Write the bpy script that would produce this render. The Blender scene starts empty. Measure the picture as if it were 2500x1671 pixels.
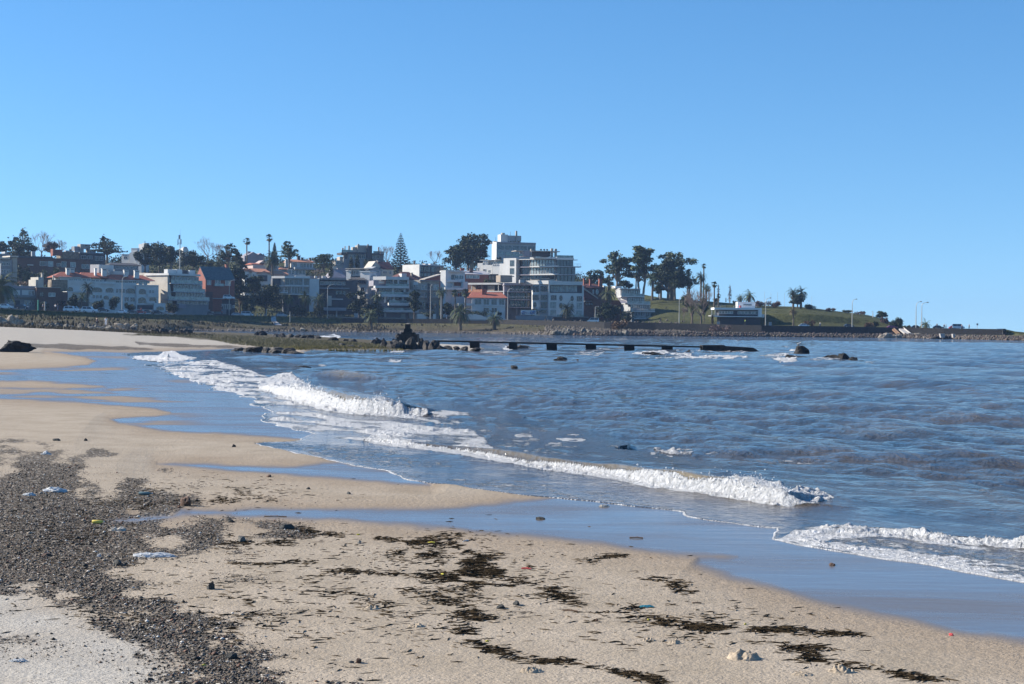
import bpy, bmesh, math, random
import numpy as np
from mathutils import Vector, Matrix
R = math.radians
rng = np.random.default_rng(7)
random.seed(7)
SC = bpy.context.scene
COL = SC.collection
# ---------------------------------------------------------------- camera
FPX = 4167.0
CAM = np.array([0.0, 0.0, 2.2])
PITCH = math.atan(36 / FPX); ROLL = math.atan(0.0105)
f_ = np.array([0, math.cos(PITCH), -math.sin(PITCH)]); R0 = np.array([1.0, 0, 0]); U0 = np.array([0, math.sin(PITCH), math.cos(PITCH)])
r_ = math.cos(ROLL) * R0 + math.sin(ROLL) * U0
u_ = math.cos(ROLL) * U0 - math.sin(ROLL) * R0
cd = bpy.data.cameras.new('camera'); cam = bpy.data.objects.new('camera', cd); COL.objects.link(cam)
M4 = Matrix(((r_[0], u_[0], -f_[0], 0), (r_[1], u_[1], -f_[1], 0), (r_[2], u_[2], -f_[2], 2.2), (0, 0, 0, 1)))
cam.matrix_world = M4
cd.sensor_width = 36; cd.lens = 36 * FPX / 2500; cd.clip_start = 0.1; cd.clip_end = 20000
SC.camera = cam

def hor(px): return 799.5 + (px - 1250) * 0.0105
def P(px, py, D):
    v = CAM + D * (f_ + (px - 1250) / FPX * r_ - (py - 835.5) / FPX * u_)
    return v
def G(px, py, z=0.0):
    d = f_ + (px - 1250) / FPX * r_ - (py - 835.5) / FPX * u_
    t = (z - CAM[2]) / d[2]
    return CAM + d * t
def proj(x, y, z):
    dx = x; dy = y; dz = z - CAM[2]
    a = dx * f_[0] + dy * f_[1] + dz * f_[2]
    a = np.maximum(a, 0.1)
    return 1250 + FPX * (dx * r_[0] + dy * r_[1] + dz * r_[2]) / a, 835.5 - FPX * (dx * u_[0] + dy * u_[1] + dz * u_[2]) / a

# ---------------------------------------------------------------- world and light
SUN_AZ, SUN_EL = R(-80), R(28)
w = bpy.data.worlds.new('World'); SC.world = w; w.use_nodes = True
nt = w.node_tree; nt.nodes.clear()
sky = nt.nodes.new('ShaderNodeTexSky'); sky.sky_type = 'NISHITA'; sky.sun_disc = False
sky.sun_elevation = SUN_EL; sky.sun_rotation = SUN_AZ; sky.altitude = 0; sky.air_density = 1.0; sky.dust_density = 0.0; sky.ozone_density = 4.0
bg = nt.nodes.new('ShaderNodeBackground'); bg.inputs['Strength'].default_value = 0.104
out = nt.nodes.new('ShaderNodeOutputWorld')
hs = nt.nodes.new('ShaderNodeHueSaturation'); hs.inputs['Saturation'].default_value = 1.21; hs.inputs['Value'].default_value = 1.0
tco = nt.nodes.new('ShaderNodeTexCoord'); mpp = nt.nodes.new('ShaderNodeMapping'); mpp.inputs['Scale'].default_value = (1, 1, 1.0); mpp.inputs['Location'].default_value = (0, 0, 0.095)
nt.links.new(tco.outputs['Generated'], mpp.inputs['Vector']); nt.links.new(mpp.outputs[0], sky.inputs['Vector'])
nt.links.new(sky.outputs[0], hs.inputs['Color']); nt.links.new(hs.outputs[0], bg.inputs['Color']); nt.links.new(bg.outputs[0], out.inputs['Surface'])
sl = bpy.data.lights.new('sun', 'SUN'); sl.energy = 4.9; sl.angle = R(0.5); sl.color = (1.0, 0.93, 0.82)
so = bpy.data.objects.new('sun', sl); COL.objects.link(so)
sd = Vector((math.sin(SUN_AZ) * math.cos(SUN_EL), math.cos(SUN_AZ) * math.cos(SUN_EL), math.sin(SUN_EL)))
so.rotation_euler = sd.to_track_quat('Z', 'Y').to_euler()
SC.view_settings.view_transform = 'Standard'; SC.view_settings.look = 'None'; SC.view_settings.exposure = 0.84; SC.view_settings.gamma = 1
SC.cycles.max_bounces = 6; SC.cycles.diffuse_bounces = 2; SC.cycles.glossy_bounces = 3; SC.cycles.volume_bounces = 0
SC.cycles.caustics_reflective = False; SC.cycles.caustics_refractive = False

# ---------------------------------------------------------------- noise
def _h(ix, iy, s):
    n = (ix.astype(np.int64) * 374761393 + iy.astype(np.int64) * 668265263 + s * 1442695041) & 0x7fffffff
    n = ((n ^ (n >> 13)) * 1274126177) & 0x7fffffff
    n = n ^ (n >> 16)
    return (n & 0xffff) / 65535.0
def vn(x, y, s=0):
    ix = np.floor(x); iy = np.floor(y); fx = x - ix; fy = y - iy
    fx = fx * fx * (3 - 2 * fx); fy = fy * fy * (3 - 2 * fy)
    a = _h(ix, iy, s); b = _h(ix + 1, iy, s); c = _h(ix, iy + 1, s); d = _h(ix + 1, iy + 1, s)
    return (a * (1 - fx) + b * fx) * (1 - fy) + (c * (1 - fx) + d * fx) * fy
def fbm(x, y, s=0, o=4):
    t = 0; a = 0.5; n = 0
    for i in range(o):
        t = t + a * vn(x, y, s + i * 17); n += a; a *= 0.5; x = x * 2.03 + 11.3; y = y * 2.03 + 5.7
    return t / n
def sstep(a, b, x):
    t = np.clip((x - a) / (b - a), 0, 1); return t * t * (3 - 2 * t)
def inpoly(x, y, poly):
    ins = np.zeros(x.shape, bool); n = len(poly); j = n - 1
    for i in range(n):
        xi, yi = poly[i]; xj, yj = poly[j]
        c = ((yi > y) != (yj > y))
        if abs(yj - yi) > 1e-9:
            ins ^= c & (x < (xj - xi) * (y - yi) / (yj - yi) + xi)
        j = i
    return ins
def dline(x, y, pts, closed=False):
    """distance, arc parameter index and side (+ left of direction) to polyline"""
    best = np.full(x.shape, 1e18); bt = np.zeros(x.shape); bs = np.zeros(x.shape)
    n = len(pts)
    for i in range(n if closed else n - 1):
        ax, ay = pts[i]; bx, by = pts[(i + 1) % n]
        dx, dy = bx - ax, by - ay; L = dx * dx + dy * dy + 1e-12
        t = np.clip(((x - ax) * dx + (y - ay) * dy) / L, 0, 1)
        ex = x - ax - t * dx; ey = y - ay - t * dy; d = ex * ex + ey * ey
        m = d < best
        best = np.where(m, d, best); bt = np.where(m, i + t, bt)
        cr = dx * (y - ay) - dy * (x - ax)
        bs = np.where(m, np.sign(cr), bs)
    return np.sqrt(best), bt, bs
def sdpoly(x, y, poly):
    d, _, _ = dline(x, y, poly, True)
    return np.where(inpoly(x, y, poly), d, -d)

# ---------------------------------------------------------------- materials
MATS = {}
def nodes_of(name):
    m = bpy.data.materials.new(name); m.use_nodes = True
    t = m.node_tree; b = t.nodes['Principled BSDF']
    return m, t, b
def N(t, typ, **kw):
    n = t.nodes.new(typ)
    for k, v in kw.items():
        if k.startswith('i_'):
            n.inputs[k[2:].replace('_', ' ')].default_value = v
        else: setattr(n, k, v)
    return n
def L(t, a, b): t.links.new(a, b)
def noise(t, scale, detail=4, rough=0.55, coord=None, dist=0.0):
    n = N(t, 'ShaderNodeTexNoise'); n.inputs['Scale'].default_value = scale; n.inputs['Detail'].default_value = detail
    n.inputs['Roughness'].default_value = rough; n.inputs['Distortion'].default_value = dist
    if coord is not None: L(t, coord, n.inputs['Vector'])
    return n
def ramp(t, fac, stops):
    r = N(t, 'ShaderNodeValToRGB'); e = r.color_ramp.elements
    while len(e) > 1: e.remove(e[-1])
    e[0].position = stops[0][0]; e[0].color = (*stops[0][1], 1) if len(stops[0][1]) == 3 else stops[0][1]
    for p, c in stops[1:]:
        q = e.new(p); q.color = (*c, 1)
    L(t, fac, r.inputs['Fac']); return r
def mixc(t, fac, a, b, mode='MIX'):
    m = N(t, 'ShaderNodeMix', data_type='RGBA', blend_type=mode)
    for s, i in ((fac, 0), (a, 6), (b, 7)):
        if hasattr(s, 'links') or isinstance(s, bpy.types.NodeSocket): L(t, s, m.inputs[i])
        elif i == 0: m.inputs[0].default_value = s
        else: m.inputs[i].default_value = (*s, 1)
    return m.outputs[2]
def mth(t, op, a, b=None, c=None, clamp=False):
    m = N(t, 'ShaderNodeMath', operation=op); m.use_clamp = clamp
    for i, s in enumerate((a, b, c)):
        if s is None: continue
        if isinstance(s, bpy.types.NodeSocket): L(t, s, m.inputs[i])
        else: m.inputs[i].default_value = s
    return m.outputs[0]
def geo(t): return N(t, 'ShaderNodeNewGeometry').outputs['Position']
def mat(name, col, rough=0.8, var=0.18, scale=0.6, metal=0.0, bump=0.0, spec=0.5, col2=None, detail=5):
    if name in MATS: return MATS[name]
    m, t, b = nodes_of(name)
    co = N(t, 'ShaderNodeTexCoord').outputs['Object']
    n = noise(t, scale, detail, 0.6, co)
    lo = tuple(c * (1 - var) for c in col); hi = col2 if col2 else tuple(min(1, c * (1 + var)) for c in col)
    r = ramp(t, n.outputs['Fac'], [(0.32, lo), (0.68, hi)])
    L(t, r.outputs[0], b.inputs['Base Color']); b.inputs['Roughness'].default_value = rough; b.inputs['Metallic'].default_value = metal
    b.inputs['Specular IOR Level'].default_value = spec
    if bump:
        bn = N(t, 'ShaderNodeBump'); bn.inputs['Distance'].default_value = bump; L(t, n.outputs['Fac'], bn.inputs['Height']); L(t, bn.outputs[0], b.inputs['Normal'])
    MATS[name] = m; return m
mat('white_render', (0.56, 0.55, 0.525), 0.85, 0.1, 0.35)
mat('white_bright', (0.80, 0.80, 0.78), 0.8, 0.06, 0.4)
mat('cream_render', (0.45, 0.41, 0.35), 0.85, 0.14, 0.35)
mat('grey_render', (0.20, 0.21, 0.22), 0.85, 0.15, 0.35)
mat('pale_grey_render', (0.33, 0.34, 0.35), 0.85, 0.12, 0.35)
mat('mauve_render', (0.25, 0.235, 0.265), 0.85, 0.12, 0.35)
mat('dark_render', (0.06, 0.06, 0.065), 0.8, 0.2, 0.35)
mat('tan_panel', (0.27, 0.22, 0.17), 0.8, 0.12, 0.8)
mat('pink_render', (0.46, 0.36, 0.33), 0.85, 0.12, 0.4)
mat('concrete', (0.34, 0.31, 0.27), 0.9, 0.2, 0.5)
mat('brick_dark', (0.12, 0.065, 0.05), 0.9, 0.3, 2.5)
mat('brick_red', (0.24, 0.085, 0.06), 0.9, 0.25, 2.5)
mat('tile_red', (0.33, 0.10, 0.06), 0.85, 0.3, 1.8)
mat('tile_terracotta', (0.50, 0.22, 0.13), 0.85, 0.3, 1.8)
mat('tile_maroon', (0.12, 0.045, 0.04), 0.85, 0.3, 1.8)
mat('slate', (0.06, 0.10, 0.105), 0.6, 0.3, 1.5)
mat('metal_roof', (0.45, 0.42, 0.42), 0.6, 0.12, 1.0)
mat('creeper', (0.22, 0.17, 0.12), 0.95, 0.5, 1.2)
mat('black_metal', (0.02, 0.02, 0.022), 0.5, 0.2, 2)
mat('white_metal', (0.6, 0.6, 0.6), 0.5, 0.05, 2)
mat('lamp_metal', (0.42, 0.40, 0.36), 0.5, 0.1, 2, 0.3)
mat('green_paint', (0.06, 0.28, 0.18), 0.5, 0.1, 2)
mat('wood', (0.20, 0.12, 0.07), 0.8, 0.3, 3)
mat('trunk', (0.13, 0.10, 0.075), 0.95, 0.35, 2)
mat('trunk_pale', (0.30, 0.25, 0.20), 0.95, 0.3, 2)
mat('twig', (0.17, 0.13, 0.11), 0.95, 0.3, 2)
mat('palm_trunk', (0.12, 0.095, 0.07), 0.95, 0.4, 3)
mat('asphalt', (0.055, 0.055, 0.058), 0.9, 0.2, 0.5)
mat('path_concrete', (0.40, 0.38, 0.36), 0.9, 0.15, 0.8)
mat('tyre', (0.015, 0.015, 0.015), 0.8, 0.1)
mat('rim', (0.5, 0.5, 0.5), 0.3, 0.05, 1, 0.8)
mat('car_glass', (0.02, 0.025, 0.03), 0.06, 0.1, spec=0.8)
mat('plastic_white', (0.52, 0.53, 0.53), 0.35, 0.1, 20, bump=0.005)
mat('plastic_yellow', (0.75, 0.58, 0.10), 0.5, 0.15, 20)
mat('plastic_red', (0.7, 0.10, 0.09), 0.5, 0.15, 20)
mat('plastic_teal', (0.03, 0.22, 0.27), 0.6, 0.3, 20)
mat('leaf_yellow', (0.42, 0.36, 0.03), 0.6, 0.3, 20)
mat('stone_brown', (0.13, 0.075, 0.05), 0.8, 0.35, 12, bump=0.01)
mat('stone_dark', (0.055, 0.055, 0.05), 0.75, 0.4, 14, bump=0.01)
mat('stone_grey', (0.16, 0.155, 0.14), 0.8, 0.35, 12, bump=0.01)
mat('sand_clump', (0.36, 0.29, 0.21), 0.95, 0.3, 25, bump=0.01)
def leafmat(name, a, b, tr=0.0):
    m, t, bs = nodes_of(name)
    n = noise(t, 0.5, 5, 0.6, geo(t)); n2 = noise(t, 4.0, 2, 0.5, geo(t))
    s = mth(t, 'ADD', mth(t, 'MULTIPLY', n.outputs['Fac'], 0.65), mth(t, 'MULTIPLY', n2.outputs['Fac'], 0.35))
    r = ramp(t, s, [(0.36, a), (0.64, b)])
    L(t, r.outputs[0], bs.inputs['Base Color']); bs.inputs['Roughness'].default_value = 0.65; bs.inputs['Specular IOR Level'].default_value = 0.3
    MATS[name] = m
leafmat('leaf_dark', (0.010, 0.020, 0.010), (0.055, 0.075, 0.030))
leafmat('leaf_mid', (0.022, 0.038, 0.016), (0.115, 0.135, 0.052))
leafmat('leaf_olive', (0.055, 0.065, 0.025), (0.13, 0.14, 0.06))
leafmat('leaf_rust', (0.07, 0.045, 0.025), (0.20, 0.12, 0.06))
leafmat('leaf_purple', (0.07, 0.045, 0.045), (0.17, 0.11, 0.09))
leafmat('palm_leaf', (0.03, 0.05, 0.02), (0.11, 0.13, 0.05))
leafmat('palm_dry', (0.09, 0.07, 0.04), (0.19, 0.15, 0.085))
leafmat('grass_tuft', (0.07, 0.068, 0.03), (0.17, 0.15, 0.07))
leafmat('grass_gold', (0.09, 0.08, 0.02), (0.24, 0.19, 0.05))
leafmat('grass_green', (0.045, 0.052, 0.02), (0.115, 0.12, 0.048))
leafmat('grass_dark', (0.03, 0.025, 0.015), (0.09, 0.07, 0.035))
def glassmat(name, col, spec=0.6):
    m, t, b = nodes_of(name)
    co = N(t, 'ShaderNodeTexCoord').outputs['Object']
    n = noise(t, 0.9, 2, 0.5, co)
    r = ramp(t, n.outputs['Fac'], [(0.4, tuple(c * 0.5 for c in col)), (0.6, col)])
    L(t, r.outputs[0], b.inputs['Base Color']); b.inputs['Roughness'].default_value = 0.08; b.inputs['IOR'].default_value = 1.5
    b.inputs['Specular IOR Level'].default_value = spec
    MATS[name] = m
glassmat('glass_dark', (0.015, 0.02, 0.025))
glassmat('glass_mid', (0.07, 0.10, 0.11))
glassmat('glass_light', (0.24, 0.30, 0.30))
glassmat('glass_rail', (0.20, 0.28, 0.27))
def rockmat(name, a, b, c, sc=1.2, bump=0.08, dark_low=False):
    m, t, bs = nodes_of(name)
    g = geo(t)
    n = noise(t, sc, 8, 0.65, g); v = N(t, 'ShaderNodeTexVoronoi', feature='DISTANCE_TO_EDGE'); v.inputs['Scale'].default_value = sc * 1.3; L(t, g, v.inputs['Vector'])
    n2 = noise(t, sc * 6, 4, 0.6, g)
    r = ramp(t, n.outputs['Fac'], [(0.3, a), (0.52, b), (0.72, c)])
    cr = ramp(t, v.outputs[0], [(0.0, (0.45, 0.45, 0.45)), (0.08, (1, 1, 1))])
    L(t, mixc(t, 1.0, r.outputs[0], cr.outputs[0], 'MULTIPLY'), bs.inputs['Base Color']); bs.inputs['Roughness'].default_value = 0.85
    hgt = mth(t, 'ADD', n.outputs['Fac'], mth(t, 'MULTIPLY', n2.outputs['Fac'], 0.4))
    bn = N(t, 'ShaderNodeBump'); bn.inputs['Distance'].default_value = bump; bn.inputs['Strength'].default_value = 0.8; L(t, hgt, bn.inputs['Height']); L(t, bn.outputs[0], bs.inputs['Normal'])
    MATS[name] = m
rockmat('rock_grey', (0.07, 0.065, 0.055), (0.17, 0.155, 0.13), (0.30, 0.27, 0.22))
rockmat('rock_pale', (0.16, 0.13, 0.10), (0.32, 0.27, 0.21), (0.48, 0.42, 0.34))
rockmat('rock_dark', (0.018, 0.017, 0.017), (0.05, 0.045, 0.042), (0.13, 0.115, 0.10))
rockmat('rock_black', (0.008, 0.008, 0.009), (0.018, 0.018, 0.018), (0.045, 0.042, 0.038))
rockmat('masonry_dark', (0.013, 0.012, 0.012), (0.03, 0.028, 0.027), (0.055, 0.05, 0.046), 2.0, 0.05)

# ---------------------------------------------------------------- mesh builder
class MB:
    def __init__(s): s.v = []; s.f = []
    def box(s, x0, x1, y0, y1, z0, z1):
        n = len(s.v)
        s.v += [(x0, y0, z0), (x1, y0, z0), (x1, y1, z0), (x0, y1, z0), (x0, y0, z1), (x1, y0, z1), (x1, y1, z1), (x0, y1, z1)]
        s.f += [(n, n + 3, n + 2, n + 1), (n + 4, n + 5, n + 6, n + 7), (n, n + 1, n + 5, n + 4), (n + 1, n + 2, n + 6, n + 5), (n + 2, n + 3, n + 7, n + 6), (n + 3, n, n + 4, n + 7)]
        return s
    def tube(s, pts, rad, seg=6, cap=True):
        pts = [Vector(p) for p in pts]; n0 = len(s.v)
        if not hasattr(rad, '__len__'): rad = [rad] * len(pts)
        for i, p in enumerate(pts):
            d = (pts[min(i + 1, len(pts) - 1)] - pts[max(i - 1, 0)])
            if d.length < 1e-9: d = Vector((0, 0, 1))
            d.normalize()
            a = d.cross(Vector((0, 1, 0.01)) if abs(d.y) < 0.9 else Vector((1, 0, 0))).normalized(); b = d.cross(a)
            for k in range(seg):
                q = p + (a * math.cos(2 * math.pi * k / seg) + b * math.sin(2 * math.pi * k / seg)) * rad[i]
                s.v.append(tuple(q))
        for i in range(len(pts) - 1):
            for k in range(seg):
                k2 = (k + 1) % seg
                s.f.append((n0 + i * seg + k, n0 + i * seg + k2, n0 + (i + 1) * seg + k2, n0 + (i + 1) * seg + k))
        if cap:
            s.f.append(tuple(n0 + k for k in range(seg))[::-1]); s.f.append(tuple(n0 + (len(pts) - 1) * seg + k for k in range(seg)))
        return s
    def prism(s, poly, y0, y1):
        """poly in x,z extruded along y"""
        n = len(s.v); k = len(poly)
        s.v += [(x, y0, z) for x, z in poly] + [(x, y1, z) for x, z in poly]
        s.f.append(tuple(range(n, n + k))); s.f.append(tuple(range(n + 2 * k - 1, n + k - 1, -1)))
        for i in range(k):
            j = (i + 1) % k
            s.f.append((n + j, n + i, n + k + i, n + k + j))
        return s
    def poly(s, pts, faces):
        n = len(s.v); s.v += [tuple(p) for p in pts]; s.f += [tuple(n + i for i in f) for f in faces]; return s
    def mesh(s, name, m):
        me = bpy.data.meshes.new(name); me.from_pydata(s.v, [], s.f)
        if m: me.materials.append(MATS[m] if isinstance(m, str) else m)
        me.update(); return me
    def build(s, name, m, parent=None, smooth=False):
        me = s.mesh(name, m)
        if smooth: me.shade_smooth()
        return link(name, me, parent)
def link(name, me, parent=None):
    o = bpy.data.objects.new(name, me); COL.objects.link(o)
    if parent is not None: o.parent = parent
    return o
def tag(o, label=None, cat=None, group=None, kind=None):
    if label: o['label'] = label
    if cat: o['category'] = cat
    if group: o['group'] = group
    if kind: o['kind'] = kind
    return o
def empty(name, loc, rz=0.0):
    o = bpy.data.objects.new(name, None); COL.objects.link(o); o.location = Vector(loc); o.rotation_euler = (0, 0, rz); o.empty_display_size = 0.1
    return o
def copy_tree(o, parent=None):
    c = o.copy(); COL.objects.link(c)
    if parent: c.parent = parent
    for ch in list(o.children): copy_tree(ch, c)
    return c
def npmesh(name, V, F, mats, attrs=None, smooth=False, matidx=None, cols=None):
    """V (n,3), F (m,k) all same k"""
    me = bpy.data.meshes.new(name); k = F.shape[1]
    me.vertices.add(len(V)); me.vertices.foreach_set('co', np.ascontiguousarray(V, dtype=np.float32).ravel())
    me.loops.add(F.size); me.loops.foreach_set('vertex_index', np.ascontiguousarray(F, dtype=np.int32).ravel())
    me.polygons.add(len(F)); me.polygons.foreach_set('loop_start', np.arange(0, F.size, k, dtype=np.int32))
    for m in (mats if isinstance(mats, (list, tuple)) else [mats]): me.materials.append(MATS[m] if isinstance(m, str) else m)
    me.update(calc_edges=True)
    if attrs:
        for n, a in attrs.items():
            at = me.attributes.new(n, 'FLOAT', 'POINT'); at.data.foreach_set('value', np.ascontiguousarray(a, dtype=np.float32))
    if cols is not None:
        at = me.color_attributes.new('tint', 'FLOAT_COLOR', 'POINT'); at.data.foreach_set('color', np.ascontiguousarray(cols, dtype=np.float32).ravel())
    if smooth: me.shade_smooth()
    return me
CR = {'A': (0, 540, 5.586), 'B': (400, 540, 5.586), 'C': (800, 540, 5.586), 'D': (1180, 540, 5.586), 'E': (1450, 580, 5.586), 'F': (1850, 660, 7.82), 'G': (2100, 660, 5.865)}
def X(c, x): return CR[c][0] + x / CR[c][2]
def Y(c, y): return CR[c][1] + y / CR[c][2]
# ================================================================ SHORE, SAND, SEA
W_NEAR = [(575, 853), (480, 858), (380, 859), (320, 862), (304, 867), (340, 877), (400, 886), (380, 896), (414, 910), (456, 925), (518, 942), (540, 957), (587, 966), (625, 976), (618, 982),
          (632, 992), (665, 1004), (655, 1018), (653, 1030), (701, 1045), (760, 1060), (745, 1074), (716, 1081), (660, 1081), (623, 1084), (678, 1099), (742, 1115), (806, 1128), (870, 1141),
          (929, 1152), (966, 1169), (1029, 1181), (1125, 1187), (1221, 1201), (1328, 1213), (1456, 1224), (1552, 1237), (1673, 1252), (1695, 1262), (1743, 1272), (1839, 1283), (1915, 1290), (1925, 1300), (1897, 1318),
          (1959, 1331), (2025, 1340), (2105, 1355), (2178, 1369), (2287, 1384), (2360, 1400), (2433, 1413), (2500, 1426), (2800, 1490), (3300, 1620), (3300, 2300)]
W_SPIT = [(430, 809), (480, 811), (560, 813), (640, 816), (700, 819), (800, 825), (900, 831), (1000, 837), (1080, 842), (1150, 846), (1176, 852), (1165, 857), (1100, 856), (1000, 855), (900, 855), (760, 855), (735, 862), (660, 861), (600, 858)]
LANDPX = [(-900, 803)] + W_SPIT + W_NEAR + [(-900, 2300)]
LANDW = [tuple(G(x, y)[:2]) for x, y in LANDPX]
def jit(x, y): return (fbm(x * 0.9 + 30, y * 0.35, 301, 4) - 0.5) * np.clip(0.028 * y, 0, 2.5)
# thin mirror-like wet film on the beach (photo outline, carried to the ground plane)
FILM = [
    [(600, 850), (400, 857), (305, 856), (235, 854.5), (180, 856), (110, 859.5), (150, 864), (200, 872), (235, 882), (215, 890), (150, 896), (60, 900), (-60, 905), (-400, 915), (-400, 931), (0, 932), (80, 931), (140, 935), (250, 941), (262, 947), (150, 951), (0, 947), (-400, 950),
     (-400, 975), (0, 975), (100, 980), (200, 982), (300, 992), (380, 1000), (415, 1008), (380, 1015), (300, 1019), (268, 1024), (290, 1035), (400, 1052), (480, 1056), (560, 1060), (650, 1065), (740, 1074), (800, 1060), (900, 1000), (800, 900)],
    [(385, 1134), (470, 1134), (560, 1138), (650, 1140), (720, 1138), (790, 1129), (830, 1128), (900, 1140), (1000, 1160), (1050, 1186), (966, 1182), (900, 1178), (800, 1170), (680, 1162), (560, 1150), (470, 1140)],
    [(440, 1236), (550, 1238), (700, 1239), (850, 1243), (1000, 1243), (1100, 1240), (1200, 1231), (1300, 1222), (1380, 1212), (1700, 1240), (2000, 1280), (2300, 1350), (2600, 1420), (3300, 1580), (3300, 1720), (2500, 1568), (2400, 1551), (2300, 1532), (2150, 1507), (2000, 1475),
     (1850, 1430), (1760, 1400), (1705, 1378), (1710, 1366), (1800, 1360), (1730, 1356), (1650, 1353), (1550, 1344), (1400, 1325), (1200, 1305), (1100, 1297), (1000, 1286), (850, 1276), (700, 1271), (550, 1268), (450, 1268), (380, 1278), (230, 1283), (200, 1276), (300, 1262), (420, 1254)],
]
PEB = [([(-300, 1150), (0, 1145), (90, 1143), (200, 1166), (300, 1188), (420, 1212), (470, 1232), (440, 1262), (600, 1292), (730, 1303), (690, 1328), (560, 1345), (450, 1342), (330, 1345), (300, 1375), (340, 1430), (430, 1490), (540, 1560), (680, 1625), (800, 1680), (900, 1760), (520, 1760), (430, 1671), (370, 1600), (250, 1530), (120, 1470), (0, 1430), (-300, 1380)], 14),
       ([(-300, 1085), (0, 1088), (130, 1090), (200, 1100), (285, 1112), (260, 1123), (150, 1123), (0, 1119), (-300, 1116)], 4),
       ([(75, 842), (160, 840), (304, 844), (403, 855), (300, 856), (161, 854), (80, 848)], 1.0),
       ([(331, 836), (420, 839), (520, 842), (640, 849), (560, 850), (420, 847), (340, 843)], 1.0),
       ([(0, 914), (75, 914), (90, 920), (60, 927), (0, 929), (-300, 929), (-300, 914)], 2), ([(98, 921), (165, 923), (120, 927)], 1.2)]
STR = [[(700, 1290), (760, 1300), (850, 1310), (950, 1318), (1060, 1326), (1120, 1340)], [(960, 1345), (1040, 1352)], [(1110, 1345), (1190, 1362), (1240, 1385), (1180, 1400), (1120, 1420), (1240, 1428), (1310, 1425)],
       [(560, 1375), (650, 1378), (750, 1372)], [(720, 1385), (850, 1395), (1000, 1405), (1150, 1420)], [(1090, 1450), (1110, 1470), (1150, 1490), (1180, 1512)], [(1130, 1535), (1140, 1555), (1200, 1588), (1290, 1612)],
       [(1310, 1618), (1380, 1612)], [(1250, 1430), (1350, 1452), (1400, 1465), (1450, 1480), (1540, 1483), (1630, 1480)], [(1480, 1492), (1560, 1503), (1640, 1520), (1700, 1535), (1850, 1560), (1930, 1570), (2010, 1585)],
       [(1960, 1543), (2030, 1548), (2110, 1550)], [(1945, 1570), (1955, 1600), (2000, 1615), (2090, 1630), (2180, 1645), (2290, 1662)], [(500, 1308), (620, 1318), (700, 1330)], [(1440, 1372), (1470, 1361), (1560, 1354)],
       [(1570, 1405), (1630, 1420), (1670, 1445), (1700, 1450)], [(1400, 1623), (1480, 1635), (1560, 1650), (1620, 1668)], [(480, 1185), (560, 1195), (600, 1215), (680, 1222)], [(1700, 1530), (1900, 1538), (2000, 1540)], [(1140, 1300), (1010, 1322), (1100, 1365), (1200, 1375)]]
def filmsd(px, py):
    s = np.full(px.shape, -1e9)
    for p in FILM:
        ys = [q[1] for q in p]; xs = [q[0] for q in p]
        m = (py > min(ys) - 150) & (py < max(ys) + 150) & (px > min(xs) - 150) & (px < max(xs) + 150)
        s[m] = np.maximum(s[m], sdpoly(px[m], py[m], p))
    return np.maximum(s, -150)
# ---- sand sheet
nr = 980; nc = 1150
dyr = np.concatenate([np.linspace(1150, 52, 900), np.linspace(51.4, 15.5, nr - 900)])
Dr = 2.2 * FPX / dyr
tc = np.linspace(-0.42, 0.42, nc)
DD, TT = np.meshgrid(Dr, tc, indexing='ij')
sx = (DD * TT).ravel(); sy = DD.ravel()
px, py = proj(sx, sy, np.zeros_like(sx))
dl = sdpoly(sx, sy, LANDW) + jit(sx, sy)
def sand_z(px, py, sx, sy, dl):
    fs = filmsd(px, py)
    pxm = np.maximum(sy, 1) / FPX
    dry = np.clip(-fs, 0, None) * pxm * 2.0        # rough metres from film edge
    z = 0.004 + 0.11 * (1 - np.exp(-dry / 2.5)) * (dl > 0) + 0.010 * (fbm(sx * 0.8, sy * 0.35, 3, 3) - 0.5) * sstep(0, 2, dry)
    z += 0.02 * (fbm(sx * 0.12, sy * 0.12, 8, 2) - 0.5) * sstep(0, 3, dry)
    back = sstep(90, 300, sy) * sstep(0, 25, dl)
    z = z + back * np.interp(px, [-200, 0, 200, 400, 560, 700], [1.4, 1.25, 0.85, 0.3, 0.1, 0.0]) * 1.02
    sea = dl < 0
    z = np.where(sea, 0.004 + np.maximum(dl * 0.09, -1.6), np.minimum(z, 0.004 + dl * 0.3 + 0.0))
    return z, fs
z0, fs = sand_z(px, py, sx, sy, dl)
pxf, pyf = proj(sx, sy, z0)
n1 = fbm(sx * 1.1, sy * 0.5, 21, 4) - 0.5; n1 = n1 + 1.5 * (fbm(sx * 0.35, sy * 0.1, 22, 3) - 0.5)
scale_soft = np.interp(pyf, [800, 900, 1000, 1200, 1400, 1700], [1.2, 2, 3, 5, 12, 16])
wet = sstep(-1.6, 1.4, fs / scale_soft + n1 * 1.8 + (fbm(sx * 3.0, sy * 1.0, 23, 3) - 0.5) * 1.4)
# drier streak bars inside the broad film at the left
bars = sstep(0.52, 0.66, fbm(pxf * 0.004, pyf * 0.09, 5, 3)) * (pxf < 560) * (pyf < 1050) * sstep(560, 300, pxf)
wet = wet * (1 - 0.75 * bars)
wet = np.where(dl < 0, 1.0, wet)
damp = sstep(-9.0, 1.0, fs / scale_soft + n1 * 2.5)
peb = np.zeros_like(sx)
for p, soft in PEB:
    ys = [q[1] for q in p]; xs = [q[0] for q in p]; k_ = (pyf > min(ys) - 60) & (pyf < max(ys) + 60) & (pxf > min(xs) - 60) & (pxf < max(xs) + 60)
    sdv = sdpoly(pxf[k_], pyf[k_], p)
    peb[k_] = np.maximum(peb[k_], sstep(-1.3, 1.3, sdv / (soft * 3.6) + (fbm(pxf[k_] * 0.012, pyf[k_] * 0.04, 31, 5) - 0.5) * 4.5))
n2 = fbm(sx * 0.9, sy * 0.9, 41, 4)
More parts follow.
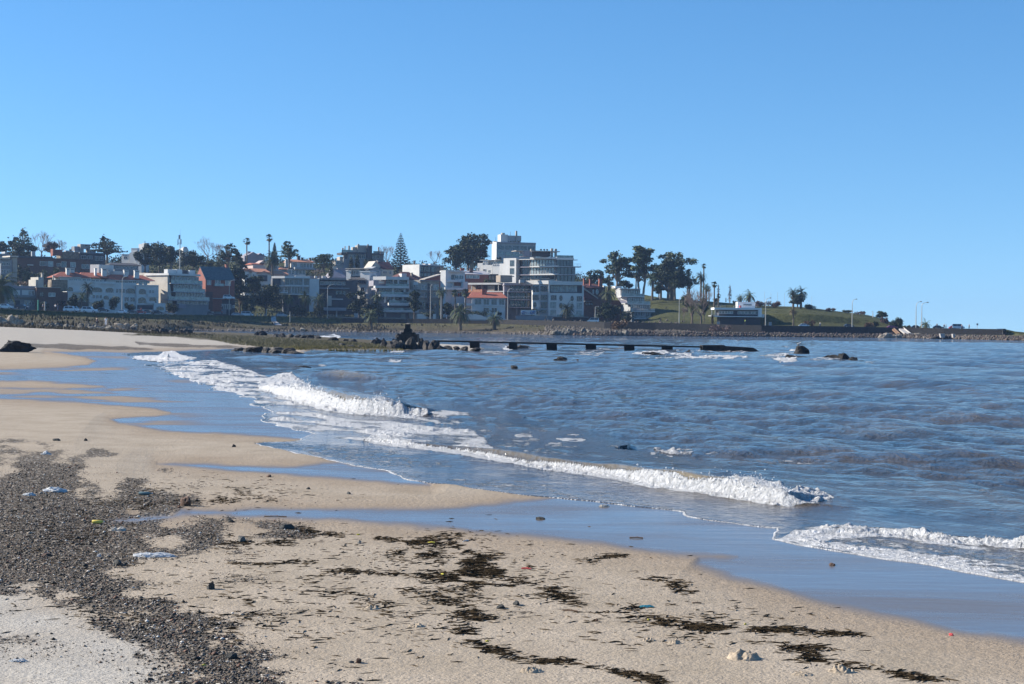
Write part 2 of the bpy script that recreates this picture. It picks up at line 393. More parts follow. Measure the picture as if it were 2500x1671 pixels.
peb = np.maximum(peb, 0.55 * sstep(0.50, 0.75, n2) * sstep(1290, 1420, pyf) * sstep(1500, 500, pxf) * sstep(260, 420, pxf))
peb = np.maximum(peb, 0.5 * sstep(0.48, 0.72, n2) * sstep(1400, 1480, pyf) * sstep(500, 100, pxf) * sstep(1700, 1560, pyf))
peb = np.maximum(peb, 0.35 * sstep(0.5, 0.8, n2) * (pyf > 1180) * (pyf < 1240) * (pxf < 900))
peb *= 1 - 0.6 * (wet > 0.6)
weed = np.zeros_like(sx)
mask = (pyf > 1150) & (dl > 0) & (pyf < 1720)
for s in STR:
    ys = [q[1] for q in s]; xs = [q[0] for q in s]; k_ = mask & (pyf > min(ys) - 30) & (pyf < max(ys) + 30) & (pxf > min(xs) - 40) & (pxf < max(xs) + 40)
    d, _, _ = dline(pxf[k_], pyf[k_] * 1.8, [(a, c_ * 1.8) for a, c_ in s])
    wd = 3 + 15 * fbm(pxf[k_] * 0.012, pyf[k_] * 0.04, 51, 3) ** 2
    weed[k_] = np.maximum(weed[k_], 0.8 * sstep(1.2, 0.0, d / wd))
# big patches
for (cx, cy, rx, ry) in [(1110, 1330, 70, 18), (1200, 1375, 80, 26), (1170, 1415, 110, 26), (600, 1325, 110, 18), (1010, 1350, 70, 10), (1150, 1500, 50, 18), (1330, 1440, 90, 12), (560, 1220, 60, 10), (1960, 1590, 40, 18)]:
    e = ((pxf - cx) / rx) ** 2 + ((pyf - cy) / ry) ** 2
    weed = np.maximum(weed, 0.55 * sstep(1.3, 0.2, e) * mask)
weed *= (1 - 0.8 * (wet > 0.7))
pale = sstep(0, 1, (sstep(1430, 1600, pyf + (200 - pxf) * 0.35) * sstep(560, 300, pxf))) * 0.9
TURF = [(300, 817), (360, 812), (410, 806), (600, 806), (1000, 830), (1010, 858), (900, 856), (760, 856), (700, 852), (640, 846), (590, 840), (550, 834), (480, 827), (400, 822)]
turf = np.zeros_like(sx); k_ = (pyf > 795) & (pyf < 870); turf[k_] = sstep(-2, 2, sdpoly(pxf[k_], pyf[k_], TURF) + (fbm(pxf[k_] * 0.03, pyf[k_] * 0.3, 66, 3) - 0.5) * 8)
pale = np.clip(pale + (fbm(sx * 1.2, sy * 1.2, 93, 4) - 0.5) * 0.9 * (pale > 0.02) * (pale < 0.98), 0, 1)
pale = np.maximum(pale, 0.8 * sstep(862, 845, pyf) * sstep(-1.0, 3.0, -fs / scale_soft))
SANDZ = z0
Fi = np.arange(nr * nc).reshape(nr, nc)
quads = np.stack([Fi[:-1, :-1], Fi[:-1, 1:], Fi[1:, 1:], Fi[1:, :-1]], -1).reshape(-1, 4)
keep = (dl[quads].max(1) > -22)
V = np.stack([sx, sy, z0], 1)
m, t, b = nodes_of('beach_sand'); MATS['beach_sand'] = m
g = geo(t)
def att(t, n): return N(t, 'ShaderNodeAttribute', attribute_name=n).outputs['Fac']
aw, ad, ap, ae, al = att(t, 'wet'), att(t, 'damp'), att(t, 'pebble'), att(t, 'weed'), att(t, 'pale')
nA = noise(t, 1.3, 5, 0.6, g); nB = noise(t, 55, 3, 0.7, g); nC = noise(t, 14, 4, 0.65, g)
dry1 = ramp(t, nA.outputs['Fac'], [(0.3, (0.325, 0.262, 0.188)), (0.7, (0.44, 0.362, 0.272))]).outputs[0]
palec = ramp(t, nA.outputs['Fac'], [(0.3, (0.37, 0.33, 0.275)), (0.7, (0.48, 0.44, 0.375))]).outputs[0]
c = mixc(t, al, dry1, palec)
c = mixc(t, mth(t, 'MULTIPLY', ad, 0.55), c, (0.26, 0.185, 0.12))
grain = ramp(t, nB.outputs['Fac'], [(0.30, (0.55, 0.55, 0.55)), (0.5, (1, 1, 1)), (0.72, (1.35, 1.35, 1.35))]).outputs[0]
c = mixc(t, mth(t, 'SUBTRACT', 1.0, aw), c, mixc(t, 1.0, c, grain, 'MULTIPLY'))
c = mixc(t, mth(t, 'MULTIPLY', aw, 0.9), c, (0.13, 0.105, 0.085))
c = mixc(t, att(t, 'turf'), c, (0.085, 0.07, 0.04))
# small dark flecks carried by swash
v1 = N(t, 'ShaderNodeTexVoronoi'); v1.inputs['Scale'].default_value = 30; L(t, g, v1.inputs['Vector'])
fl = mth(t, 'MULTIPLY', mth(t, 'LESS_THAN', v1.outputs['Distance'], 0.24), mth(t, 'GREATER_THAN', mth(t, 'ADD', nA.outputs['Fac'], mth(t, 'MULTIPLY', nC.outputs['Fac'], 0.55)), 0.86))
c = mixc(t, mth(t, 'MULTIPLY', fl, mth(t, 'SUBTRACT', 0.75, mth(t, 'MULTIPLY', aw, 0.6))), c, (0.05, 0.04, 0.03))
# shingle
v2 = N(t, 'ShaderNodeTexVoronoi'); v2.inputs['Scale'].default_value = 26; L(t, g, v2.inputs['Vector'])
pc = ramp(t, v2.outputs['Color'], [(0.15, (0.02, 0.016, 0.012)), (0.5, (0.075, 0.06, 0.046)), (0.82, (0.22, 0.185, 0.145)), (0.97, (0.6, 0.57, 0.52))]).outputs[0]
pf = mth(t, 'GREATER_THAN', mth(t, 'ADD', ap, mth(t, 'MULTIPLY', mth(t, 'SUBTRACT', nC.outputs['Fac'], 0.5), 1.6)), 0.55)
pf2 = mth(t, 'MULTIPLY', pf, mth(t, 'GREATER_THAN', ap, 0.03))
c = mixc(t, mth(t, 'MULTIPLY', pf2, 0.85), c, pc)
# strands of weed
mp = N(t, 'ShaderNodeMapping'); mp.inputs['Scale'].default_value = (9, 30, 9); L(t, g, mp.inputs['Vector'])
nW = noise(t, 1.0, 6, 0.7, mp.outputs[0])
wf = mth(t, 'GREATER_THAN', mth(t, 'ADD', ae, mth(t, 'MULTIPLY', mth(t, 'SUBTRACT', nW.outputs['Fac'], 0.5), 2.2)), 1.03)
wf = mth(t, 'MULTIPLY', wf, mth(t, 'GREATER_THAN', ae, 0.05))
c = mixc(t, wf, c, (0.028, 0.021, 0.015))
L(t, c, b.inputs['Base Color'])
mpb = N(t, 'ShaderNodeMapping'); mpb.inputs['Scale'].default_value = (0.18, 0.6, 1); L(t, g, mpb.inputs['Vector']); nBig = noise(t, 1.0, 5, 0.6, mpb.outputs[0], 0.6)
rg = mth(t, 'SUBTRACT', 0.93, mth(t, 'MULTIPLY', aw, mth(t, 'SUBTRACT', 0.90, mth(t, 'ADD', mth(t, 'MULTIPLY', nC.outputs['Fac'], 0.12), mth(t, 'MULTIPLY', mth(t, 'GREATER_THAN', nBig.outputs['Fac'], 0.0), mth(t, 'MULTIPLY', mth(t, 'POWER', nBig.outputs['Fac'], 3.0), 0.9))))))
rg = mth(t, 'MAXIMUM', rg, mth(t, 'MULTIPLY', mth(t, 'MAXIMUM', pf2, wf), 0.6))
L(t, rg, b.inputs['Roughness'])
L(t, mth(t, 'ADD', 0.2, mth(t, 'MULTIPLY', aw, 0.8)), b.inputs['Specular IOR Level'])
bh = mth(t, 'ADD', mth(t, 'MULTIPLY', nB.outputs['Fac'], 0.006), mth(t, 'MULTIPLY', nC.outputs['Fac'], 0.02))
bh = mth(t, 'MULTIPLY', bh, mth(t, 'SUBTRACT', 1.0, aw))
bh = mth(t, 'ADD', bh, mth(t, 'MULTIPLY', mth(t, 'MULTIPLY', pf2, v2.outputs['Distance']), -0.03))
mp2 = N(t, 'ShaderNodeMapping'); mp2.inputs['Scale'].default_value = (1.2, 5, 1); L(t, g, mp2.inputs['Vector'])
nF = noise(t, 1.0, 4, 0.6, mp2.outputs[0])
bh = mth(t, 'ADD', bh, mth(t, 'MULTIPLY', mth(t, 'MULTIPLY', nF.outputs['Fac'], 0.006), aw))
bn = N(t, 'ShaderNodeBump'); bn.inputs['Distance'].default_value = 1.0; bn.inputs['Strength'].default_value = 0.9; L(t, bh, bn.inputs['Height']); L(t, bn.outputs[0], b.inputs['Normal'])
me = npmesh('beach', V, quads[keep], 'beach_sand', dict(wet=wet, damp=damp, pebble=peb, weed=weed, pale=pale, turf=turf), smooth=True)
tag(link('beach', me), 'wide sandy beach with wet mirror-like pools and shingle', 'beach', kind='structure')
_grid = (Dr, tc, z0.reshape(nr, nc), peb.reshape(nr, nc), weed.reshape(nr, nc))
def sample_grid(arr, x, y):
    D = np.clip(y, Dr[0] * 1.001, Dr[-1] * 0.999)
    i = np.searchsorted(Dr, D) - 1; i = np.clip(i, 0, nr - 2); fr = (D - Dr[i]) / (Dr[i + 1] - Dr[i])
    j = np.clip(((x / D) - tc[0]) / (tc[1] - tc[0]), 0, nc - 1.001); j0 = j.astype(int); fj = j - j0
    return (arr[i, j0] * (1 - fj) + arr[i, j0 + 1] * fj) * (1 - fr) + (arr[i + 1, j0] * (1 - fj) + arr[i + 1, j0 + 1] * fj) * fr
def sandh(x, y): return float(sample_grid(_grid[2], np.array([x]), np.array([y]))[0])
def GS(px, py):
    """world point on the sand seen at this spot"""
    p = G(px, py, 0.0)
    for _ in range(4): p = G(px, py, sandh(p[0], p[1]))
    return p

# ---- loose pebbles (real stones) on the shingle
def stones_mesh(pos, size, cols, flat=0.6, seed=1):
    r = np.random.default_rng(seed); n = len(pos)
    base = np.array([(1, 0, 0), (0.3, 0.95, 0), (-0.8, 0.6, 0), (-0.8, -0.6, 0), (0.3, -0.95, 0), (0, 0, 1), (0, 0, -1)], float)
    fc = np.array([(0, 1, 5), (1, 2, 5), (2, 3, 5), (3, 4, 5), (4, 0, 5), (1, 0, 6), (2, 1, 6), (3, 2, 6), (4, 3, 6), (0, 4, 6)])
    nb = len(base)
    v = base[None] * (1 + 0.35 * (r.random((n, nb, 1)) - 0.5)) * np.stack([np.ones(n), r.uniform(0.6, 1, n), r.uniform(flat * 0.6, flat * 1.2, n)], 1)[:, None]
    a = r.uniform(0, 6.283, n); ca, sa = np.cos(a)[:, None], np.sin(a)[:, None]
    x = v[..., 0] * ca - v[..., 1] * sa; y = v[..., 0] * sa + v[..., 1] * ca
    v = np.stack([x, y, v[..., 2]], -1) * size[:, None, None] + pos[:, None]
    F = (fc[None] + (np.arange(n) * nb)[:, None, None]).reshape(-1, 3)
    c = np.repeat(cols, nb, 0)
    return v.reshape(-1, 3), F, c
m, t, b = nodes_of('tinted_stone'); MATS['tinted_stone'] = m
tc_ = N(t, 'ShaderNodeAttribute', attribute_name='tint').outputs['Color']
nn = noise(t, 60, 3, 0.6, geo(t)); vv = ramp(t, nn.outputs['Fac'], [(0.3, (0.6, 0.6, 0.6)), (0.7, (1.3, 1.3, 1.3))]).outputs[0]
L(t, mixc(t, 1.0, tc_, vv, 'MULTIPLY'), b.inputs['Base Color']); b.inputs['Roughness'].default_value = 0.7
NP = 520000
yy = 1 / rng.uniform(1 / 26.0, 1 / 9.4, NP); xx = yy * rng.uniform(-0.36, 0.05, NP)
# uniform on the ground rather than in view: thin the near ones
keepp = rng.random(NP) < (yy / 26.0) ** 1.2
xx, yy = xx[keepp], yy[keepp]
pd = sample_grid(_grid[3], xx, yy)
k = rng.random(len(xx)) < np.clip(pd, 0, 1) ** 1.5 * 0.9
xx, yy, pd = xx[k], yy[k], pd[k]
zz = sample_grid(_grid[2], xx, yy)
size = rng.gamma(1.1, 0.0034, len(xx)) + 0.0026; size = np.clip(size, 0.0035, 0.04) * np.interp(pd, [0, 1], [0.7, 1.0])
tone = rng.choice(5, len(xx), p=[0.46, 0.22, 0.18, 0.09, 0.05])
pal = np.array([(0.025, 0.019, 0.013, 1), (0.085, 0.066, 0.048, 1), (0.25, 0.205, 0.16, 1), (0.13, 0.06, 0.035, 1), (0.55, 0.52, 0.47, 1)])
cols = pal[tone] * np.concatenate([rng.uniform(0.7, 1.3, (len(xx), 1))] * 3 + [np.ones((len(xx), 1))], 1)
V, F, C4 = stones_mesh(np.stack([xx, yy, zz + size * 0.25], 1), size, cols, 0.6, 3)
tag(link('pebbles', npmesh('pebbles', V, F, 'tinted_stone', cols=C4)), 'dark grey and brown shingle strewn over the left side of the sand', 'pebbles', kind='stuff')
# ---- seaweed flakes
pts = []; 
for s in STR:
    for i in range(len(s) - 1):
        (ax, ay), (bx, by) = s[i], s[i + 1]
        n = int(math.hypot(bx - ax, (by - ay) * 3) * 2.3)
        tt = rng.random(n); q = rng.normal(0, 1, (n, 2)) * np.array([20, 3.6])
        pts += list(np.stack([ax + (bx - ax) * tt, ay + (by - ay) * tt], 1) + q)
for (cx, cy, rx, ry, n) in [(1110, 1330, 80, 22, 480), (1200, 1375, 90, 30, 800), (1170, 1415, 120, 30, 950), (600, 1325, 120, 20, 600), (1010, 1350, 60, 10, 300), (1150, 1500, 50, 18, 350), (1330, 1440, 90, 12, 500), (560, 1220, 60, 10, 300), (1960, 1590, 40, 18, 250), (300, 1480, 260, 90, 500), (900, 1500, 420, 160, 500), (150, 1300, 200, 110, 1800), (600, 1500, 120, 90, 500), (1150, 1390, 130, 60, 1200), (1000, 1430, 420, 120, 3000), (1700, 1530, 300, 60, 900), (500, 1200, 300, 40, 700), (350, 1220, 150, 30, 500)]:
    pts += list(rng.normal(0, 0.5, (n, 2)) * np.array([rx, ry]) + np.array([cx, cy]))
pts = np.array(pts); clump = fbm(pts[:, 0] * 0.02, pts[:, 1] * 0.07, 77, 3)
pts = pts[clump > rng.uniform(0.34, 0.74, len(pts))]
wl = np.array([GS(a, b_) if 1100 < b_ < 1700 else (0, 0, 0) for a, b_ in pts]); wl = wl[wl[:, 1] > 1]
n = len(wl); V = []; F = []
ln = rng.uniform(0.010, 0.065, n); ang = rng.normal(0.0, 0.9, n)
for i in range(n):
    x, y, z = wl[i]; l = ln[i]; ca, sa = math.cos(ang[i]) * l, math.sin(ang[i]) * l; wv = rng.uniform(0.0015, 0.005); h = rng.uniform(0.002, 0.010)
    k = len(V)
    V += [(x - ca, y - sa, z + 0.002), (x + rng.uniform(-.01, .01), y - wv, z + h), (x + ca, y + sa, z + 0.004), (x, y + wv + 0.004, z + h * 0.5), (x, y, z - 0.004)]
    F += [(k, k + 1, k + 3), (k + 1, k + 2, k + 3), (k, k + 4, k + 1), (k + 4, k + 2, k + 1)]
mat('weed', (0.028, 0.018, 0.010), 0.95, 0.5, 12, col2=(0.06, 0.042, 0.022), spec=0.15)
tag(link('seaweed', npmesh('seaweed', np.array(V), np.array(F), 'weed')), 'black dried seaweed strands washed up across the sand', 'seaweed', kind='stuff')

# ================================================================ SEA
rowsD = [12.5]
while rowsD[-1] < 4200:
    D = rowsD[-1]
    st = D * D / (2.2 * FPX) * 0.78
    if D > 60: st = min(st, max(0.42, 0.0075 * D))
    if D > 350: st = 0.03 * D
    rowsD.append(D + st)
Ds = np.array(rowsD); ncs = 1380
tcs = np.linspace(-0.42, 0.42, ncs); nrs = len(Ds)
print('sea rows', nrs)
step = np.gradient(Ds)
DD, TT = np.meshgrid(Ds, tcs, indexing='ij'); ST = np.repeat(step, ncs)
wx = (DD * TT).ravel(); wy = DD.ravel()
dl2 = np.full(wx.shape, -60.0); nearm = wy < 700
dl2[nearm] = sdpoly(wx[nearm], wy[nearm], LANDW) + jit(wx[nearm], wy[nearm])
off = -dl2  # metres off shore
SW = np.array([-0.90, -0.42])
h = np.zeros_like(wx)
wpx = fbm(wx * 0.05, wy * 0.05, 61, 2) * 6
for lam, A, ang, ph in [(10.5, 0.11, 0.0, 0.3), (6.8, 0.075, 0.25, 1.9), (4.4, 0.045, -0.3, 4.0), (2.9, 0.030, 0.5, 0.7), (1.9, 0.018, -0.55, 2.2), (1.25, 0.016, 0.9, 5.1), (0.8, 0.0105, -0.9, 1.0), (0.55, 0.0065, 0.2, 3.0)]:
    ca, sa = math.cos(ang), math.sin(ang); dx, dy = SW[0] * ca - SW[1] * sa, SW[0] * sa + SW[1] * ca
    kk = 2 * math.pi / lam
    amp = 0.45 + 1.1 * fbm(wx / (lam * 2.2), wy / (lam * 2.2), int(lam * 100), 2)
    fade = sstep(1.2, 3.2, lam / ST)
    p_ = kk * (wx * dx + wy * dy) + ph + wpx * (2.0 / lam) * 2 + 3.0 * fbm(wx / (lam * 3), wy / (lam * 3), int(lam * 55), 2)
    s_ = np.sin(p_); h += A * amp * fade * (s_ + 0.35 * (1 - np.cos(2 * p_ + 0.6)) * 0.5 * s_)
env = sstep(0.3, 9.0, off)
h = 0.7 * h * (0.12 + 0.88 * env) * sstep(0.0, 1.5, off)
# breakers: foot line in the photo, height along it
def breaker(pts, hs, width, steep):
    base = [tuple(G(a, b_)[:2]) for a, b_ in pts]
    d, tpar, side = dline(wx[nearm], wy[nearm], base)
    H = np.interp(tpar, np.arange(len(pts)), hs)
    H = H * (0.8 + 0.4 * fbm(wx[nearm] * 0.9, wy[nearm] * 0.9, 71, 3))
    q = d * side    # + to the left of the line's direction
    ww = np.maximum(width * H, 0.15)
    ends = (tpar > 0.001) & (tpar < len(pts) - 1.001)
    u = q / ww
    prof = sstep(0, steep, u) * np.exp(-np.clip(u - steep, 0, None) ** 2 * 0.9)
    z = np.zeros_like(wx); z[nearm] = H * prof * ends
    uu = np.full(wx.shape, 9.0); uu[nearm] = np.where(ends, u, 9.0)
    return z, uu
B1 = breaker([(628, 948), (680, 968), (736, 986), (770, 997), (860, 1011), (946, 1015), (1010, 1016), (1060, 1018), (1110, 1022)], [0.08, 0.30, 0.48, 0.48, 0.40, 0.30, 0.13, 0.05, 0.0], 3.2, 0.32)
B2 = breaker([(880, 1080), (1000, 1093), (1100, 1104), (1200, 1123), (1328, 1145), (1488, 1168), (1584, 1190), (1743, 1210), (1850, 1228), (1905, 1236), (1950, 1238), (2000, 1240), (2100, 1246)], [0.05, 0.06, 0.07, 0.10, 0.12, 0.14, 0.20, 0.21, 0.18, 0.12, 0.05, 0.02, 0.0], 3.2, 0.32)
B3 = breaker([(1905, 1310), (1960, 1305), (2050, 1306), (2149, 1307), (2287, 1320), (2400, 1330), (2600, 1352), (2900, 1400)], [0.0, 0.015, 0.055, 0.06, 0.05, 0.05, 0.06, 0.05], 4.0, 0.35)
B4 = breaker([(1480, 1075), (1560, 1090), (1640, 1118), (1720, 1124)], [0.0, 0.05, 0.05, 0.0], 8, 0.7)
B5 = breaker([(370, 876), (400, 880), (440, 880), (480, 882)], [0.05, 0.2, 0.12, 0.0], 5, 0.35)
B6 = breaker([(740, 920), (800, 926), (860, 930), (960, 936)], [0.0, 0.28, 0.18, 0.0], 5, 0.45)
z = h + 0.012 + B1[0] + B2[0] + B3[0] + B4[0] + B5[0] + B6[0]
ppx, ppy = proj(wx, wy, z)
foam = np.zeros_like(wx)
def fp(poly, s, soft, nz=1.5, sc=(0.02, 0.05)):
    global foam
    bx = [p[0] for p in poly]; by = [p[1] for p in poly]
    mk = (ppx > min(bx) - 30) & (ppx < max(bx) + 30) & (ppy > min(by) - 20) & (ppy < max(by) + 20) & (off > -0.3)
    if not mk.any(): return
    x, y = ppx[mk], ppy[mk]
    sd_ = sdpoly(x, y, poly)
    v = s * sstep(-1, 1, sd_ / soft + (fbm(x * sc[0], y * sc[1], 91, 4) - 0.5) * nz)
    foam[mk] = np.maximum(foam[mk], v)
fp([(305, 868), (385, 870), (400, 858), (425, 856), (442, 866), (480, 876), (440, 884), (390, 884), (340, 878)], 0.95, 2.5)
fp([(380, 896), (414, 887), (460, 884), (518, 880), (560, 888), (632, 912), (660, 922), (660, 980), (587, 968), (540, 958), (518, 943), (456, 926), (414, 911)], 0.72, 3)
fp([(618, 981), (644, 974), (700, 968), (736, 986), (770, 997), (900, 1014), (1032, 1018), (1120, 1020), (1160, 1050), (1200, 1100), (1200, 1106), (1100, 1090), (1000, 1084), (900, 1081), (839, 1072), (770, 1062), (701, 1046), (653, 1031), (674, 1004), (632, 993)], 0.60, 9, 3.5, (0.012, 0.04))
fp([(626, 948), (639, 928), (678, 914), (713, 912), (735, 930), (770, 950), (793, 955), (839, 972), (885, 975), (930, 972), (970, 984), (1010, 996), (1050, 1006), (1032, 1017), (946, 1017), (860, 1013), (770, 999), (736, 988), (680, 970)], 0.90, 3, 1.6)
fp([(900, 1062), (940, 1066), (1060, 1090), (1150, 1098), (1200, 1104), (1296, 1121), (1392, 1132), (1488, 1142), (1584, 1146), (1648, 1152), (1680, 1166), (1775, 1168), (1839, 1173), (1887, 1175), (1912, 1186), (1925, 1196), (1959, 1192), (1998, 1194), (2040, 1214), (1996, 1229), (1919, 1239), (1850, 1230), (1743, 1213), (1584, 1193), (1488, 1170), (1328, 1148), (1200, 1127), (1100, 1108), (1000, 1097), (900, 1084)], 0.90, 3, 1.6)
fp([(1897, 1318), (1941, 1293), (2014, 1286), (2149, 1288), (2214, 1291), (2287, 1304), (2396, 1317), (2500, 1322), (2700, 1352), (2900, 1400), (2900, 1410), (2700, 1370), (2500, 1340), (2290, 1326), (2150, 1315), (2050, 1318), (1980, 1330)], 0.9, 5)
fp([(1897, 1318), (1960, 1305), (2100, 1310), (2300, 1325), (2500, 1345), (2900, 1410), (2900, 1520), (2500, 1426), (2433, 1413), (2360, 1400), (2287, 1384), (2178, 1369), (2105, 1355), (2025, 1340), (1959, 1331)], 0.80, 6)
fp([(1000, 1098), (1328, 1150), (1600, 1200), (1750, 1220), (1700, 1260), (1552, 1237), (1328, 1213), (1029, 1181), (870, 1141), (700, 1095), (640, 1080), (760, 1066), (900, 1085)], 0.30, 8, 1.5, (0.008, 0.08))
fp([(1040, 1005), (1100, 1003), (1150, 1012), (1140, 1020), (1060, 1022)], 0.55, 5)
for (a, b_, c_, d_, s_) in [(1260, 1060, 1300, 1072, .6), (1360, 1072, 1440, 1086, .85), (1210, 1075, 1340, 1090, .5), (1480, 1100, 1640, 1112, .5), (1100, 1040, 1260, 1060, .5), (1700, 1100, 1850, 1112, .4), (1280, 1095, 1420, 1108, .5), (1300, 1050, 1420, 1060, .42), (1470, 1058, 1560, 1080, .45), (1590, 1095, 1660, 1120, .8), (1660, 1096, 1700, 1112, .6), (1900, 1118, 2000, 1134, .5), (1780, 1126, 1960, 1136, .42), (2380, 1190, 2500, 1204, .4), (1540, 1200, 1680, 1214, .4), (2050, 1140, 2200, 1160, .38),
                            (953, 855, 985, 864, .95), (945, 878, 985, 886, .7), (775, 905, 830, 920, .6), (800, 860, 1100, 862, .2), (1170, 857, 1245, 863, .75), (1225, 845, 1260, 854, .8), (1395, 853, 1500, 868, .6), (1405, 848, 1475, 854, .5), (1530, 858, 1720, 868, .85), (1560, 868, 1860, 876, .8), (1620, 878, 1800, 881, .5), (1700, 853, 1850, 860, .9), (1840, 862, 1930, 874, .6),
                            (1890, 868, 1945, 885, .95), (1905, 850, 1955, 866, .8), (1945, 874, 2060, 879, .75), (2110, 883, 2140, 887, .6), (1515, 878, 1535, 886, .7), (1583, 880, 1625, 888, .4), (535, 806, 570, 812, .3), (780, 818, 830, 828, .8), (660, 855, 730, 862, .7), (545, 855, 600, 864, .4), (1155, 830, 1250, 842, .5), (770, 890, 800, 897, .6), (340, 862, 370, 867, .4), (650, 808, 1100, 809.5, .3), (490, 806.5, 640, 808, .5), (1080, 812, 1200, 814, .4)]:
    fp([(a, (b_ + d_) / 2), (a + (c_ - a) * .3, b_), (a + (c_ - a) * .75, b_), (c_, (b_ + d_) / 2), (a + (c_ - a) * .7, d_), (a + (c_ - a) * .25, d_)], s_ * (0.9 if s_ > 0.75 else 0.76), max(1.2, (d_ - b_) * 0.30), 5.0, (0.05, 0.32))
ca_, sa_ = 0.41, -0.91
la = wx * ca_ + wy * sa_; lb = wx * sa_ - wy * ca_
stk = fbm(la * 0.55, lb * 1.5, 201, 4)
mid = sstep(0.97, 0.80, foam)
foam = foam * (1 - mid) + mid * foam * (0.45 + 0.9 * sstep(0.32, 0.66, stk))
# bright lip along the swash edge
offpx = off * FPX / np.maximum(wy, 1) 
lip = sstep(7.5, 2.0, offpx * 0.8 + 2 * vn(ppx * 0.05, ppy * 0.1, 5)) * (off > -0.2) * (ppx > 280) * (ppy > 862) * (ppy < 1500)
lipw = np.interp(ppy, [860, 1075, 1100, 1230, 1280, 1330], [0.9, .9, 0.85, 0.6, 0.8, 0.95])
foam = np.maximum(foam, lip * lipw)
# wisps on the open sea
# lumps of foam standing up
lump = fbm(wx * 5.5, wy * 5.5, 95, 3)
fl_ = np.clip(foam * 1.2 - 0.35, 0, 1)
z = z + fl_ * (lump - 0.35) * np.where(foam > 0.8, 0.11, 0.035) * sstep(0.02, 0.5, off)
z = z + fl_ * (fbm(wx * 17, wy * 17, 99, 3) - 0.5) * np.where(foam > 0.8, 0.085, 0.035) * sstep(0.02, 0.3, off) * sstep(70, 35, wy)
z = z + fl_ * (fbm(wx * 7, wy * 7, 98, 3) - 0.5) * np.where(foam > 0.8, 0.22, 0.06) * sstep(0.02, 0.5, off) * sstep(30, 45, wy)
lump2 = fbm(wx * 2.2, wy * 2.2, 97, 2)
z = z + np.where(foam > 0.75, (lump2 - 0.4) * 0.06 * sstep(0.1, 1.2, off), 0)
floor_ = 0.004 + np.maximum(dl2 * 0.09, -1.6)
z = np.where(off < 0.0, 0.004 - (-off) * 0.5, np.maximum(z, floor_ + 0.012 * sstep(0, 0.3, off)))
z = np.where((off >= 0), np.maximum(z, np.where(off < 6, 0.006, -9)), z)
Fi = np.arange(nrs * ncs).reshape(nrs, ncs)
quads = np.stack([Fi[:-1, :-1], Fi[:-1, 1:], Fi[1:, 1:], Fi[1:, :-1]], -1).reshape(-1, 4)
keep = (off[quads].min(1) > -0.12)
quads = quads[keep]
used = np.zeros(len(wx), bool); used[quads.ravel()] = True
idx = np.cumsum(used) - 1
shallow = sstep(9, 0, off)
V = np.stack([wx, wy, z], 1)[used]
m, t, b = nodes_of('sea_water'); MATS['sea_water'] = m
g = geo(t); af = att(t, 'foam'); ash = att(t, 'shallow')
mp = N(t, 'ShaderNodeMapping'); mp.inputs['Rotation'].default_value = (0, 0, R(-25)); mp.inputs['Scale'].default_value = (1.5, 0.8, 1.5); L(t, g, mp.inputs['Vector'])
w1 = noise(t, 0.30, 3, 0.55, mp.outputs[0], 0.4); w2 = noise(t, 1.15, 4, 0.6, mp.outputs[0], 0.5); w3 = noise(t, 5.5, 5, 0.65, mp.outputs[0], 0.3)
hh = mth(t, 'ADD', mth(t, 'ADD', mth(t, 'MULTIPLY', w1.outputs['Fac'], 0.40), mth(t, 'MULTIPLY', w2.outputs['Fac'], 0.22)), mth(t, 'MULTIPLY', w3.outputs['Fac'], 0.16))
calm = mth(t, 'SUBTRACT', 1.0, mth(t, 'MULTIPLY', ash, 0.85))
hh = mth(t, 'MULTIPLY', hh, calm)
bn = N(t, 'ShaderNodeBump'); bn.inputs['Distance'].default_value = 1.0; bn.inputs['Strength'].default_value = 1.0; L(t, hh, bn.inputs['Height'])
# foam lace
f1 = noise(t, 3.2, 6, 0.68, g, 0.8); f2 = noise(t, 11, 5, 0.7, g, 0.6)
vor = N(t, 'ShaderNodeTexVoronoi', feature='DISTANCE_TO_EDGE'); vor.inputs['Scale'].default_value = 3.4
wp = mixc(t, 0.18, g, f1.outputs['Color'], 'ADD'); L(t, wp, vor.inputs['Vector'])
lace = mth(t, 'SUBTRACT', 0.26, vor.outputs[0])
fsig = mth(t, 'ADD', mth(t, 'MULTIPLY', mth(t, 'SUBTRACT', f1.outputs['Fac'], 0.5), 1.5), mth(t, 'MULTIPLY', mth(t, 'SUBTRACT', f2.outputs['Fac'], 0.5), 1.5))
fsig = mth(t, 'ADD', fsig, mth(t, 'MULTIPLY', lace, 0.8))
fv = mth(t, 'ADD', mth(t, 'MULTIPLY', af, 1.75), fsig)
fm = N(t, 'ShaderNodeMapRange'); fm.inputs['From Min'].default_value = 0.86; fm.inputs['From Max'].default_value = 1.10; L(t, fv, fm.inputs['Value'])
fac = mth(t, 'MULTIPLY', fm.outputs[0], mth(t, 'GREATER_THAN', af, 0.02))
silt = ramp(t, w1.outputs['Fac'], [(0.3, (0.028, 0.034, 0.042)), (0.7, (0.095, 0.075, 0.054))]).outputs[0]
silt = mixc(t, att(t, 'crest'), silt, (0.22, 0.185, 0.125))
L(t, mixc(t, fac, silt, (0.73, 0.735, 0.74)), b.inputs['Base Color'])
L(t, mth(t, 'ADD', 0.045, mth(t, 'MULTIPLY', fac, 0.8)), b.inputs['Roughness']); b.inputs['IOR'].default_value = 1.36
bn2 = N(t, 'ShaderNodeBump'); bn2.inputs['Distance'].default_value = 0.2; L(t, mth(t, 'MULTIPLY', fac, f2.outputs['Fac']), bn2.inputs['Height']); L(t, bn.outputs[0], bn2.inputs['Normal'])
L(t, bn2.outputs[0], b.inputs['Normal'])
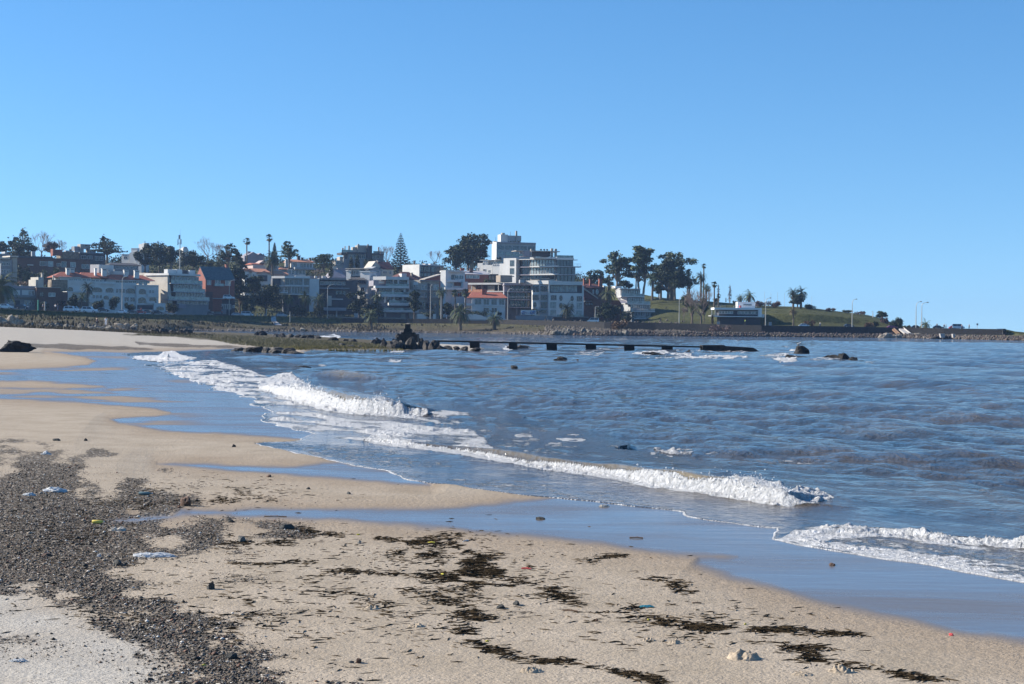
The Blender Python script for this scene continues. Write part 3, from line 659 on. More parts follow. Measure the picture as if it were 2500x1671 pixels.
me = npmesh('sea', V, idx[quads], 'sea_water', dict(foam=foam[used], shallow=(shallow * 1.0)[used], crest=np.clip((B1[0] + B2[0] * 1.6 + B4[0] * 1.5 + B6[0]) * 3.2, 0, 0.9)[used]), smooth=True)
tag(link('sea', me), 'silty blue-brown sea with small breakers and white foam', 'sea', kind='structure')
# ---- spray thrown up by the breakers
sp = []
for (uarr, zz_, hmin) in ((B1[1], B1[0], 0.22), (B2[1], B2[0], 0.11), (B5[1], B5[0], 0.18)):
    mk = np.where((foam > 0.75) & (zz_ > hmin) & (uarr > 0.12) & (uarr < 0.75))[0]
    if len(mk) == 0: continue
    pick = rng.choice(mk, 2200 if zz_.max() > 0.3 else 1700)
    hgt = rng.exponential(0.20, len(pick)) * zz_[pick] * 0.9 * (0.3 + 1.4 * vn(wx[pick] * 2.5, wy[pick] * 2.5, 9) ** 2)
    sp.append(np.stack([wx[pick] + rng.normal(0, 0.03, len(pick)), wy[pick] + rng.normal(0, 0.03, len(pick)), z[pick] + hgt], 1))
sp = np.concatenate(sp)
mat('foam_white', (0.68, 0.685, 0.69), 0.7, 0.05, 5)
sz = np.clip(rng.gamma(2, 0.0032, len(sp)), 0.003, 0.03) * np.clip(sp[:, 1] / 32, 0.7, 1.6)
V, F, _ = stones_mesh(sp, sz, np.zeros((len(sp), 4)), 1.0, 5)
tag(link('spray', npmesh('spray', V, F, 'foam_white', smooth=True)), 'white spray thrown up along the crests of the two breakers', 'spray', kind='stuff')
# ================================================================ FAR SHORE TERRAIN
ST_ = [-900, 0, 200, 400, 470, 600, 800, 1000, 1200, 1400, 1480, 1600, 1700, 1862, 1965, 2042, 2112, 2150, 2206, 2300, 2460, 2500, 2700, 3300]
def row(d): # list aligned with stations, None -> interpolate
    xs = [s for s, v in zip(ST_, d) if v is not None]; vs = [v for v in d if v is not None]
    return np.interp(ST_, xs, vs)
shD = row([290, 290, 300, 440, 538, 560, 600, 590, 575, 505, 500, 520, 525, 550, 560, 565, 570, 573, 560, 530, 485, 475, 440, 400])
zof = lambda y, D: 2.2 + (np.array([hor(s) for s in ST_]) - y) * D / FPX
R = R
rows = []
rows.append((shD - 14, np.full(len(ST_), -1.4)))
rows.append((shD, row([1.3, 1.2, 0.8, 0.15, 0.0] + [0.0] * 19)))
D2 = shD + row([60, 60, 70, 40, 14, 14, 12, 12, 12, 6, 4, 3, 3, 3, 3, 3, 3, 3, 3, 3, 3, 3, 3, 3])
y2 = row([790, 790, 788, 793, 800, 802, 803, 805, 808, 810, 812, 815, 815, 817, 818, 819, 820, 820, 820, 822, 826, 826, 822, 822])
rows.append((D2, zof(y2, D2)))
D3 = row([395, 405, 455, 560, 590, 622, 638, 634, 624, 602, 593, 589, 584, 574, 574, 576, 580, 580, 579, 572, 563, 558, 530, 500])
y3 = row([768, 768, 773, 779, 781, 785.5, 788, 789.5, 791, 798, 806, 809, 811, 813, 814, 815, 816, 816, 816, 817, 819, 818, 817, 817])
rows.append((D3, zof(y3, D3)))
D4 = D3 + row([1.6] * 6 + [1.2] + [0.5] * 14 + [4, 4, 4])
y4 = row([753, 755.5, 763.5, 769, 770, 771.5, 777, 779.5, 780.5, 785.5, 787.5, 789.5, 792, 796, 797.5, 798.5, 800, 800.5, 801.5, 803, 805.5, 815, 816, 816])
rows.append((D4, zof(y4, D4))); rdz = zof(y4, D4)
D5 = D4 + row([262, 250, 205, 100, 72, 45, 45, 48, 60, 100, 95, 20, 20, 16, 15, 15, 15, 15, 15, 14, 14, 14, 14, 14])
rows.append((D5, rdz + 0.0))
D6 = D5 + row([60, 60, 60, 60, 60, 60, 60, 60, 60, 60, 60, 20, 20, 16, 14, 14, 12, 10, 10, 10, 10, 10, 10, 10])
z6 = rdz + row([7, 7, 7, 7, 7, 7, 7, 7, 6, 5, 4, 1.6, 1.4, 0.5, 1.3, 1.5, 0.8, 0.8, 0, 0, 0, 0, 0, 0])
rows.append((D6, z6))
rows.append((D6 + row([3] * 24), z6 + row([0.4] * 12 + [0.5, 3.6, 3.4, 2.2, 2.2, 1.2, 0, 0, 0, 0, 0, 0])))
D7 = D6 + row([110, 110, 110, 110, 110, 110, 110, 110, 110, 90, 60, 90, 85, 85, 80, 70, 60, 55, 12, 10, 10, 10, 10, 10])
z7 = np.where(np.array(ST_) < 1550, zof(row([650, 645, 642, 645, 640, 640, 645, 655, 665, 680, 700, 727, 734, 747, 749, 760, 767, 775, 800, 803, 806, 815, 816, 816]), D7), zof(row([650, 645, 642, 645, 640, 640, 645, 655, 665, 680, 700, 727, 734, 747, 750, 760.5, 768, 776, 801.5, 803, 806, 815, 816, 816]), D7))
z7 = np.where(np.array(ST_) >= 2206, rdz, z7)
rows.append((D7, z7))
rows.append((D7 + 60, z7 - row([2] * 18 + [2.5] * 6)))
rows.append((D7 + 260, z7 - row([6] * 18 + [6.5] * 6)))
rows.append((D7 + 420, np.full(len(ST_), -3.0)))
RD = np.array([r_0[0] for r_0 in rows]); RZ = np.array([r_0[1] for r_0 in rows])
def tz(px, D):
    d = [np.interp(px, ST_, RD[k]) for k in range(len(rows))]; zz = [np.interp(px, ST_, RZ[k]) for k in range(len(rows))]
    return float(np.interp(D, d, zz))
pxs = np.arange(-900, 3301, 5.0)
sub = [6, 6, 12, 6, 6, 14, 5, 16, 6, 4, 2]
Vt = []; ks = []; gr = []
def smx(a): return np.convolve(np.pad(a, 8, mode='edge'), np.ones(17) / 17, 'valid')
for k in range(len(rows) - 1):
    for q in range(sub[k]):
        a = q / sub[k]
        Dk = np.interp(pxs, ST_, RD[k]) * (1 - a) + np.interp(pxs, ST_, RD[k + 1]) * a
        zk = np.interp(pxs, ST_, RZ[k]) * (1 - a) + np.interp(pxs, ST_, RZ[k + 1]) * a
        if k >= 5: Dk, zk = smx(Dk), smx(zk)
        x = Dk * (pxs - 1250) / FPX; amp = [0.3, 0.35, 0.35, 0.25, 0.0, 0.3, 0.3, 0.6, 0.5, 0.5, 0.2][k] * math.sin(math.pi * a) ** 0.5 if 0 < a < 1 else 0.05
        zk = zk + amp * (fbm(x * 0.12, Dk * 0.12, 11, 4) - 0.5) * 1.6
        Vt.append(np.stack([x, Dk, zk], 1)); gr.append(np.full(len(pxs), k + a))
Vt = np.array(Vt); gr = np.array(gr); n0, n1_ = Vt.shape[:2]
Fi = np.arange(n0 * n1_).reshape(n0, n1_)
qd = np.stack([Fi[:-1, :-1], Fi[:-1, 1:], Fi[1:, 1:], Fi[1:, :-1]], -1).reshape(-1, 4)
m, t, b = nodes_of('far_land'); MATS['far_land'] = m
g = geo(t); ag = att(t, 'zone')
nA = noise(t, 0.12, 6, 0.65, g); nB = noise(t, 0.8, 6, 0.75, g)
zz_ = mth(t, 'ADD', ag, mth(t, 'MULTIPLY', mth(t, 'SUBTRACT', nA.outputs['Fac'], 0.5), 1.1))
zc = ramp(t, mth(t, 'DIVIDE', zz_, 11.0), [(0.10, (0.12, 0.10, 0.075)), (0.20, (0.11, 0.095, 0.065)), (0.27, (0.125, 0.12, 0.062)), (0.34, (0.075, 0.085, 0.035)), (0.40, (0.05, 0.06, 0.03)), (0.46, (0.075, 0.08, 0.036)), (0.62, (0.085, 0.09, 0.038)), (1.0, (0.08, 0.09, 0.038))]).outputs[0]
vr = ramp(t, nB.outputs['Fac'], [(0.34, (0.42, 0.42, 0.42)), (0.66, (1.45, 1.4, 1.25))]).outputs[0]
L(t, mixc(t, 1.0, zc, vr, 'MULTIPLY'), b.inputs['Base Color']); b.inputs['Roughness'].default_value = 0.95; b.inputs['Specular IOR Level'].default_value = 0.1
bn = N(t, 'ShaderNodeBump'); bn.inputs['Distance'].default_value = 0.5; L(t, nB.outputs['Fac'], bn.inputs['Height']); L(t, bn.outputs[0], b.inputs['Normal'])
tag(link('hillside', npmesh('hillside', Vt.reshape(-1, 3), qd, 'far_land', dict(zone=gr.ravel()))), 'grassy shore and low hill across the bay', 'hill', kind='structure')
# road along the promenade
pr = np.arange(-900, 2456, 10.0); a0 = np.interp(pr, ST_, D4) + 3; a1 = a0 + 12; rz = np.interp(pr, ST_, rdz)
def xz(D, z): return np.stack([D * (pr - 1250) / FPX, D, z], 1)
V = np.concatenate([xz(a0, rz + 0.14), xz(a1, rz + 0.14)]); n = len(pr); i = np.arange(n - 1)
tag(link('road', npmesh('road', V, np.stack([i, i + 1, i + 1 + n, i + n], 1), 'asphalt')), 'coast road', 'road', kind='structure')
# footpath down the bank
ph = []
for k in range(13):
    a = k / 12; D = 604 + a * 26; p0, p1 = 672 - a * 12, 688 - a * 16
    ph += [(D * (p0 - 1250) / FPX, D, max(tz(p0, D), tz(p1, D)) + 0.22), (D * (p1 - 1250) / FPX, D, max(tz(p0, D), tz(p1, D)) + 0.22)]
mb = MB(); mb.v = ph; mb.f = [(2 * k, 2 * k + 1, 2 * k + 3, 2 * k + 2) for k in range(12)]
tag(mb.build('footpath', 'path_concrete'), 'pale concrete path down the grass bank', 'path', kind='structure')
# walls of the promenade
def seawall(name, p0, p1, label, mname, th=0.6, up=0.0):
    pr = np.linspace(p0, p1, max(2, int((p1 - p0) / 15))); mb = MB(); n = len(pr)
    for p in pr:
        D = np.interp(p, ST_, D3) - 0.9; zt = np.interp(p, ST_, rdz) + up; zb = np.interp(p, ST_, RZ[3]) - 1.5; x = D * (p - 1250) / FPX; x2 = (D + th) * (p - 1250) / FPX
        mb.v += [(x, D, zb), (x, D, zt), (x2, D + th, zt), (x2, D + th, zb)]
    for i in range(n - 1):
        for a, c in ((0, 1), (1, 2), (2, 3), (3, 0)): mb.f.append((4 * i + a, 4 * i + 4 + a, 4 * i + 4 + c, 4 * i + c))
    mb.f += [(0, 1, 2, 3), (4 * n - 1, 4 * n - 2, 4 * n - 3, 4 * n - 4)]
    return tag(mb.build(name, mname), label, 'wall')
seawall('retaining_wall', 835, 1352, 'low grey retaining wall behind the grass strip in front of the white flats', 'masonry_dark', 0.6, 0.1)
seawall('sea_wall', 1352, 2457, 'long dark stone sea wall running round the headland to its point', 'masonry_dark', 0.9, 0.15)

# ================================================================ BUILDINGS
class B:
    def __init__(s, c, x0, yb, D, a, name, label, cat, group=None, skirt=6.0):
        D = max(D, np.interp(X(c, x0), ST_, D4) + (18 if skirt > 3 else 3), np.interp(X(c, x0) + 50, ST_, D4) + (17 if skirt > 3 else 2))
        s.c = c; s.x0 = X(c, x0); s.yb = Y(c, yb); s.s = D / FPX; s.a = R(a); s.sk = skirt
        phi = math.atan((s.x0 - 1250) / FPX)
        s.o = empty(name, P(s.x0, s.yb, D), s.a - phi); tag(s.o, label, cat, group)
    def sub(s, x0, a, v=0.0):
        """a second front of the same building, turned by its own angle about the corner at x0"""
        n = object.__new__(B); n.__dict__.update(s.__dict__); n.x0 = X(s.c, x0); n.a = R(a); n.off = (s.u(x0, v), v, R(a) - s.a); n.before = set(s.o.children); return n
    def done(s):
        for o in s.o.children:
            if o not in s.before: o.location = (s.off[0], s.off[1], 0); o.rotation_euler = (0, 0, s.off[2])
    def u(s, x, v=0.0): return ((X(s.c, x) - s.x0) * s.s + v * math.sin(s.a)) / math.cos(s.a)
    def z(s, y): return -s.sk if y is None else (s.yb - Y(s.c, y)) * s.s
    def part(s, name, m, boxes, parent=None, label=None):
        mb = MB()
        for (x0, x1, y0, y1, v0, v1) in boxes: mb.box(s.u(x0, v0), s.u(x1, v0), v0, v1, s.z(y1), s.z(y0))
        o = mb.build(name, m, parent or s.o)
        if label: o['label'] = label
        return o
    def win(s, x0, x1, y0, y1, n=1, m=1, v=0.0, glass='glass_mid', frame='white_metal', gap=0.22, vgap=0.3, mull=1, name='window'):
        dx = (x1 - x0) / (n + (n - 1) * gap); dy = (y1 - y0) / (m + (m - 1) * vgap)
        for j in range(m):
            for i in range(n):
                a = x0 + i * dx * (1 + gap); c = y0 + j * dy * (1 + vgap)
                u0, u1, z0, z1 = s.u(a, v), s.u(a + dx, v), s.z(c + dy), s.z(c)
                fr = MB(); w_ = min(0.09, (u1 - u0) * 0.12)
                fr.box(u0, u1, v - 0.09, v + 0.02, z1 - w_, z1).box(u0, u1, v - 0.09, v + 0.02, z0, z0 + w_).box(u0, u0 + w_, v - 0.09, v + 0.02, z0 + w_, z1 - w_).box(u1 - w_, u1, v - 0.09, v + 0.02, z0 + w_, z1 - w_)
                k = mull if mull >= 0 else max(1, int((u1 - u0) / 1.1)) - 1
                for q in range(k):
                    um = u0 + (u1 - u0) * (q + 1) / (k + 1); fr.box(um - 0.035, um + 0.035, v - 0.08, v + 0.02, z0 + w_, z1 - w_)
                f = fr.build(name, frame, s.o)
                MB().box(u0 + 0.02, u1 - 0.02, v - 0.04, v + 0.04, z0 + 0.02, z1 - 0.02).build('pane', glass, f)
    def arch(s, x0, x1, y0, y1, v=0.0, full=False, glass='glass_dark', frame='white_render'):
        u0, u1, z0, z1 = s.u(x0, v), s.u(x1, v), s.z(y1), s.z(y0); cu = (u0 + u1) / 2; ru = (u1 - u0) / 2
        if full: f = lambda e: [(cu + (ru + e) * math.cos(t_), (z0 + z1) / 2 + ((z1 - z0) / 2 + e) * math.sin(t_)) for t_ in np.linspace(0, 2 * math.pi, 21)[:-1]]
        else: f = lambda e: [(u0 - e, z0 - e), (u1 + e, z0 - e)] + [(cu + (ru + e) * math.cos(t_), z0 + (z1 - z0) * 0.55 + ((z1 - z0) * 0.45 + e) * math.sin(t_)) for t_ in np.linspace(0, math.pi, 11)]
        fr = MB().prism(f(0.12), v - 0.05, v + 0.05).build('window', frame, s.o)
        MB().prism(f(0.0), v - 0.09, v + 0.03).build('pane', glass, fr)
    def hip(s, x0, x1, ye, yr, v0, v1, m, over=0.5, rx=0.25, parent=None, name='roof', th=0.15):
        u0, u1 = s.u(x0, v0) - over, s.u(x1, v0) + over; a, c = v0 - over, v1 + over; ze, zr = s.z(ye), s.z(yr); d = (u1 - u0) * rx; vm = (a + c) / 2
        mb = MB().poly([(u0, a, ze), (u1, a, ze), (u1, c, ze), (u0, c, ze), (u0 + d, vm, zr), (u1 - d, vm, zr), (u0, a, ze - th), (u1, a, ze - th), (u1, c, ze - th), (u0, c, ze - th)],
                       [(0, 1, 5, 4), (1, 2, 5), (2, 3, 4, 5), (3, 0, 4), (0, 6, 7, 1), (1, 7, 8, 2), (2, 8, 9, 3), (3, 9, 6, 0), (9, 8, 7, 6)])
        return mb.build(name, m, parent or s.o)
    def gable_front(s, x0, x1, ye, yr, v0, v1, m, wall, over=0.4, xr=None):
        """gable end faces the camera, ridge runs back"""
        u0, u1 = s.u(x0, v0), s.u(x1, v0); um = s.u(xr, v0) if xr else (u0 + u1) / 2; ze, zr = s.z(ye), s.z(yr)
        MB().prism([(u0, ze), (u1, ze), (um, zr)], v0, v1).build('gable', wall, s.o)
        k1 = (zr - ze) / (um - u0); k2 = (zr - ze) / (u1 - um)
        return MB().prism([(u0 - over, ze - over * k1 + 0.02), (um, zr + 0.02), (u1 + over, ze - over * k2 + 0.02), (u1 + over, ze - over * k2 + 0.27), (um, zr + 0.27), (u0 - over, ze - over * k1 + 0.27)], v0 - over, v1 + over).build('roof', m, s.o)
    def gable_side(s, x0, x1, ye, yr, v0, v1, m, wall, over=0.4):
        """slope faces the camera, gables at the sides"""
        u0, u1 = s.u(x0, v0), s.u(x1, v0); ze, zr = s.z(ye), s.z(yr); vm = (v0 + v1) / 2; k = (zr - ze) / (vm - v0)
        MB().poly([(u0, v0, ze), (u0, v1, ze), (u0, vm, zr), (u1, v0, ze), (u1, v1, ze), (u1, vm, zr)], [(0, 2, 1), (3, 4, 5), (0, 3, 5, 2), (1, 2, 5, 4), (0, 1, 4, 3)]).build('gable', wall, s.o)
        a, c = u0 - 0.15, u1 + 0.15
        pr = [(v0 - over, ze - over * k + 0.02), (vm, zr + 0.02), (v1 + over, ze - over * k + 0.02), (v1 + over, ze - over * k + 0.25), (vm, zr + 0.25), (v0 - over, ze - over * k + 0.25)]
        return MB().poly([(a, y, z_) for y, z_ in pr] + [(c, y, z_) for y, z_ in pr], [(0, 1, 4, 5), (1, 2, 3, 4), (11, 10, 7, 6), (10, 9, 8, 7), (0, 6, 7, 1), (1, 7, 8, 2), (2, 8, 9, 3), (3, 9, 10, 4), (4, 10, 11, 5), (5, 11, 6, 0)]).build('roof', m, s.o)
    def slab(s, x0, x1, y0, y1, v0, v1, m='white_render', name='balcony'):
        return s.part(name, m, [(x0, x1, y0, y1, v0, v1)])
    def rail(s, x0, x1, y0, y1, v, parent=None, glass='glass_rail', bars=False):
        u0, u1, z0, z1 = s.u(x0, v), s.u(x1, v), s.z(y1), s.z(y0); mb = MB()
        if bars:
            mb.box(u0, u1, v, v + 0.06, z1 - 0.08, z1).box(u0, u1, v, v + 0.05, (z0 + z1) / 2 - 0.03, (z0 + z1) / 2 + 0.03)
            k = max(2, int((u1 - u0) / 1.2))
            for i in range(k + 1):
                q = u0 + (u1 - u0 - 0.06) * i / k; mb.box(q, q + 0.06, v + 0.005, v + 0.045, z0, z1 - 0.08)
            return mb.build('railing', 'white_metal', parent or s.o)
        mb.box(u0, u1, v, v + 0.04, z0, z1)
        return mb.build('railing', glass, parent or s.o)
    def chim(s, x0, x1, y0, y1, v, d=1.0, m='white_render', cap=True, name='chimney', capm=None):
        o = s.part(name, m, [(x0, x1, y0, y1, v, v + d)])
        if cap:
            u0, u1 = s.u(x0, v), s.u(x1, v); z_ = s.z(y0)
            MB().box(u0 - 0.12, u1 + 0.12, v - 0.12, v + d + 0.12, z_ + 0.003, z_ + 0.22).build('chimney_cap', capm or m, o)
        return o
W_ = 'white_render'
# ---- A: left end
b = B('A', 10, 800, 640, 18, 'house', 'grey rendered house with up-tilted tan eaves at the left edge above the big palm', 'house')
b.part('wall', 'grey_render', [(10, 160, 520, None, 0, 10)]); b.win(20, 130, 560, 610, 2, 1, glass='glass_dark'); b.win(20, 130, 660, 710, 2, 1, glass='glass_dark')
b.part('roof', 'cream_render', [(-60, 130, 496, 516, -1, 9), (130, 240, 470, 488, -1, 8)]); b.part('side_wing', 'concrete', [(165, 225, 492, None, 0.5, 6)])
b = B('A', -120, 480, 760, 15, 'house', 'pale house with a flat grey roof among trees at the far left skyline', 'house')
b.part('wall', 'pale_grey_render', [(-160, 60, 440, None, 0, 8), (60, 135, 410, None, 1, 7)]); b.win(-90, 30, 450, 475, 3, 1, glass='glass_dark')
b = B('A', 10, 1200, 545, 12, 'house', 'low two storey grey house with white upper panels beside the big palm at left', 'house')
b.part('wall', 'grey_render', [(10, 490, 915, None, 0, 10)]); b.part('parapet', 'mauve_render', [(10, 485, 880, 914, -0.3, 0)]); b.part('wall_panel', W_, [(165, 262, 940, 1005, -0.12, 0), (288, 360, 935, 1005, -0.12, 0), (360, 460, 935, 1005, -0.1, 0)])
b.win(370, 445, 945, 1005, 2, 1, v=-0.15, glass='glass_dark'); b.slab(10, 480, 1010, 1040, -1.4, 0, 'grey_render'); b.win(110, 180, 1070, 1120, 2, 1); b.part('garage_door', 'dark_render', [(190, 262, 1080, 1175, -0.08, 0)]); b.win(320, 460, 1080, 1140, 3, 1, glass='glass_dark')
b.part('chimney', 'cream_render', [(265, 295, 868, 880, 2, 3)])
b = B('A', 495, 1200, 548, 10, 'house', 'dark brown brick house with one pale upstairs window left of the white terraced block', 'house')
b.part('wall', 'brick_dark', [(495, 815, 908, None, 0, 10), (815, 910, 960, None, 0.4, 9)]); b.win(655, 745, 975, 1030, 1, 1, glass='glass_light'); b.win(540, 590, 970, 1030, 1, 1, glass='glass_dark', frame='black_metal'); b.win(560, 640, 1090, 1160, 2, 1, glass='glass_dark', frame='black_metal'); b.win(780, 870, 1080, 1150, 2, 1, glass='glass_dark', frame='black_metal')
b.part('cornice', 'concrete', [(490, 820, 900, 907.5, -0.3, 3)])
b = B('A', 488, 905, 575, 30, 'house', 'small cream stair tower house with a chimney beside the creeper-covered wall', 'house')
b.part('wall', 'cream_render', [(520, 590, 765, None, 0, 5), (488, 530, 800, None, 0.3, 5)]); b.chim(570, 588, 712, 764, 1, 0.8, 'concrete'); b.win(535, 560, 770, 795, 1, 1, glass='glass_dark')
b = B('A', 690, 960, 560, 15, 'garden_wall', 'tall wall block covered in dry brown creeper left of the white terraces', 'wall')
b.part('wall', 'creeper', [(700, 915, 800, 955, 0, 4), (690, 740, 830, None, 0.5, 4), (820, 850, 955, 1010, -0.2, 2)]); b.chim(722, 738, 750, 829, 1, 0.7, 'concrete')
b = B('A', 360, 860, 600, 15, 'garden_wall', 'low earth-coloured wall below the olive bushes at left', 'wall', skirt=3)
b.part('wall', 'concrete', [(360, 480, 832, None, 0, 1)])
b = B('A', 170, 650, 700, 12, 'house', 'very long dark brick house with a flat roof and four pale windows', 'house')
b.part('wall', 'brick_dark', [(170, 1210, 500, None, 0, 12)]); b.part('roof', 'dark_render', [(150, 700, 474, 499, -0.8, 12.5), (700, 1230, 492, 499.5, -0.8, 12.5)])
for (x0, x1, y0, y1, gl) in [(530, 625, 540, 600, 'glass_dark'), (636, 708, 535, 608, 'glass_light'), (755, 810, 560, 600, 'glass_dark'), (818, 886, 535, 612, 'glass_mid'), (938, 1012, 540, 612, 'glass_light'), (1092, 1145, 565, 625, 'glass_mid'), (1150, 1200, 565, 625, 'glass_mid')]: b.win(x0, x1, y0, y1, 1, 1, glass=gl, mull=0)
b.chim(425, 472, 402, 473, 3, 1.5, 'pale_grey_render', cap=False); b.part('terrace_light', W_, [(370, 445, 590, 600, -1.2, 0)])
b = B('A', 1090, 560, 760, 20, 'house', 'dark flat-roofed house carrying a square concrete water tank on the left skyline', 'house')
b.part('wall', 'dark_render', [(1090, 1430, 440, None, 0, 11)]); b.part('side_wing', 'creeper', [(860, 1088, 425, None, 1.0, 9)]); b.win(1105, 1255, 470, 515, 2, 1, glass='glass_mid'); b.win(1288, 1402, 475, 532, 2, 1, glass='glass_mid')
b.part('cornice', 'grey_render', [(1085, 1440, 425, 439.5, -0.4, 11.3)]); b.part('parapet', 'pale_grey_render', [(900, 935, 405, 424, 2, 4), (945, 1000, 410, 424, 2, 3), (1020, 1080, 405, 424, 2, 3)])
o = b.part('water_tank', 'concrete', [(1095, 1225, 310, 372, 3, 7)]); b.part('tank_leg', 'concrete', [(1097, 1140, 372.5, 425, 3.2, 6.8), (1205, 1223, 372.5, 425, 3.2, 6.8)], parent=o)
b.part('roof_room', 'grey_render', [(1015, 1105, 342, 404, 4, 8)]); b.part('chimney', 'brick_red', [(735, 768, 395, 488, -1, 2), (770, 855, 400, 480, 0, 3)]); b.part('roof_room', 'mauve_render', [(1240, 1300, 378, 425, 3, 6)])
# white terraced block with red roofs
b = B('A', 910, 1205, 585, 14, 'terrace_block', 'white arched terrace block with red hip roofs and white chimneys at left', 'apartment building')
b.part('wall', W_, [(910, 1840, 825, None, 0, 12), (1845, 2150, 860, None, -1.2, 10), (1235, 1440, 785, 826, 1.6, 10), (1440, 2030, 790, 826, 1.4, 10), (820, 1230, 765, 826, 1.0, 9), (2085, 2245, 1100, None, -2.0, 6), (2010, 2150, 860, 970, -1.25, 4)])
b.part('parapet', W_, [(910, 1560, 815, 850, -0.25, 0), (1380, 1555, 828, 852, -0.6, -0.26), (1720, 2150, 850, 862, -1.5, -1.21)])
b.hip(735, 1200, 765, 690, 0.8, 8, 'tile_red', 0.5, 0.3); b.hip(1100, 1445, 760, 690, 1.2, 9, 'tile_red', 0.4, 0.12); b.hip(1445, 2080, 788, 708, 0.8, 10, 'tile_red', 0.5, 0.18)
b.part('eaves', W_, [(800, 1100, 762, 770, 0.2, 0.28)]); b.part('eaves', W_, [(1440, 2085, 788, 796, 0.2, 0.28)])
for (x0, x1, y0, y1, v) in [(903, 950, 645, 745, 2), (952, 1010, 645, 700, 3), (1283, 1306, 640, 738, 2), (1380, 1440, 640, 740, 2), (1460, 1490, 645, 695, 4), (1680, 1735, 652, 740, 2), (1823, 1885, 655, 760, 1.5)]:
    o = b.chim(x0, x1, y0, y1, v, 1.3); b.part('flue_opening', 'dark_render', [(x0 + 10, x1 - 10, y0 + 6, y0 + 14, v - 0.05, v)], parent=o)
q = b.sub(1340, -38, 5); q.part('penthouse', W_, [(1220, 1339, 575, 720, 0, 4)]); q.done(); b.part('penthouse', W_, [(1345, 1540, 578, 720, 6, 10), (1490, 1750, 660, 720, 6, 9)])
b.win(1240, 1440, 790, 840, 4, 1, v=1.55, glass='glass_mid'); b.win(1565, 1845, 798, 850, 5, 1, v=1.35, glass='glass_mid'); b.win(1880, 1995, 800, 848, 2, 1, v=1.35, glass='glass_light'); b.win(940, 1220, 783, 810, 5, 1, v=0.95, glass='glass_light')
for (x0, x1, y0, y1, v) in [(925, 990, 898, 955, 0), (1242, 1378, 898, 962, 0), (1428, 1534, 902, 962, 0), (1700, 1825, 902, 970, 0), (1878, 1976, 905, 978, -1.2), (1528, 1625, 1016, 1096, 0), (1868, 1974, 1024, 1103, -1.2), (2018, 2122, 1026, 1096, -1.2), (1400, 1470, 1010, 1060, 0)]: b.arch(x0, x1, y0, y1, v)
b.arch(2118, 2222, 1148, 1200, -2.0); b.win(1565, 1690, 908, 968, 3, 1, glass='glass_dark'); b.win(2012, 2090, 918, 968, 2, 1, v=-1.26, glass='glass_mid'); b.win(1680, 1822, 1022, 1085, 2, 1, glass='glass_dark'); b.win(1250, 1380, 1000, 1050, 3, 1, glass='glass_dark')
o = b.slab(1000, 1240, 965, 975, -1.2, 0); b.rail(1000, 1240, 940, 965, -1.2, o, bars=True); b.slab(1215, 1345, 1055, 1108, -1.6, 0); b.slab(2000, 2150, 968, 1020, -1.8, -1.2); b.slab(1990, 2100, 1075, 1110, -1.8, -1.2)
b.part('garage_door', 'dark_render', [(1858, 2072, 1130, 1190, -1.3, -1.2)]); b.part('door', 'dark_render', [(1740, 1785, 1140, 1200, -0.1, 0), (1000, 1200, 1100, 1200, -0.1, 0)])
b = B('A', 1560, 620, 720, 16, 'house', 'low grey house with a long dark roof behind the white chimneys', 'house')
b.part('wall', 'grey_render', [(1560, 1880, 600, None, 0, 8)]); b.hip(1500, 1900, 600, 565, 0, 8, 'dark_render', 0.6, 0.15); b.win(1580, 1860, 612, 650, 6, 1, glass='glass_dark')
b = B('A', 1765, 540, 790, -30, 'house', 'white house with a broad chimney next to the big dark fig trees', 'house')
b.part('wall', W_, [(1660, 1760, 460, None, 1, 9), (1765, 1850, 430, None, 0, 8), (1860, 1925, 545, None, -3, 4)]); b.chim(1788, 1870, 375, 429, 2, 2, W_); b.part('roof', 'mauve_render', [(1655, 1850, 452, 459.5, 0.8, 9)]); b.win(1690, 1740, 480, 520, 1, 1, v=1, glass='glass_dark')
b = B('A', 1962, 400, 830, 25, 'house', 'white stair tower with a mast rising behind the fig trees', 'house')
b.part('wall', 'pale_grey_render', [(1962, 2036, 310, None, 0, 6)]); b.part('roof', 'pale_grey_render', [(1995, 2036, 298, 309.5, 0, 5)]); b.part('mast', 'black_metal', [(1974, 1980, 270, 309, 1, 1.3)])
b = B('B', 262, 460, 850, 20, 'house', 'white roof tower peeping between the dark fig trees beside the antenna mast', 'house')
b.part('wall', W_, [(262, 330, 372, None, 0, 6), (85, 150, 358, None, 1, 6)]); b.part('roof_tank', 'pale_grey_render', [(270, 315, 350, 371, 1, 4)])
# ---- B
b = B('B', 95, 1285, 600, 40, 'apartment_block', 'glass-fronted block with slanting balconies and a tall cream side wall', 'apartment building')
b.part('wall', 'grey_render', [(95, 470, 745, 850, 1.5, 17), (125, 510, 850, 965, 1.2, 17), (150, 550, 965, 1080, 0.8, 17), (170, 610, 1080, None, 0.5, 17)])
mb = MB(); zt, zb = b.z(700), -6
mb.poly([(b.u(60, 0) + 0.1, 0.0, b.z(720)), (b.u(60, 0) + 0.1, 17, b.z(700)), (b.u(150, 0), 17, zb), (b.u(150, 0), -0.6, zb), (b.u(60, 0) - 0.5, 0.0, b.z(720)), (b.u(60, 0) - 0.5, 17, b.z(700)), (b.u(60, 0) - 0.5, 17, zb), (b.u(60, 0) - 0.5, -0.6, zb)], [(0, 1, 2, 3), (4, 7, 6, 5), (0, 3, 7, 4), (0, 4, 5, 1), (1, 5, 6, 2)])
mb.build('side_wall', 'cream_render', b.o)
b.slab(60, 495, 715, 742, -1.2, 12, W_, 'roof')
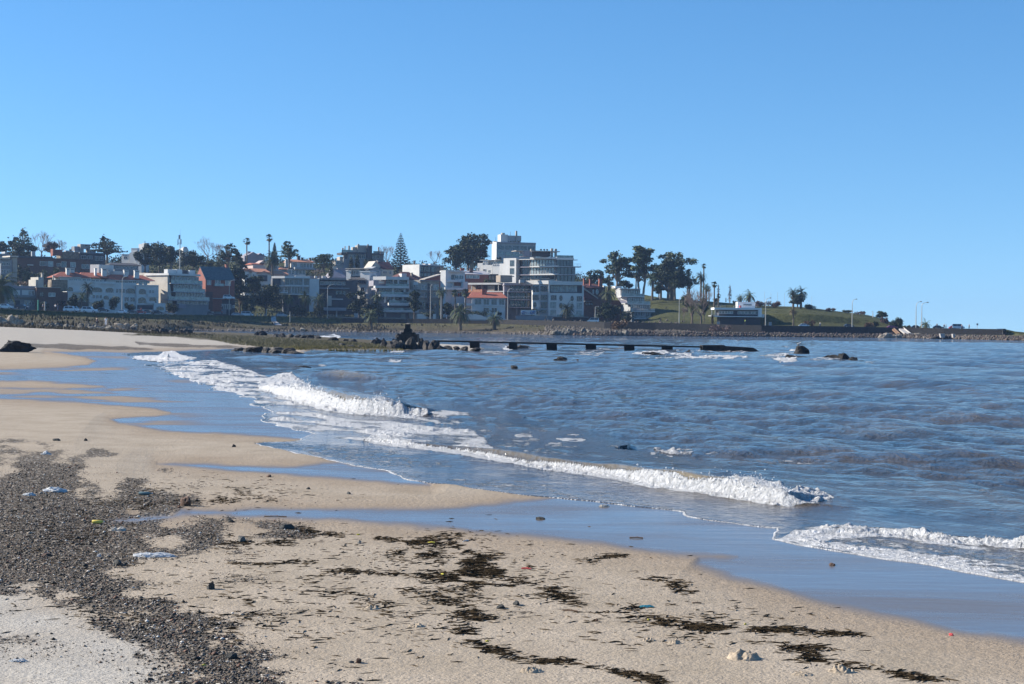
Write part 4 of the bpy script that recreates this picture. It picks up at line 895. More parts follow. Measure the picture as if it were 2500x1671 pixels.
for (x0, x1, y0, y1, n) in [(100, 470, 750, 805, 9), (125, 520, 862, 920, 9), (155, 560, 975, 1030, 10)]: b.win(x0, x1, y0, y1, n, 1, v=0.4, glass='glass_mid', gap=0.12, mull=0)
for (x0, x1, y) in [(90, 525, 845), (125, 565, 958), (60, 625, 1070)]:
    o = b.slab(x0, x1, y, y + 14, -1.4, 1.2, 'pale_grey_render'); b.rail(x0 + 4, x1 - 4, y - 42, y, -1.35, o)
b.win(180, 600, 1090, 1130, 7, 1, v=0.4, glass='glass_dark'); b.part('wall_panel', 'mauve_render', [(200, 300, 1130, 1185, -1.0, 0.4)])
b.part('roof_unit', W_, [(48, 165, 655, 712, 3, 5), (170, 245, 650, 712, 3, 6), (345, 425, 655, 714, 3, 6)]); b.part('roof_room', 'dark_render', [(246, 344, 655, 714, 4, 7)])
b = B('B', 568, 1010, 625, 22, 'brick_house', 'red brick house with a steep slate roof and a lit gable end', 'house')
b.part('wall', 'brick_red', [(568, 962, 795, None, 0, 11)]); b.gable_side(568, 962, 795, 622, 0, 11, 'slate', 'brick_red', 0.35)
b.win(585, 642, 798, 872, 2, 1, glass='glass_light', gap=0.1); b.win(697, 768, 800, 880, 2, 1, glass='glass_mid', gap=0.1); b.win(832, 908, 803, 875, 2, 1, glass='glass_light', gap=0.1)
b.chim(845, 872, 585, 640, 5, 1.2, 'brick_red'); o = b.slab(690, 820, 880, 886, -1.2, 0, 'pale_grey_render'); b.rail(690, 820, 850, 880, -1.2, o); b.part('side_wing', 'brick_dark', [(560, 665, 965, None, -3, 0)])
b = B('B', 610, 1275, 585, 10, 'house', 'low dark garage house with a curved pale wall and white windows beside the tall lamp', 'house')
b.part('wall', 'dark_render', [(690, 965, 1075, None, 0, 9)]); b.part('curved_wall', 'pale_grey_render', [(610, 686, 1062, None, -0.6, 8)]); b.part('roof', 'pale_grey_render', [(605, 970, 1050, 1061.5, -1, 9)])
for (x0, x1, y0, y1) in [(695, 742, 1130, 1160), (760, 798, 1130, 1162), (935, 962, 1145, 1182)]: b.win(x0, x1, y0, y1, 1, 1, glass='glass_light', mull=0)
b.win(808, 912, 1132, 1200, 4, 1, glass='glass_mid', gap=0.1, mull=0); b.part('garage_door', 'grey_render', [(700, 850, 1205, 1270, -0.08, 0)])
b = B('B', 1145, 640, 760, 18, 'house', 'mauve-grey house with two gables behind the left fan palm', 'house')
b.part('wall', 'mauve_render', [(1100, 1375, 475, None, 0, 10)]); b.gable_front(1140, 1300, 475, 428, 0, 9, 'mauve_render', 'mauve_render', 0.3, 1215); b.gable_front(1262, 1380, 475, 440, 1.0, 9, 'mauve_render', 'mauve_render', 0.3, 1312); b.chim(1145, 1182, 410, 460, 3, 1, 'mauve_render', cap=False)
b = B('B', 1215, 660, 720, 22, 'house', 'small pinkish house with a terracotta roof behind the big date palm', 'house')
b.part('wall', 'pink_render', [(1215, 1400, 585, None, 0, 8)]); b.hip(1205, 1440, 588, 568, 0, 8, 'tile_red', 0.3, 0.1); b.part('side_wing', 'pale_grey_render', [(1440, 1565, 600, None, 1, 8)]); b.gable_front(1310, 1400, 570, 540, 1.2, 6, 'pink_render', 'pink_render', 0.2)
b = B('B', 1105, 810, 690, 24, 'house', 'white cottage with scalloped terracotta roofs and a dark garage door', 'house')
b.part('wall', W_, [(1105, 1190, 690, None, 0, 8), (1200, 1270, 690, None, -1, 8), (1270, 1460, 700, None, -0.5, 8)]); b.hip(1180, 1435, 690, 640, -0.8, 8, 'tile_terracotta', 0.4, 0.03)
b.part('roof', 'tile_terracotta', [(1085, 1188, 652, 690, 0.5, 6)]); b.gable_front(1262, 1455, 720, 682, -1.0, 3, 'tile_terracotta', 'pink_render', 0.3); b.part('garage_door', 'dark_render', [(1285, 1410, 735, 815, -1.15, -1.0)]); b.win(1205, 1235, 720, 760, 1, 1, v=-1, glass='glass_dark'); b.win(1125, 1160, 720, 760, 1, 1, glass='glass_dark')
b = B('B', 1500, 760, 720, 16, 'house', 'low house with a wide terracotta roof right of the big date palm', 'house')
b.part('wall', 'pink_render', [(1500, 1690, 728, None, 0, 8)]); b.hip(1490, 1690, 728, 672, 0, 10, 'tile_terracotta', 0.4, 0.05)
b = B('B', 1590, 760, 740, 20, 'villa', 'white two storey villa with terracotta roof bands and three dark chimneys', 'house')
b.part('wall', W_, [(1590, 1690, 640, None, 1.5, 10), (1690, 1935, 650, None, 0, 10), (1745, 1855, 540, 626, 3, 10), (1855, 2040, 548, 626, 4, 10)]); b.part('terrace', 'pale_grey_render', [(1785, 2115, 627, 655, -2, 10)])
b.hip(1735, 2045, 547, 510, 2.5, 11, 'tile_terracotta', 0.4, 0.05); b.hip(1575, 1790, 655, 620, 0.5, 8, 'tile_terracotta', 0.3, 0.3)
b.win(1860, 2022, 565, 622, 4, 1, v=4, glass='glass_mid'); b.win(1765, 1810, 565, 615, 1, 1, v=3, glass='glass_dark'); b.win(1795, 1925, 660, 722, 3, 1, glass='glass_mid'); b.win(1700, 1778, 665, 722, 2, 1, glass='glass_mid'); b.win(1600, 1640, 660, 700, 1, 1, v=1.5, glass='glass_dark')
for x0, x1 in [(1822, 1860), (1880, 1905), (1988, 2012)]: b.chim(x0, x1, 468 if x0 < 1870 else 488, 520, 6, 1, 'dark_render')
b.chim(1660, 1700, 520, 640, 4, 1.2, W_)
b = B('B', 1935, 760, 700, 12, 'house', 'low mauve house with white roof vents behind the modern white villa', 'house')
b.part('wall', 'mauve_render', [(1935, 2300, 745, None, 3, 10)]); b.part('roof_vent', W_, [(2060, 2090, 745, 775, 1.5, 2.5), (2160, 2215, 742, 778, 1.5, 2.5), (2235, 2275, 738, 780, 1.5, 2.5)])
b = B('B', 1467, 1015, 640, 4, 'modern_villa', 'modern white villa with framed glass storeys, timber louvres and a blank right wall', 'house')
b.part('wall', 'dark_render', [(1480, 1980, 780, 1000, 1.2, 11), (1640, 1980, 1000, None, 1.5, 11)])
b.part('side_wall', W_, [(1982, 2115, 778, None, 0, 11)]); q = b.sub(1646, -34, -0.3); q.part('roof', W_, [(1465, 1645, 748, 778, 0, 8)]); q.part('frame', W_, [(1467, 1645, 872, 890, 0, 5), (1467, 1478, 778.5, 871.5, 0.05, 5)]); q.part('louvre', 'concrete', [(1480, 1532, 780, 870, 0.3, 0.5), (1540, 1643, 780, 870, 0.3, 0.5)]); q.done(); b.part('roof', W_, [(1646, 1990, 748, 778, -0.3, 11)]); b.part('frame', W_, [(1646, 1980, 872, 890, -0.3, 5), (1890, 1902, 778.5, 872, -0.1, 1), (1580, 1980, 990, 1003, -0.3, 3), (1730, 1738, 890.5, 990, -0.1, 1), (1890, 1898, 890.5, 990, -0.1, 1)])
b.win(1650, 1888, 785, 870, 2, 1, v=1.1, glass='glass_mid', gap=0.05); b.win(1905, 1978, 785, 870, 1, 1, v=1.1, glass='glass_mid', mull=0)
b.win(1555, 1725, 897, 985, 2, 1, v=1.1, glass='glass_dark', gap=0.05); b.win(1742, 1888, 897, 988, 2, 1, v=1.1, glass='glass_mid', gap=0.05); b.win(1902, 1978, 897, 988, 1, 1, v=1.1, glass='glass_mid', mull=0)
o = b.slab(1570, 1690, 968, 985, -2, 1, W_); b.rail(1570, 1690, 945, 968, -2, o, bars=True); b.part('roof_unit', W_, [(1790, 1985, 738, 747, 3, 6)])
b = B('B', 2122, 1060, 648, 6, 'house', 'long dark glass-fronted house between the modern villa and the small white house', 'house')
b.part('wall', 'dark_render', [(2122, 2640, 800, None, 1, 11)]); b.part('roof', 'grey_render', [(2118, 2480, 780, 799.5, -0.8, 11)]); b.win(2130, 2470, 822, 870, 6, 1, v=0.95, glass='glass_mid', gap=0.15); b.win(2340, 2480, 945, 1010, 3, 1, v=0.95, glass='glass_mid', gap=0.15, frame='black_metal'); b.slab(2122, 2530, 905, 925, -0.6, 1, 'grey_render')
b = B('C', 0, 1320, 612, 14, 'house', 'small white house with a shaded terrace slab on the road front near the middle lamp', 'house')
b.part('wall', 'cream_render', [(0, 52, 1020, 1160, -0.4, 8), (52, 290, 1072, 1190, 0.4, 8), (60, 240, 1190, None, 1.6, 8)]); b.part('roof', W_, [(52, 220, 1058, 1071.5, -0.6, 6)])
b.win(100, 150, 1095, 1160, 2, 1, v=0.4, glass='glass_mid'); b.win(165, 270, 1095, 1165, 3, 1, v=0.4, glass='glass_mid'); o = b.slab(-60, 250, 1180, 1222, -2.4, 0.4, 'pale_grey_render'); b.win(10, 110, 1228, 1300, 3, 1, v=1.5, glass='glass_dark'); b.win(140, 225, 1235, 1290, 2, 1, v=1.5, glass='glass_light')
b.part('gate_pillar', W_, [(115, 130, 1225, 1310, -1.5, -1), (360, 415, 1255, 1315, -3, -2.8)]); b.part('fence', 'concrete', [(150, 510, 1308, 1340, -3.4, -3.1)]); b.part('gate_pillar', W_, [(495, 508, 1255, 1307, -3.2, -2.9)])
# ---- C
b = B('C', 265, 620, 800, 14, 'apartment_block', 'dark flat-roofed penthouse house with a tall black stair core on the skyline', 'apartment building')
b.part('wall', 'grey_render', [(270, 525, 446, None, 0.6, 10), (605, 765, 452, None, 0.6, 10), (215, 268, 520, None, 0, 9)]); b.part('roof', 'dark_render', [(262, 525, 422, 445.5, -0.8, 10.5), (605, 770, 430, 451.5, -0.8, 10.5), (185, 262, 430, 460, 0, 9)])
b.part('stair_core', 'dark_render', [(537, 604, 327, None, -0.6, 5)]); b.part('roof_room', 'concrete', [(405, 535, 325, 421, 1, 6), (345, 404, 350, 421, 2, 6)]); b.win(290, 515, 455, 510, 4, 1, v=0.6, glass='glass_mid', gap=0.1); b.win(612, 700, 455, 500, 2, 1, v=0.6, glass='glass_mid', gap=0.1)
for x0, x1, y0, y1 in [(195, 215, 365, 430), (228, 240, 340, 430), (280, 300, 332, 421), (408, 430, 305, 324), (540, 558, 305, 326), (688, 706, 340, 429)]: b.chim(x0, x1, y0, y1, 3, 0.6, 'concrete', cap=False)
b.rail(190, 345, 395, 428, -0.5, glass='glass_rail'); b.rail(620, 768, 402, 429, -0.5, glass='glass_rail'); b.part('lower_wing', 'concrete', [(105, 214, 540, None, 1, 8), (165, 215, 488, 539, 2, 8)]); b.win(120, 200, 555, 600, 2, 1, v=0.95, glass='glass_dark')
b = B('C', 735, 745, 735, 26, 'house', 'cream gabled house with a dark maroon roof below the Norfolk pine', 'house')
b.part('wall', 'cream_render', [(735, 895, 652, None, 0, 9), (600, 732, 640, None, 1.5, 9)]); b.gable_side(735, 895, 652, 558, 0, 9, 'tile_maroon', 'cream_render', 0.3); b.gable_front(590, 732, 640, 556, 1.4, 8, 'cream_render', 'cream_render', 0.2, 650)
b.win(757, 804, 683, 712, 3, 1, glass='glass_dark', mull=0); b.win(840, 872, 680, 725, 1, 1, glass='glass_dark'); b.chim(677, 697, 540, 600, 4, 0.8, 'concrete'); b.win(700, 725, 630, 665, 1, 1, v=1.4, glass='glass_dark'); b.win(615, 640, 590, 615, 1, 1, v=1.35, glass='glass_dark', mull=0)
b = B('C', 568, 745, 690, 22, 'house', 'grey gabled cottage with dark windows between the white towers', 'house')
b.part('wall', 'pale_grey_render', [(568, 722, 672, None, 0, 8)]); b.gable_front(560, 725, 672, 628, 0, 8, 'pale_grey_render', 'pale_grey_render', 0.35, 655); b.win(580, 638, 685, 740, 2, 1, glass='glass_dark'); b.win(655, 700, 675, 705, 1, 1, glass='glass_mid')
b = B('C', 250, 960, 672, -26, 'house', 'white house with two square towers and dark sloping roofs left of the terraced flats', 'house')
b.part('wall', W_, [(250, 312, 672, 790, 1, 5), (312, 442, 660, 790, 2.5, 8), (440, 567, 680, 880, 1, 7), (330, 540, 850, None, 2, 9), (255, 340, 790, None, 2.5, 8), (560, 680, 760, None, 2, 9), (430, 540, 880, None, 0.6, 5)])
b.hip(245, 314, 675, 660, 0.8, 5.2, W_, 0.2, 0.4); b.hip(438, 570, 690, 665, 0.8, 7, W_, 0.2, 0.4); b.part('roof', 'concrete', [(235, 560, 643, 656, 0.5, 9)])
mb = MB(); u0, u1, u2, u3 = b.u(300, 0), b.u(440, 0), b.u(525, -1), b.u(320, -1)
mb.poly([(b.u(290, 3), 3, b.z(740)), (b.u(445, 3), 3, b.z(740)), (b.u(525, -1), -1, b.z(805)), (b.u(325, -1), -1, b.z(795)), (b.u(325, -1), -1, b.z(802)), (b.u(525, -1), -1, b.z(812))], [(0, 3, 2, 1), (3, 4, 5, 2)]); mb.build('roof', 'dark_render', b.o)
mb = MB().poly([(b.u(250, 3), 3, b.z(740)), (b.u(290, 3), 3, b.z(742)), (b.u(370, -1), -1, b.z(870)), (b.u(340, -1), -1, b.z(872)), (b.u(370, -1), -1, b.z(885)), (b.u(340, -1), -1, b.z(885))], [(0, 3, 2, 1), (3, 5, 4, 2)]); mb.build('roof', 'dark_render', b.o)
b.win(318, 412, 680, 730, 3, 1, v=2.4, glass='glass_dark'); b.part('loggia', 'dark_render', [(345, 505, 812, 850, -0.2, 1.9)]); b.win(345, 400, 890, 945, 2, 1, v=1.9, glass='glass_dark'); b.win(447, 500, 905, 960, 1, 1, v=0.55, glass='glass_dark'); b.chim(625, 655, 735, 770, 3, 1); b.part('gate_pillar', W_, [(500, 565, 990, 1060, -1, 0.5)])
b = B('C', 60, 800, 700, 16, 'house', 'mauve house with a long sloping roof behind the dark glass-fronted house', 'house')
b.part('wall', 'mauve_render', [(60, 240, 770, None, 0, 8), (140, 245, 636, 770, 4, 9)]); b.hip(40, 245, 770, 650, 0, 9, 'mauve_render', 0.2, 0.2); b.chim(62, 120, 612, 655, 4, 1, 'cream_render', cap=False)
b = B('C', 790, 1335, 640, 10, 'apartment_block', 'white terraced flats with long stepped balcony bands behind the stone cairn', 'apartment building')
b.part('wall', 'mauve_render', [(665, 1100, 905, 1250, 1.8, 14), (790, 1100, 800, 905, 1.6, 14), (620, 790, 810, 885, 3.0, 14), (760, 1200, 1245, None, 1.5, 14)])
b.part('roof', W_, [(790, 1105, 758, 800, -0.4, 14)]); q = b.sub(790, -34, -0.4); q.part('roof', W_, [(612, 789, 757, 802, 0, 8)]); q.part('balcony', W_, [(690, 789, 886, 916, 0, 4), (735, 789, 1000, 1034, -0.6, 3)]); q.done()
for (x0, x1, y0, y1, v, ry0) in [(645, 1108, 886, 916, -1.0, 856), (712, 1105, 1000, 1036, -1.6, 966), (830, 1196, 1116, 1152, -2.4, 1078), (690, 1240, 1214, 1244, -3.0, 1186)]:
    o = b.slab(x0, x1, y0, y1, v, 3)
    b.rail(max(x0, 690) + (100 if y0 < 900 else 4), x1 - 5, ry0, y0, v + 0.1, o)
for (x0, x1, y0, y1) in [(790, 884, 806, 852), (896, 946, 808, 852), (972, 1078, 810, 854), (690, 868, 918, 965), (905, 1032, 920, 965), (730, 765, 1036, 1075), (798, 884, 1036, 1074), (920, 1006, 1038, 1076), (1040, 1086, 1038, 1076)]: b.win(x0, x1, y0, y1, 1, 1, v=1.5 if y0 > 880 else 1.3, glass='glass_dark', frame='black_metal', mull=-1)
b.part('pillar', W_, [(870, 902, 918, 998, 0.4, 1.4), (1035, 1060, 918, 998, 0.4, 1.4), (884, 918, 1037, 1114, 0.4, 1.4), (1008, 1038, 1037, 1114, 0.4, 1.4), (768, 796, 1037, 1114, 0.4, 1.4), (885, 895, 802, 884, 0.2, 1.2), (948, 970, 802, 884, 0.2, 1.2), (1080, 1104, 802, 884, 0.2, 1.2)])
b.part('wall_panel', 'tile_terracotta', [(690, 788, 815, 855, 2.9, 3)]); b.part('blind', W_, [(690, 770, 820, 852, 2.8, 2.89)]); b.part('screen', 'cream_render', [(690, 1056, 1186, 1205, -1.0, -0.9)])
b.part('garage_door', W_, [(1000, 1060, 1262, 1332, 1.3, 1.5), (770, 798, 1258, 1310, 0.9, 1.1)]); b.part('garden_wall', 'cream_render', [(700, 1060, 1322, 1345, -4.0, -3.7)])
b = B('C', 1222, 1340, 618, 0, 'gate', 'wide white sliding gate in the garden wall right of the terraced flats', 'gate', skirt=0.5)
b.part('panel', W_, [(1222, 1345, 1270, 1335, 0, 0.2)]); b.part('post', 'pale_grey_render', [(1215, 1221, 1262, 1335, -0.1, 0.3), (1346, 1352, 1262, 1335, -0.1, 0.3)])
b = B('C', 1436, 1340, 618, 0, 'gate', 'small white door panel in the garden wall beside the slim lamp', 'gate', skirt=0.5)
b.part('panel', W_, [(1436, 1476, 1270, 1335, 0, 0.2)])
b = B('C', 1262, 1300, 655, 14, 'house', 'tan concrete house of three storeys between the terraced flats and the brick gable', 'house')
q = b.sub(1262, -36, 0.3); q.part('wall', 'concrete', [(1115, 1261, 805, 935, 0, 5)]); q.part('blind', W_, [(1166, 1228, 835, 870, -0.15, -0.05)]); q.win(1166, 1228, 872, 900, 2, 1, v=-0.05, glass='glass_dark'); q.done(); b.part('wall', 'concrete', [(1262, 1520, 820, 1050, 0.3, 10), (1115, 1520, 1050, None, 1.5, 10), (1105, 1262, 938, 1050, 2, 10)]); b.part('roof', 'grey_render', [(1255, 1530, 808, 819.5, -0.8, 10)])
b.win(1275, 1350, 870, 935, 2, 1, v=0.25, glass='glass_mid'); b.win(1440, 1508, 862, 935, 2, 1, v=0.25, glass='glass_light'); b.slab(1262, 1525, 938, 948, -1.2, 0.3, 'concrete'); b.win(1270, 1400, 968, 1030, 3, 1, v=0.25, glass='glass_mid'); b.win(1430, 1510, 968, 1030, 2, 1, v=0.25, glass='glass_dark'); b.win(1150, 1230, 970, 1030, 2, 1, v=1.9, glass='glass_dark'); b.part('pillar', 'dark_render', [(1365, 1385, 850, 1300, -0.4, 0.2)]); b.win(1200, 1480, 1110, 1200, 4, 1, v=1.4, glass='glass_dark', frame='black_metal')
b = B('C', 1100, 810, 690, 24, 'house', 'maroon hip-roofed house with a white dormer behind the terraced flats', 'house')
b.part('wall', 'cream_render', [(1000, 1110, 770, None, 0, 9), (1110, 1330, 790, None, 0, 9)]); b.hip(925, 1330, 800, 690, -1, 9, 'tile_maroon', 0.3, 0.4); b.part('dormer', W_, [(1010, 1075, 720, 775, -1, 2)]); b.chim(1140, 1160, 710, 800, 1, 0.8, 'concrete'); b.chim(1258, 1275, 755, 800, 1, 0.8, 'concrete')
b = B('C', 1252, 760, 730, 40, 'modern_house', 'white cube house with a long dark glass front on the hill', 'house')
b.part('side_wall', W_, [(1248, 1262, 594, None, -0.3, 11)]); b.part('glass_wing', 'dark_render', [(1262.5, 1580, 610, None, 0.6, 11)]); b.part('roof', 'pale_grey_render', [(1262.5, 1588, 592, 609.5, -0.3, 11)]); b.win(1258, 1400, 615, 690, 3, 1, v=0.5, glass='glass_dark', frame='black_metal', gap=0.08); b.win(1410, 1575, 612, 690, 3, 1, v=0.5, glass='glass_mid', frame='black_metal', gap=0.08); b.win(1258, 1400, 705, 755, 3, 1, v=0.5, glass='glass_mid', frame='black_metal', gap=0.08); b.win(1415, 1560, 705, 740, 3, 1, v=0.5, glass='glass_dark', frame='black_metal', gap=0.08)
b.part('roof_unit', W_, [(1330, 1370, 575, 591, 3, 5), (1400, 1500, 574, 591, 3, 5)]); b.chim(1182, 1196, 545, 591, 3, 0.8, 'dark_render')
b = B('C', 1545, 860, 680, 20, 'house', 'pinkish brick house end with a lean-to roof rising to the right', 'house')
mb = MB().prism([(b.u(1350), b.z(795)), (b.u(1560), b.z(730)), (b.u(1560), -6), (b.u(1350), -6)], 0, 6); mb.build('wall', 'brick_red', b.o)
mb = MB().prism([(b.u(1325), b.z(803)), (b.u(1562), b.z(728)), (b.u(1562), b.z(720)), (b.u(1325), b.z(795))], -0.5, 6.5); mb.build('roof', 'concrete', b.o)
b = B('C', 1608, 1100, 655, 16, 'house', 'white stepped house with a balcony in front of the pale roofed brick house', 'house')
q = b.sub(1606, -40); q.part('wall', W_, [(1535, 1606, 672, None, 0, 4)]); q.done(); b.part('wall', W_, [(1606.5, 1870, 690, None, 2.0, 9), (1848, 1908, 825, 935, -1.5, 3)]); b.part('roof', W_, [(1606, 1850, 672, 689.5, 0.5, 9)]); b.win(1612, 1732, 732, 795, 2, 1, v=1.9, glass='glass_dark', frame='black_metal'); b.win(1725, 1850, 735, 785, 2, 1, v=1.9, glass='glass_mid'); o = b.slab(1606, 1820, 798, 830, 0.3, 2); b.win(1612, 1700, 838, 905, 3, 1, v=1.9, glass='glass_light'); b.part('wall_panel', 'brick_red', [(1725, 1840, 832, 885, 1.7, 1.95)])
o = b.slab(1600, 1905, 908, 938, -1.6, 2); b.rail(1700, 1842, 885, 908, -1.5, o, bars=True); b.win(1625, 1830, 958, 1030, 3, 1, v=1.9, glass='glass_dark'); b.slab(1590, 1970, 1130, 1160, -2, 1.9, 'pale_grey_render')
b = B('C', 1800, 860, 700, 12, 'brick_house', 'red brick house with a low pale metal roof and a row of white windows', 'house')
b.part('wall', 'brick_red', [(1800, 2195, 722, None, 0, 9)]); b.hip(1790, 2200, 722, 672, 0, 10, 'metal_roof', 0.4, 0.1); b.win(1885, 2068, 735, 782, 4, 1, glass='glass_light', gap=0.06); b.chim(1812, 1865, 645, 672, 3, 1, 'brick_red'); b.chim(1940, 1982, 648, 705, 2, 1.2, 'brick_dark'); b.part('side_wing', 'dark_render', [(2195, 2330, 715, None, 1, 9)]); b.win(2200, 2310, 740, 800, 3, 1, v=0.95, glass='glass_mid', frame='black_metal')
b = B('C', 2115, 720, 740, -32, 'house', 'cluster of white cubes with small windows left of the large white flats', 'house')
b.part('wall', W_, [(2042, 2112, 572, None, 1.0, 7), (2115, 2180, 535, 600, 1.5, 7), (2115, 2240, 600, None, 0.5, 7), (2245, 2340, 590, None, -1.5, 5), (2190, 2300, 545, 600, 3, 8)]); b.win(2122, 2175, 548, 596, 2, 1, v=1.45, glass='glass_mid'); b.win(2195, 2290, 555, 598, 3, 1, v=2.95, glass='glass_mid'); b.win(2250, 2330, 595, 615, 3, 1, v=-1.55, glass='glass_dark', mull=0); b.part('roof', W_, [(2070, 2345, 530, 534.5, 1, 8)]); b.win(2120, 2155, 655, 685, 1, 1, v=0.45, glass='glass_dark'); b.win(2188, 2215, 670, 700, 1, 1, v=0.45, glass='glass_dark')
b.chim(2030, 2052, 650, 700, -2, 1, 'pale_grey_render')
b = B('C', 1915, 1010, 676, -30, 'modern_house', 'long modern flat-roofed house with tan panels above the red-roofed white villa', 'house')
b.part('wall', 'brick_dark', [(1915, 2600, 870, 955, 1.6, 11), (2040, 2600, 970, None, 2.5, 11)]); b.part('roof', W_, [(1912, 2400, 845, 869.5, -1, 11)]); b.part('floor_slab', W_, [(2170, 2400, 955, 969.5, -1.2, 6)]); b.part('wall_panel', 'tan_panel', [(1970, 2018, 875, 955, 1.2, 1.55), (2088, 2120, 875, 955, 1.2, 1.55), (2178, 2270, 875, 955, 0.2, 0.6)]); b.win(2275, 2390, 880, 950, 2, 1, v=1.5, glass='glass_dark', frame='black_metal'); b.part('pillar', W_, [(1955, 1962, 870, 955, -0.6, -0.4), (2318, 2324, 870, 955, -0.8, -0.6)])
b.part('lower_roof', 'tile_terracotta', [(1915, 2100, 935, 975, -0.5, 1)])
b = B('C', 1960, 1300, 636, 4, 'villa', 'white two storey villa under a long red roof with tall paired windows', 'house')
b.part('wall', W_, [(1960, 2420, 1045, None, 0, 10)]); b.hip(1935, 2430, 1045, 965, 0, 12, 'tile_red', 0.6, 0.12); b.chim(2100, 2165, 925, 1000, 3, 1.2, 'tile_red', cap=False)
b.win(2000, 2095, 1060, 1140, 1, 1, glass='glass_mid'); b.win(2122, 2412, 1060, 1142, 3, 1, glass='glass_mid', gap=0.32); b.win(2122, 2310, 1180, 1245, 2, 1, glass='glass_dark', gap=0.4); b.part('door', W_, [(2330, 2410, 1180, 1260, -0.08, 0)])
b.part('string_course', W_, [(2105, 2420, 1146, 1160, -0.25, 0)]); o = b.slab(1890, 2040, 1222, 1232, -2.5, 0, 'pale_grey_render'); b.rail(1890, 2040, 1207, 1222, -2.5, o, bars=True); b.slab(1780, 1970, 1125, 1155, -2.2, 0, W_); b.part('side_wing', 'mauve_render', [(1880, 1960, 1045, None, 1, 8)])
# ---- D
b = B('D', 180, 700, 850, 20, 'apartment_tower', 'tall white flats, front shade painted in as grey, lit end wall left white, topmost building on the skyline', 'apartment building')
b.part('wall', 'pale_grey_render', [(180, 715, 305, None, 0, 6.4)]); b.part('side_wall', W_, [(176, 181, 283, None, -0.3, 6.6)]); b.part('roof', 'mauve_render', [(181.5, 718, 283, 304.5, -0.5, 9.3)])  # front's shade is put into grey render, the sunlit end stays white
b.win(190, 700, 330, 388, 5, 1, glass='glass_mid', gap=0.15, frame='pale_grey_render'); b.win(195, 560, 412, 465, 4, 1, glass='glass_light', gap=0.12, frame='pale_grey_render')
o = b.part('water_tank', 'pale_grey_render', [(335, 515, 190, 262, 2, 7)]); b.part('tank_leg', W_, [(345, 360, 262.5, 283, 2.2, 6), (495, 510, 262.5, 283, 2.2, 6), (372, 470, 262.5, 283, 3, 6)], parent=o); b.part('roof_room', W_, [(233, 333, 178, 283, 2.5, 7)]); b.chim(440, 460, 125, 283, 1.5, 0.8, 'concrete', cap=False)
b.part('roof_unit', 'concrete', [(252, 288, 155, 177, 3, 5), (145, 180, 270, 282, 3, 5)]); b.rail(560, 700, 290, 304, 0, bars=True)
b.part('antenna', 'black_metal', [(364, 367, 135, 190, 3, 3.1), (164, 167, 215, 282, 3, 3.1)])
b = B('D', 632, 880, 668, 16, 'apartment_block', 'large white modern flats with deep glass balconies and rooftop stacks, upper half', 'apartment building')
b.part('wall', 'tan_panel', [(235, 395, 748, 840, -1.5, 5)], label='low tan volume'); q = b.sub(1000, -36, 0.0); q.part('wall', W_, [(262, 440, 487, None, 0, 8)]); q.part('wall', W_, [(205, 261.5, 560, None, 0.3, 8)])
q.win(353, 412, 515, 600, 1, 1, glass='glass_mid', frame='grey_render'); q.win(353, 412, 627, 710, 1, 1, glass='glass_mid', frame='grey_render'); q.win(352, 410, 735, 748, 1, 1, glass='glass_mid', frame='grey_render', mull=0)
q.part('glass_core', 'dark_render', [(440.5, 640, 500, None, 2.4, 6)])
for y0, y1 in [(512, 604), (620, 712), (732, 800)]: q.win(450, 632, y0, y1, 5, 1, v=2.3, glass='glass_dark', frame='grey_render', gap=0.06, mull=0)
q.part('glass_core', 'cream_render', [(640.5, 999.5, 512, None, 1.6, 6)])
for y0, y1 in [(515, 600), (622, 710), (730, 785)]: q.win(645, 965, y0, y1, 8, 1, v=1.5, glass='glass_light' if y0 < 700 else 'glass_dark', frame='black_metal', gap=0.1, mull=0)
q.part('roof', W_, [(632, 998, 482, 510, -0.3, 9), (440, 631.5, 503, 511.5, 0.6, 6)])
for y, xe in [(600, 1000), (710, 998)]:
    o = q.slab(630, xe, y, y + 19, -0.6, 1.6); q.rail(636, xe - 6, y - 38, y, -0.55, o, bars=True)
q.slab(440, 629, 608, 618, 0.8, 2.4, 'mauve_render'); q.slab(440, 629, 716, 727, 0.8, 2.4, 'mauve_render'); q.done()
for y0, y1, xe in [(518, 605, 1225), (622, 716, 1255), (732, 820, 1255)]: b.win(1000, xe, y0, y1, 5, 1, v=0.5, glass='glass_mid', frame='black_metal', gap=0.06, mull=0)
b.part('glass_core', 'dark_render', [(1000.5, 1222, 500, None, 0.9, 12)]); b.part('corner_bay', 'dark_render', [(1000, 1228, 520, None, 0.6, 14), (1228, 1258, 622, None, 0.7, 13)])
b.part('roof', W_, [(1001, 1236, 490, 519, 0.2, 12)])
for y in (606, 717):
    o = b.slab(1000, 1338, y, y + 13, 0.0, 3, 'pale_grey_render'); b.rail(1236, 1334, y - 36, y, 0.1, o, bars=True)
b.slab(1236, 1290, 513, 521, 0.3, 3, 'pale_grey_render')
b.part('roof_canopy', 'concrete', [(443, 545, 402, 411, 2, 9), (660, 1045, 400, 411, 2, 9)]); b.part('penthouse', 'mauve_render', [(545, 642, 402, 481, 3, 9)]); b.part('penthouse', 'dark_render', [(664, 912, 395, 475, 4, 9)], label='dark rooftop room'); b.part('stack', 'concrete', [(645, 660, 378, 481, 2.5, 3.5)])
b.part('stack', 'concrete', [(922, 950, 362, 481, 3, 3.8)]); b.part('stack', 'concrete', [(975, 1003, 366, 481, 3, 3.8)]); b.rail(1000, 1230, 458, 489, 0.3); b.rail(320, 530, 450, 486, 0.3)
for x in (785, 830, 870): b.part('roof_vent', 'black_metal', [(x - 9, x + 9, 370, 386, 5, 5.8), (x - 3, x + 3, 386.5, 395, 5.2, 5.5)])
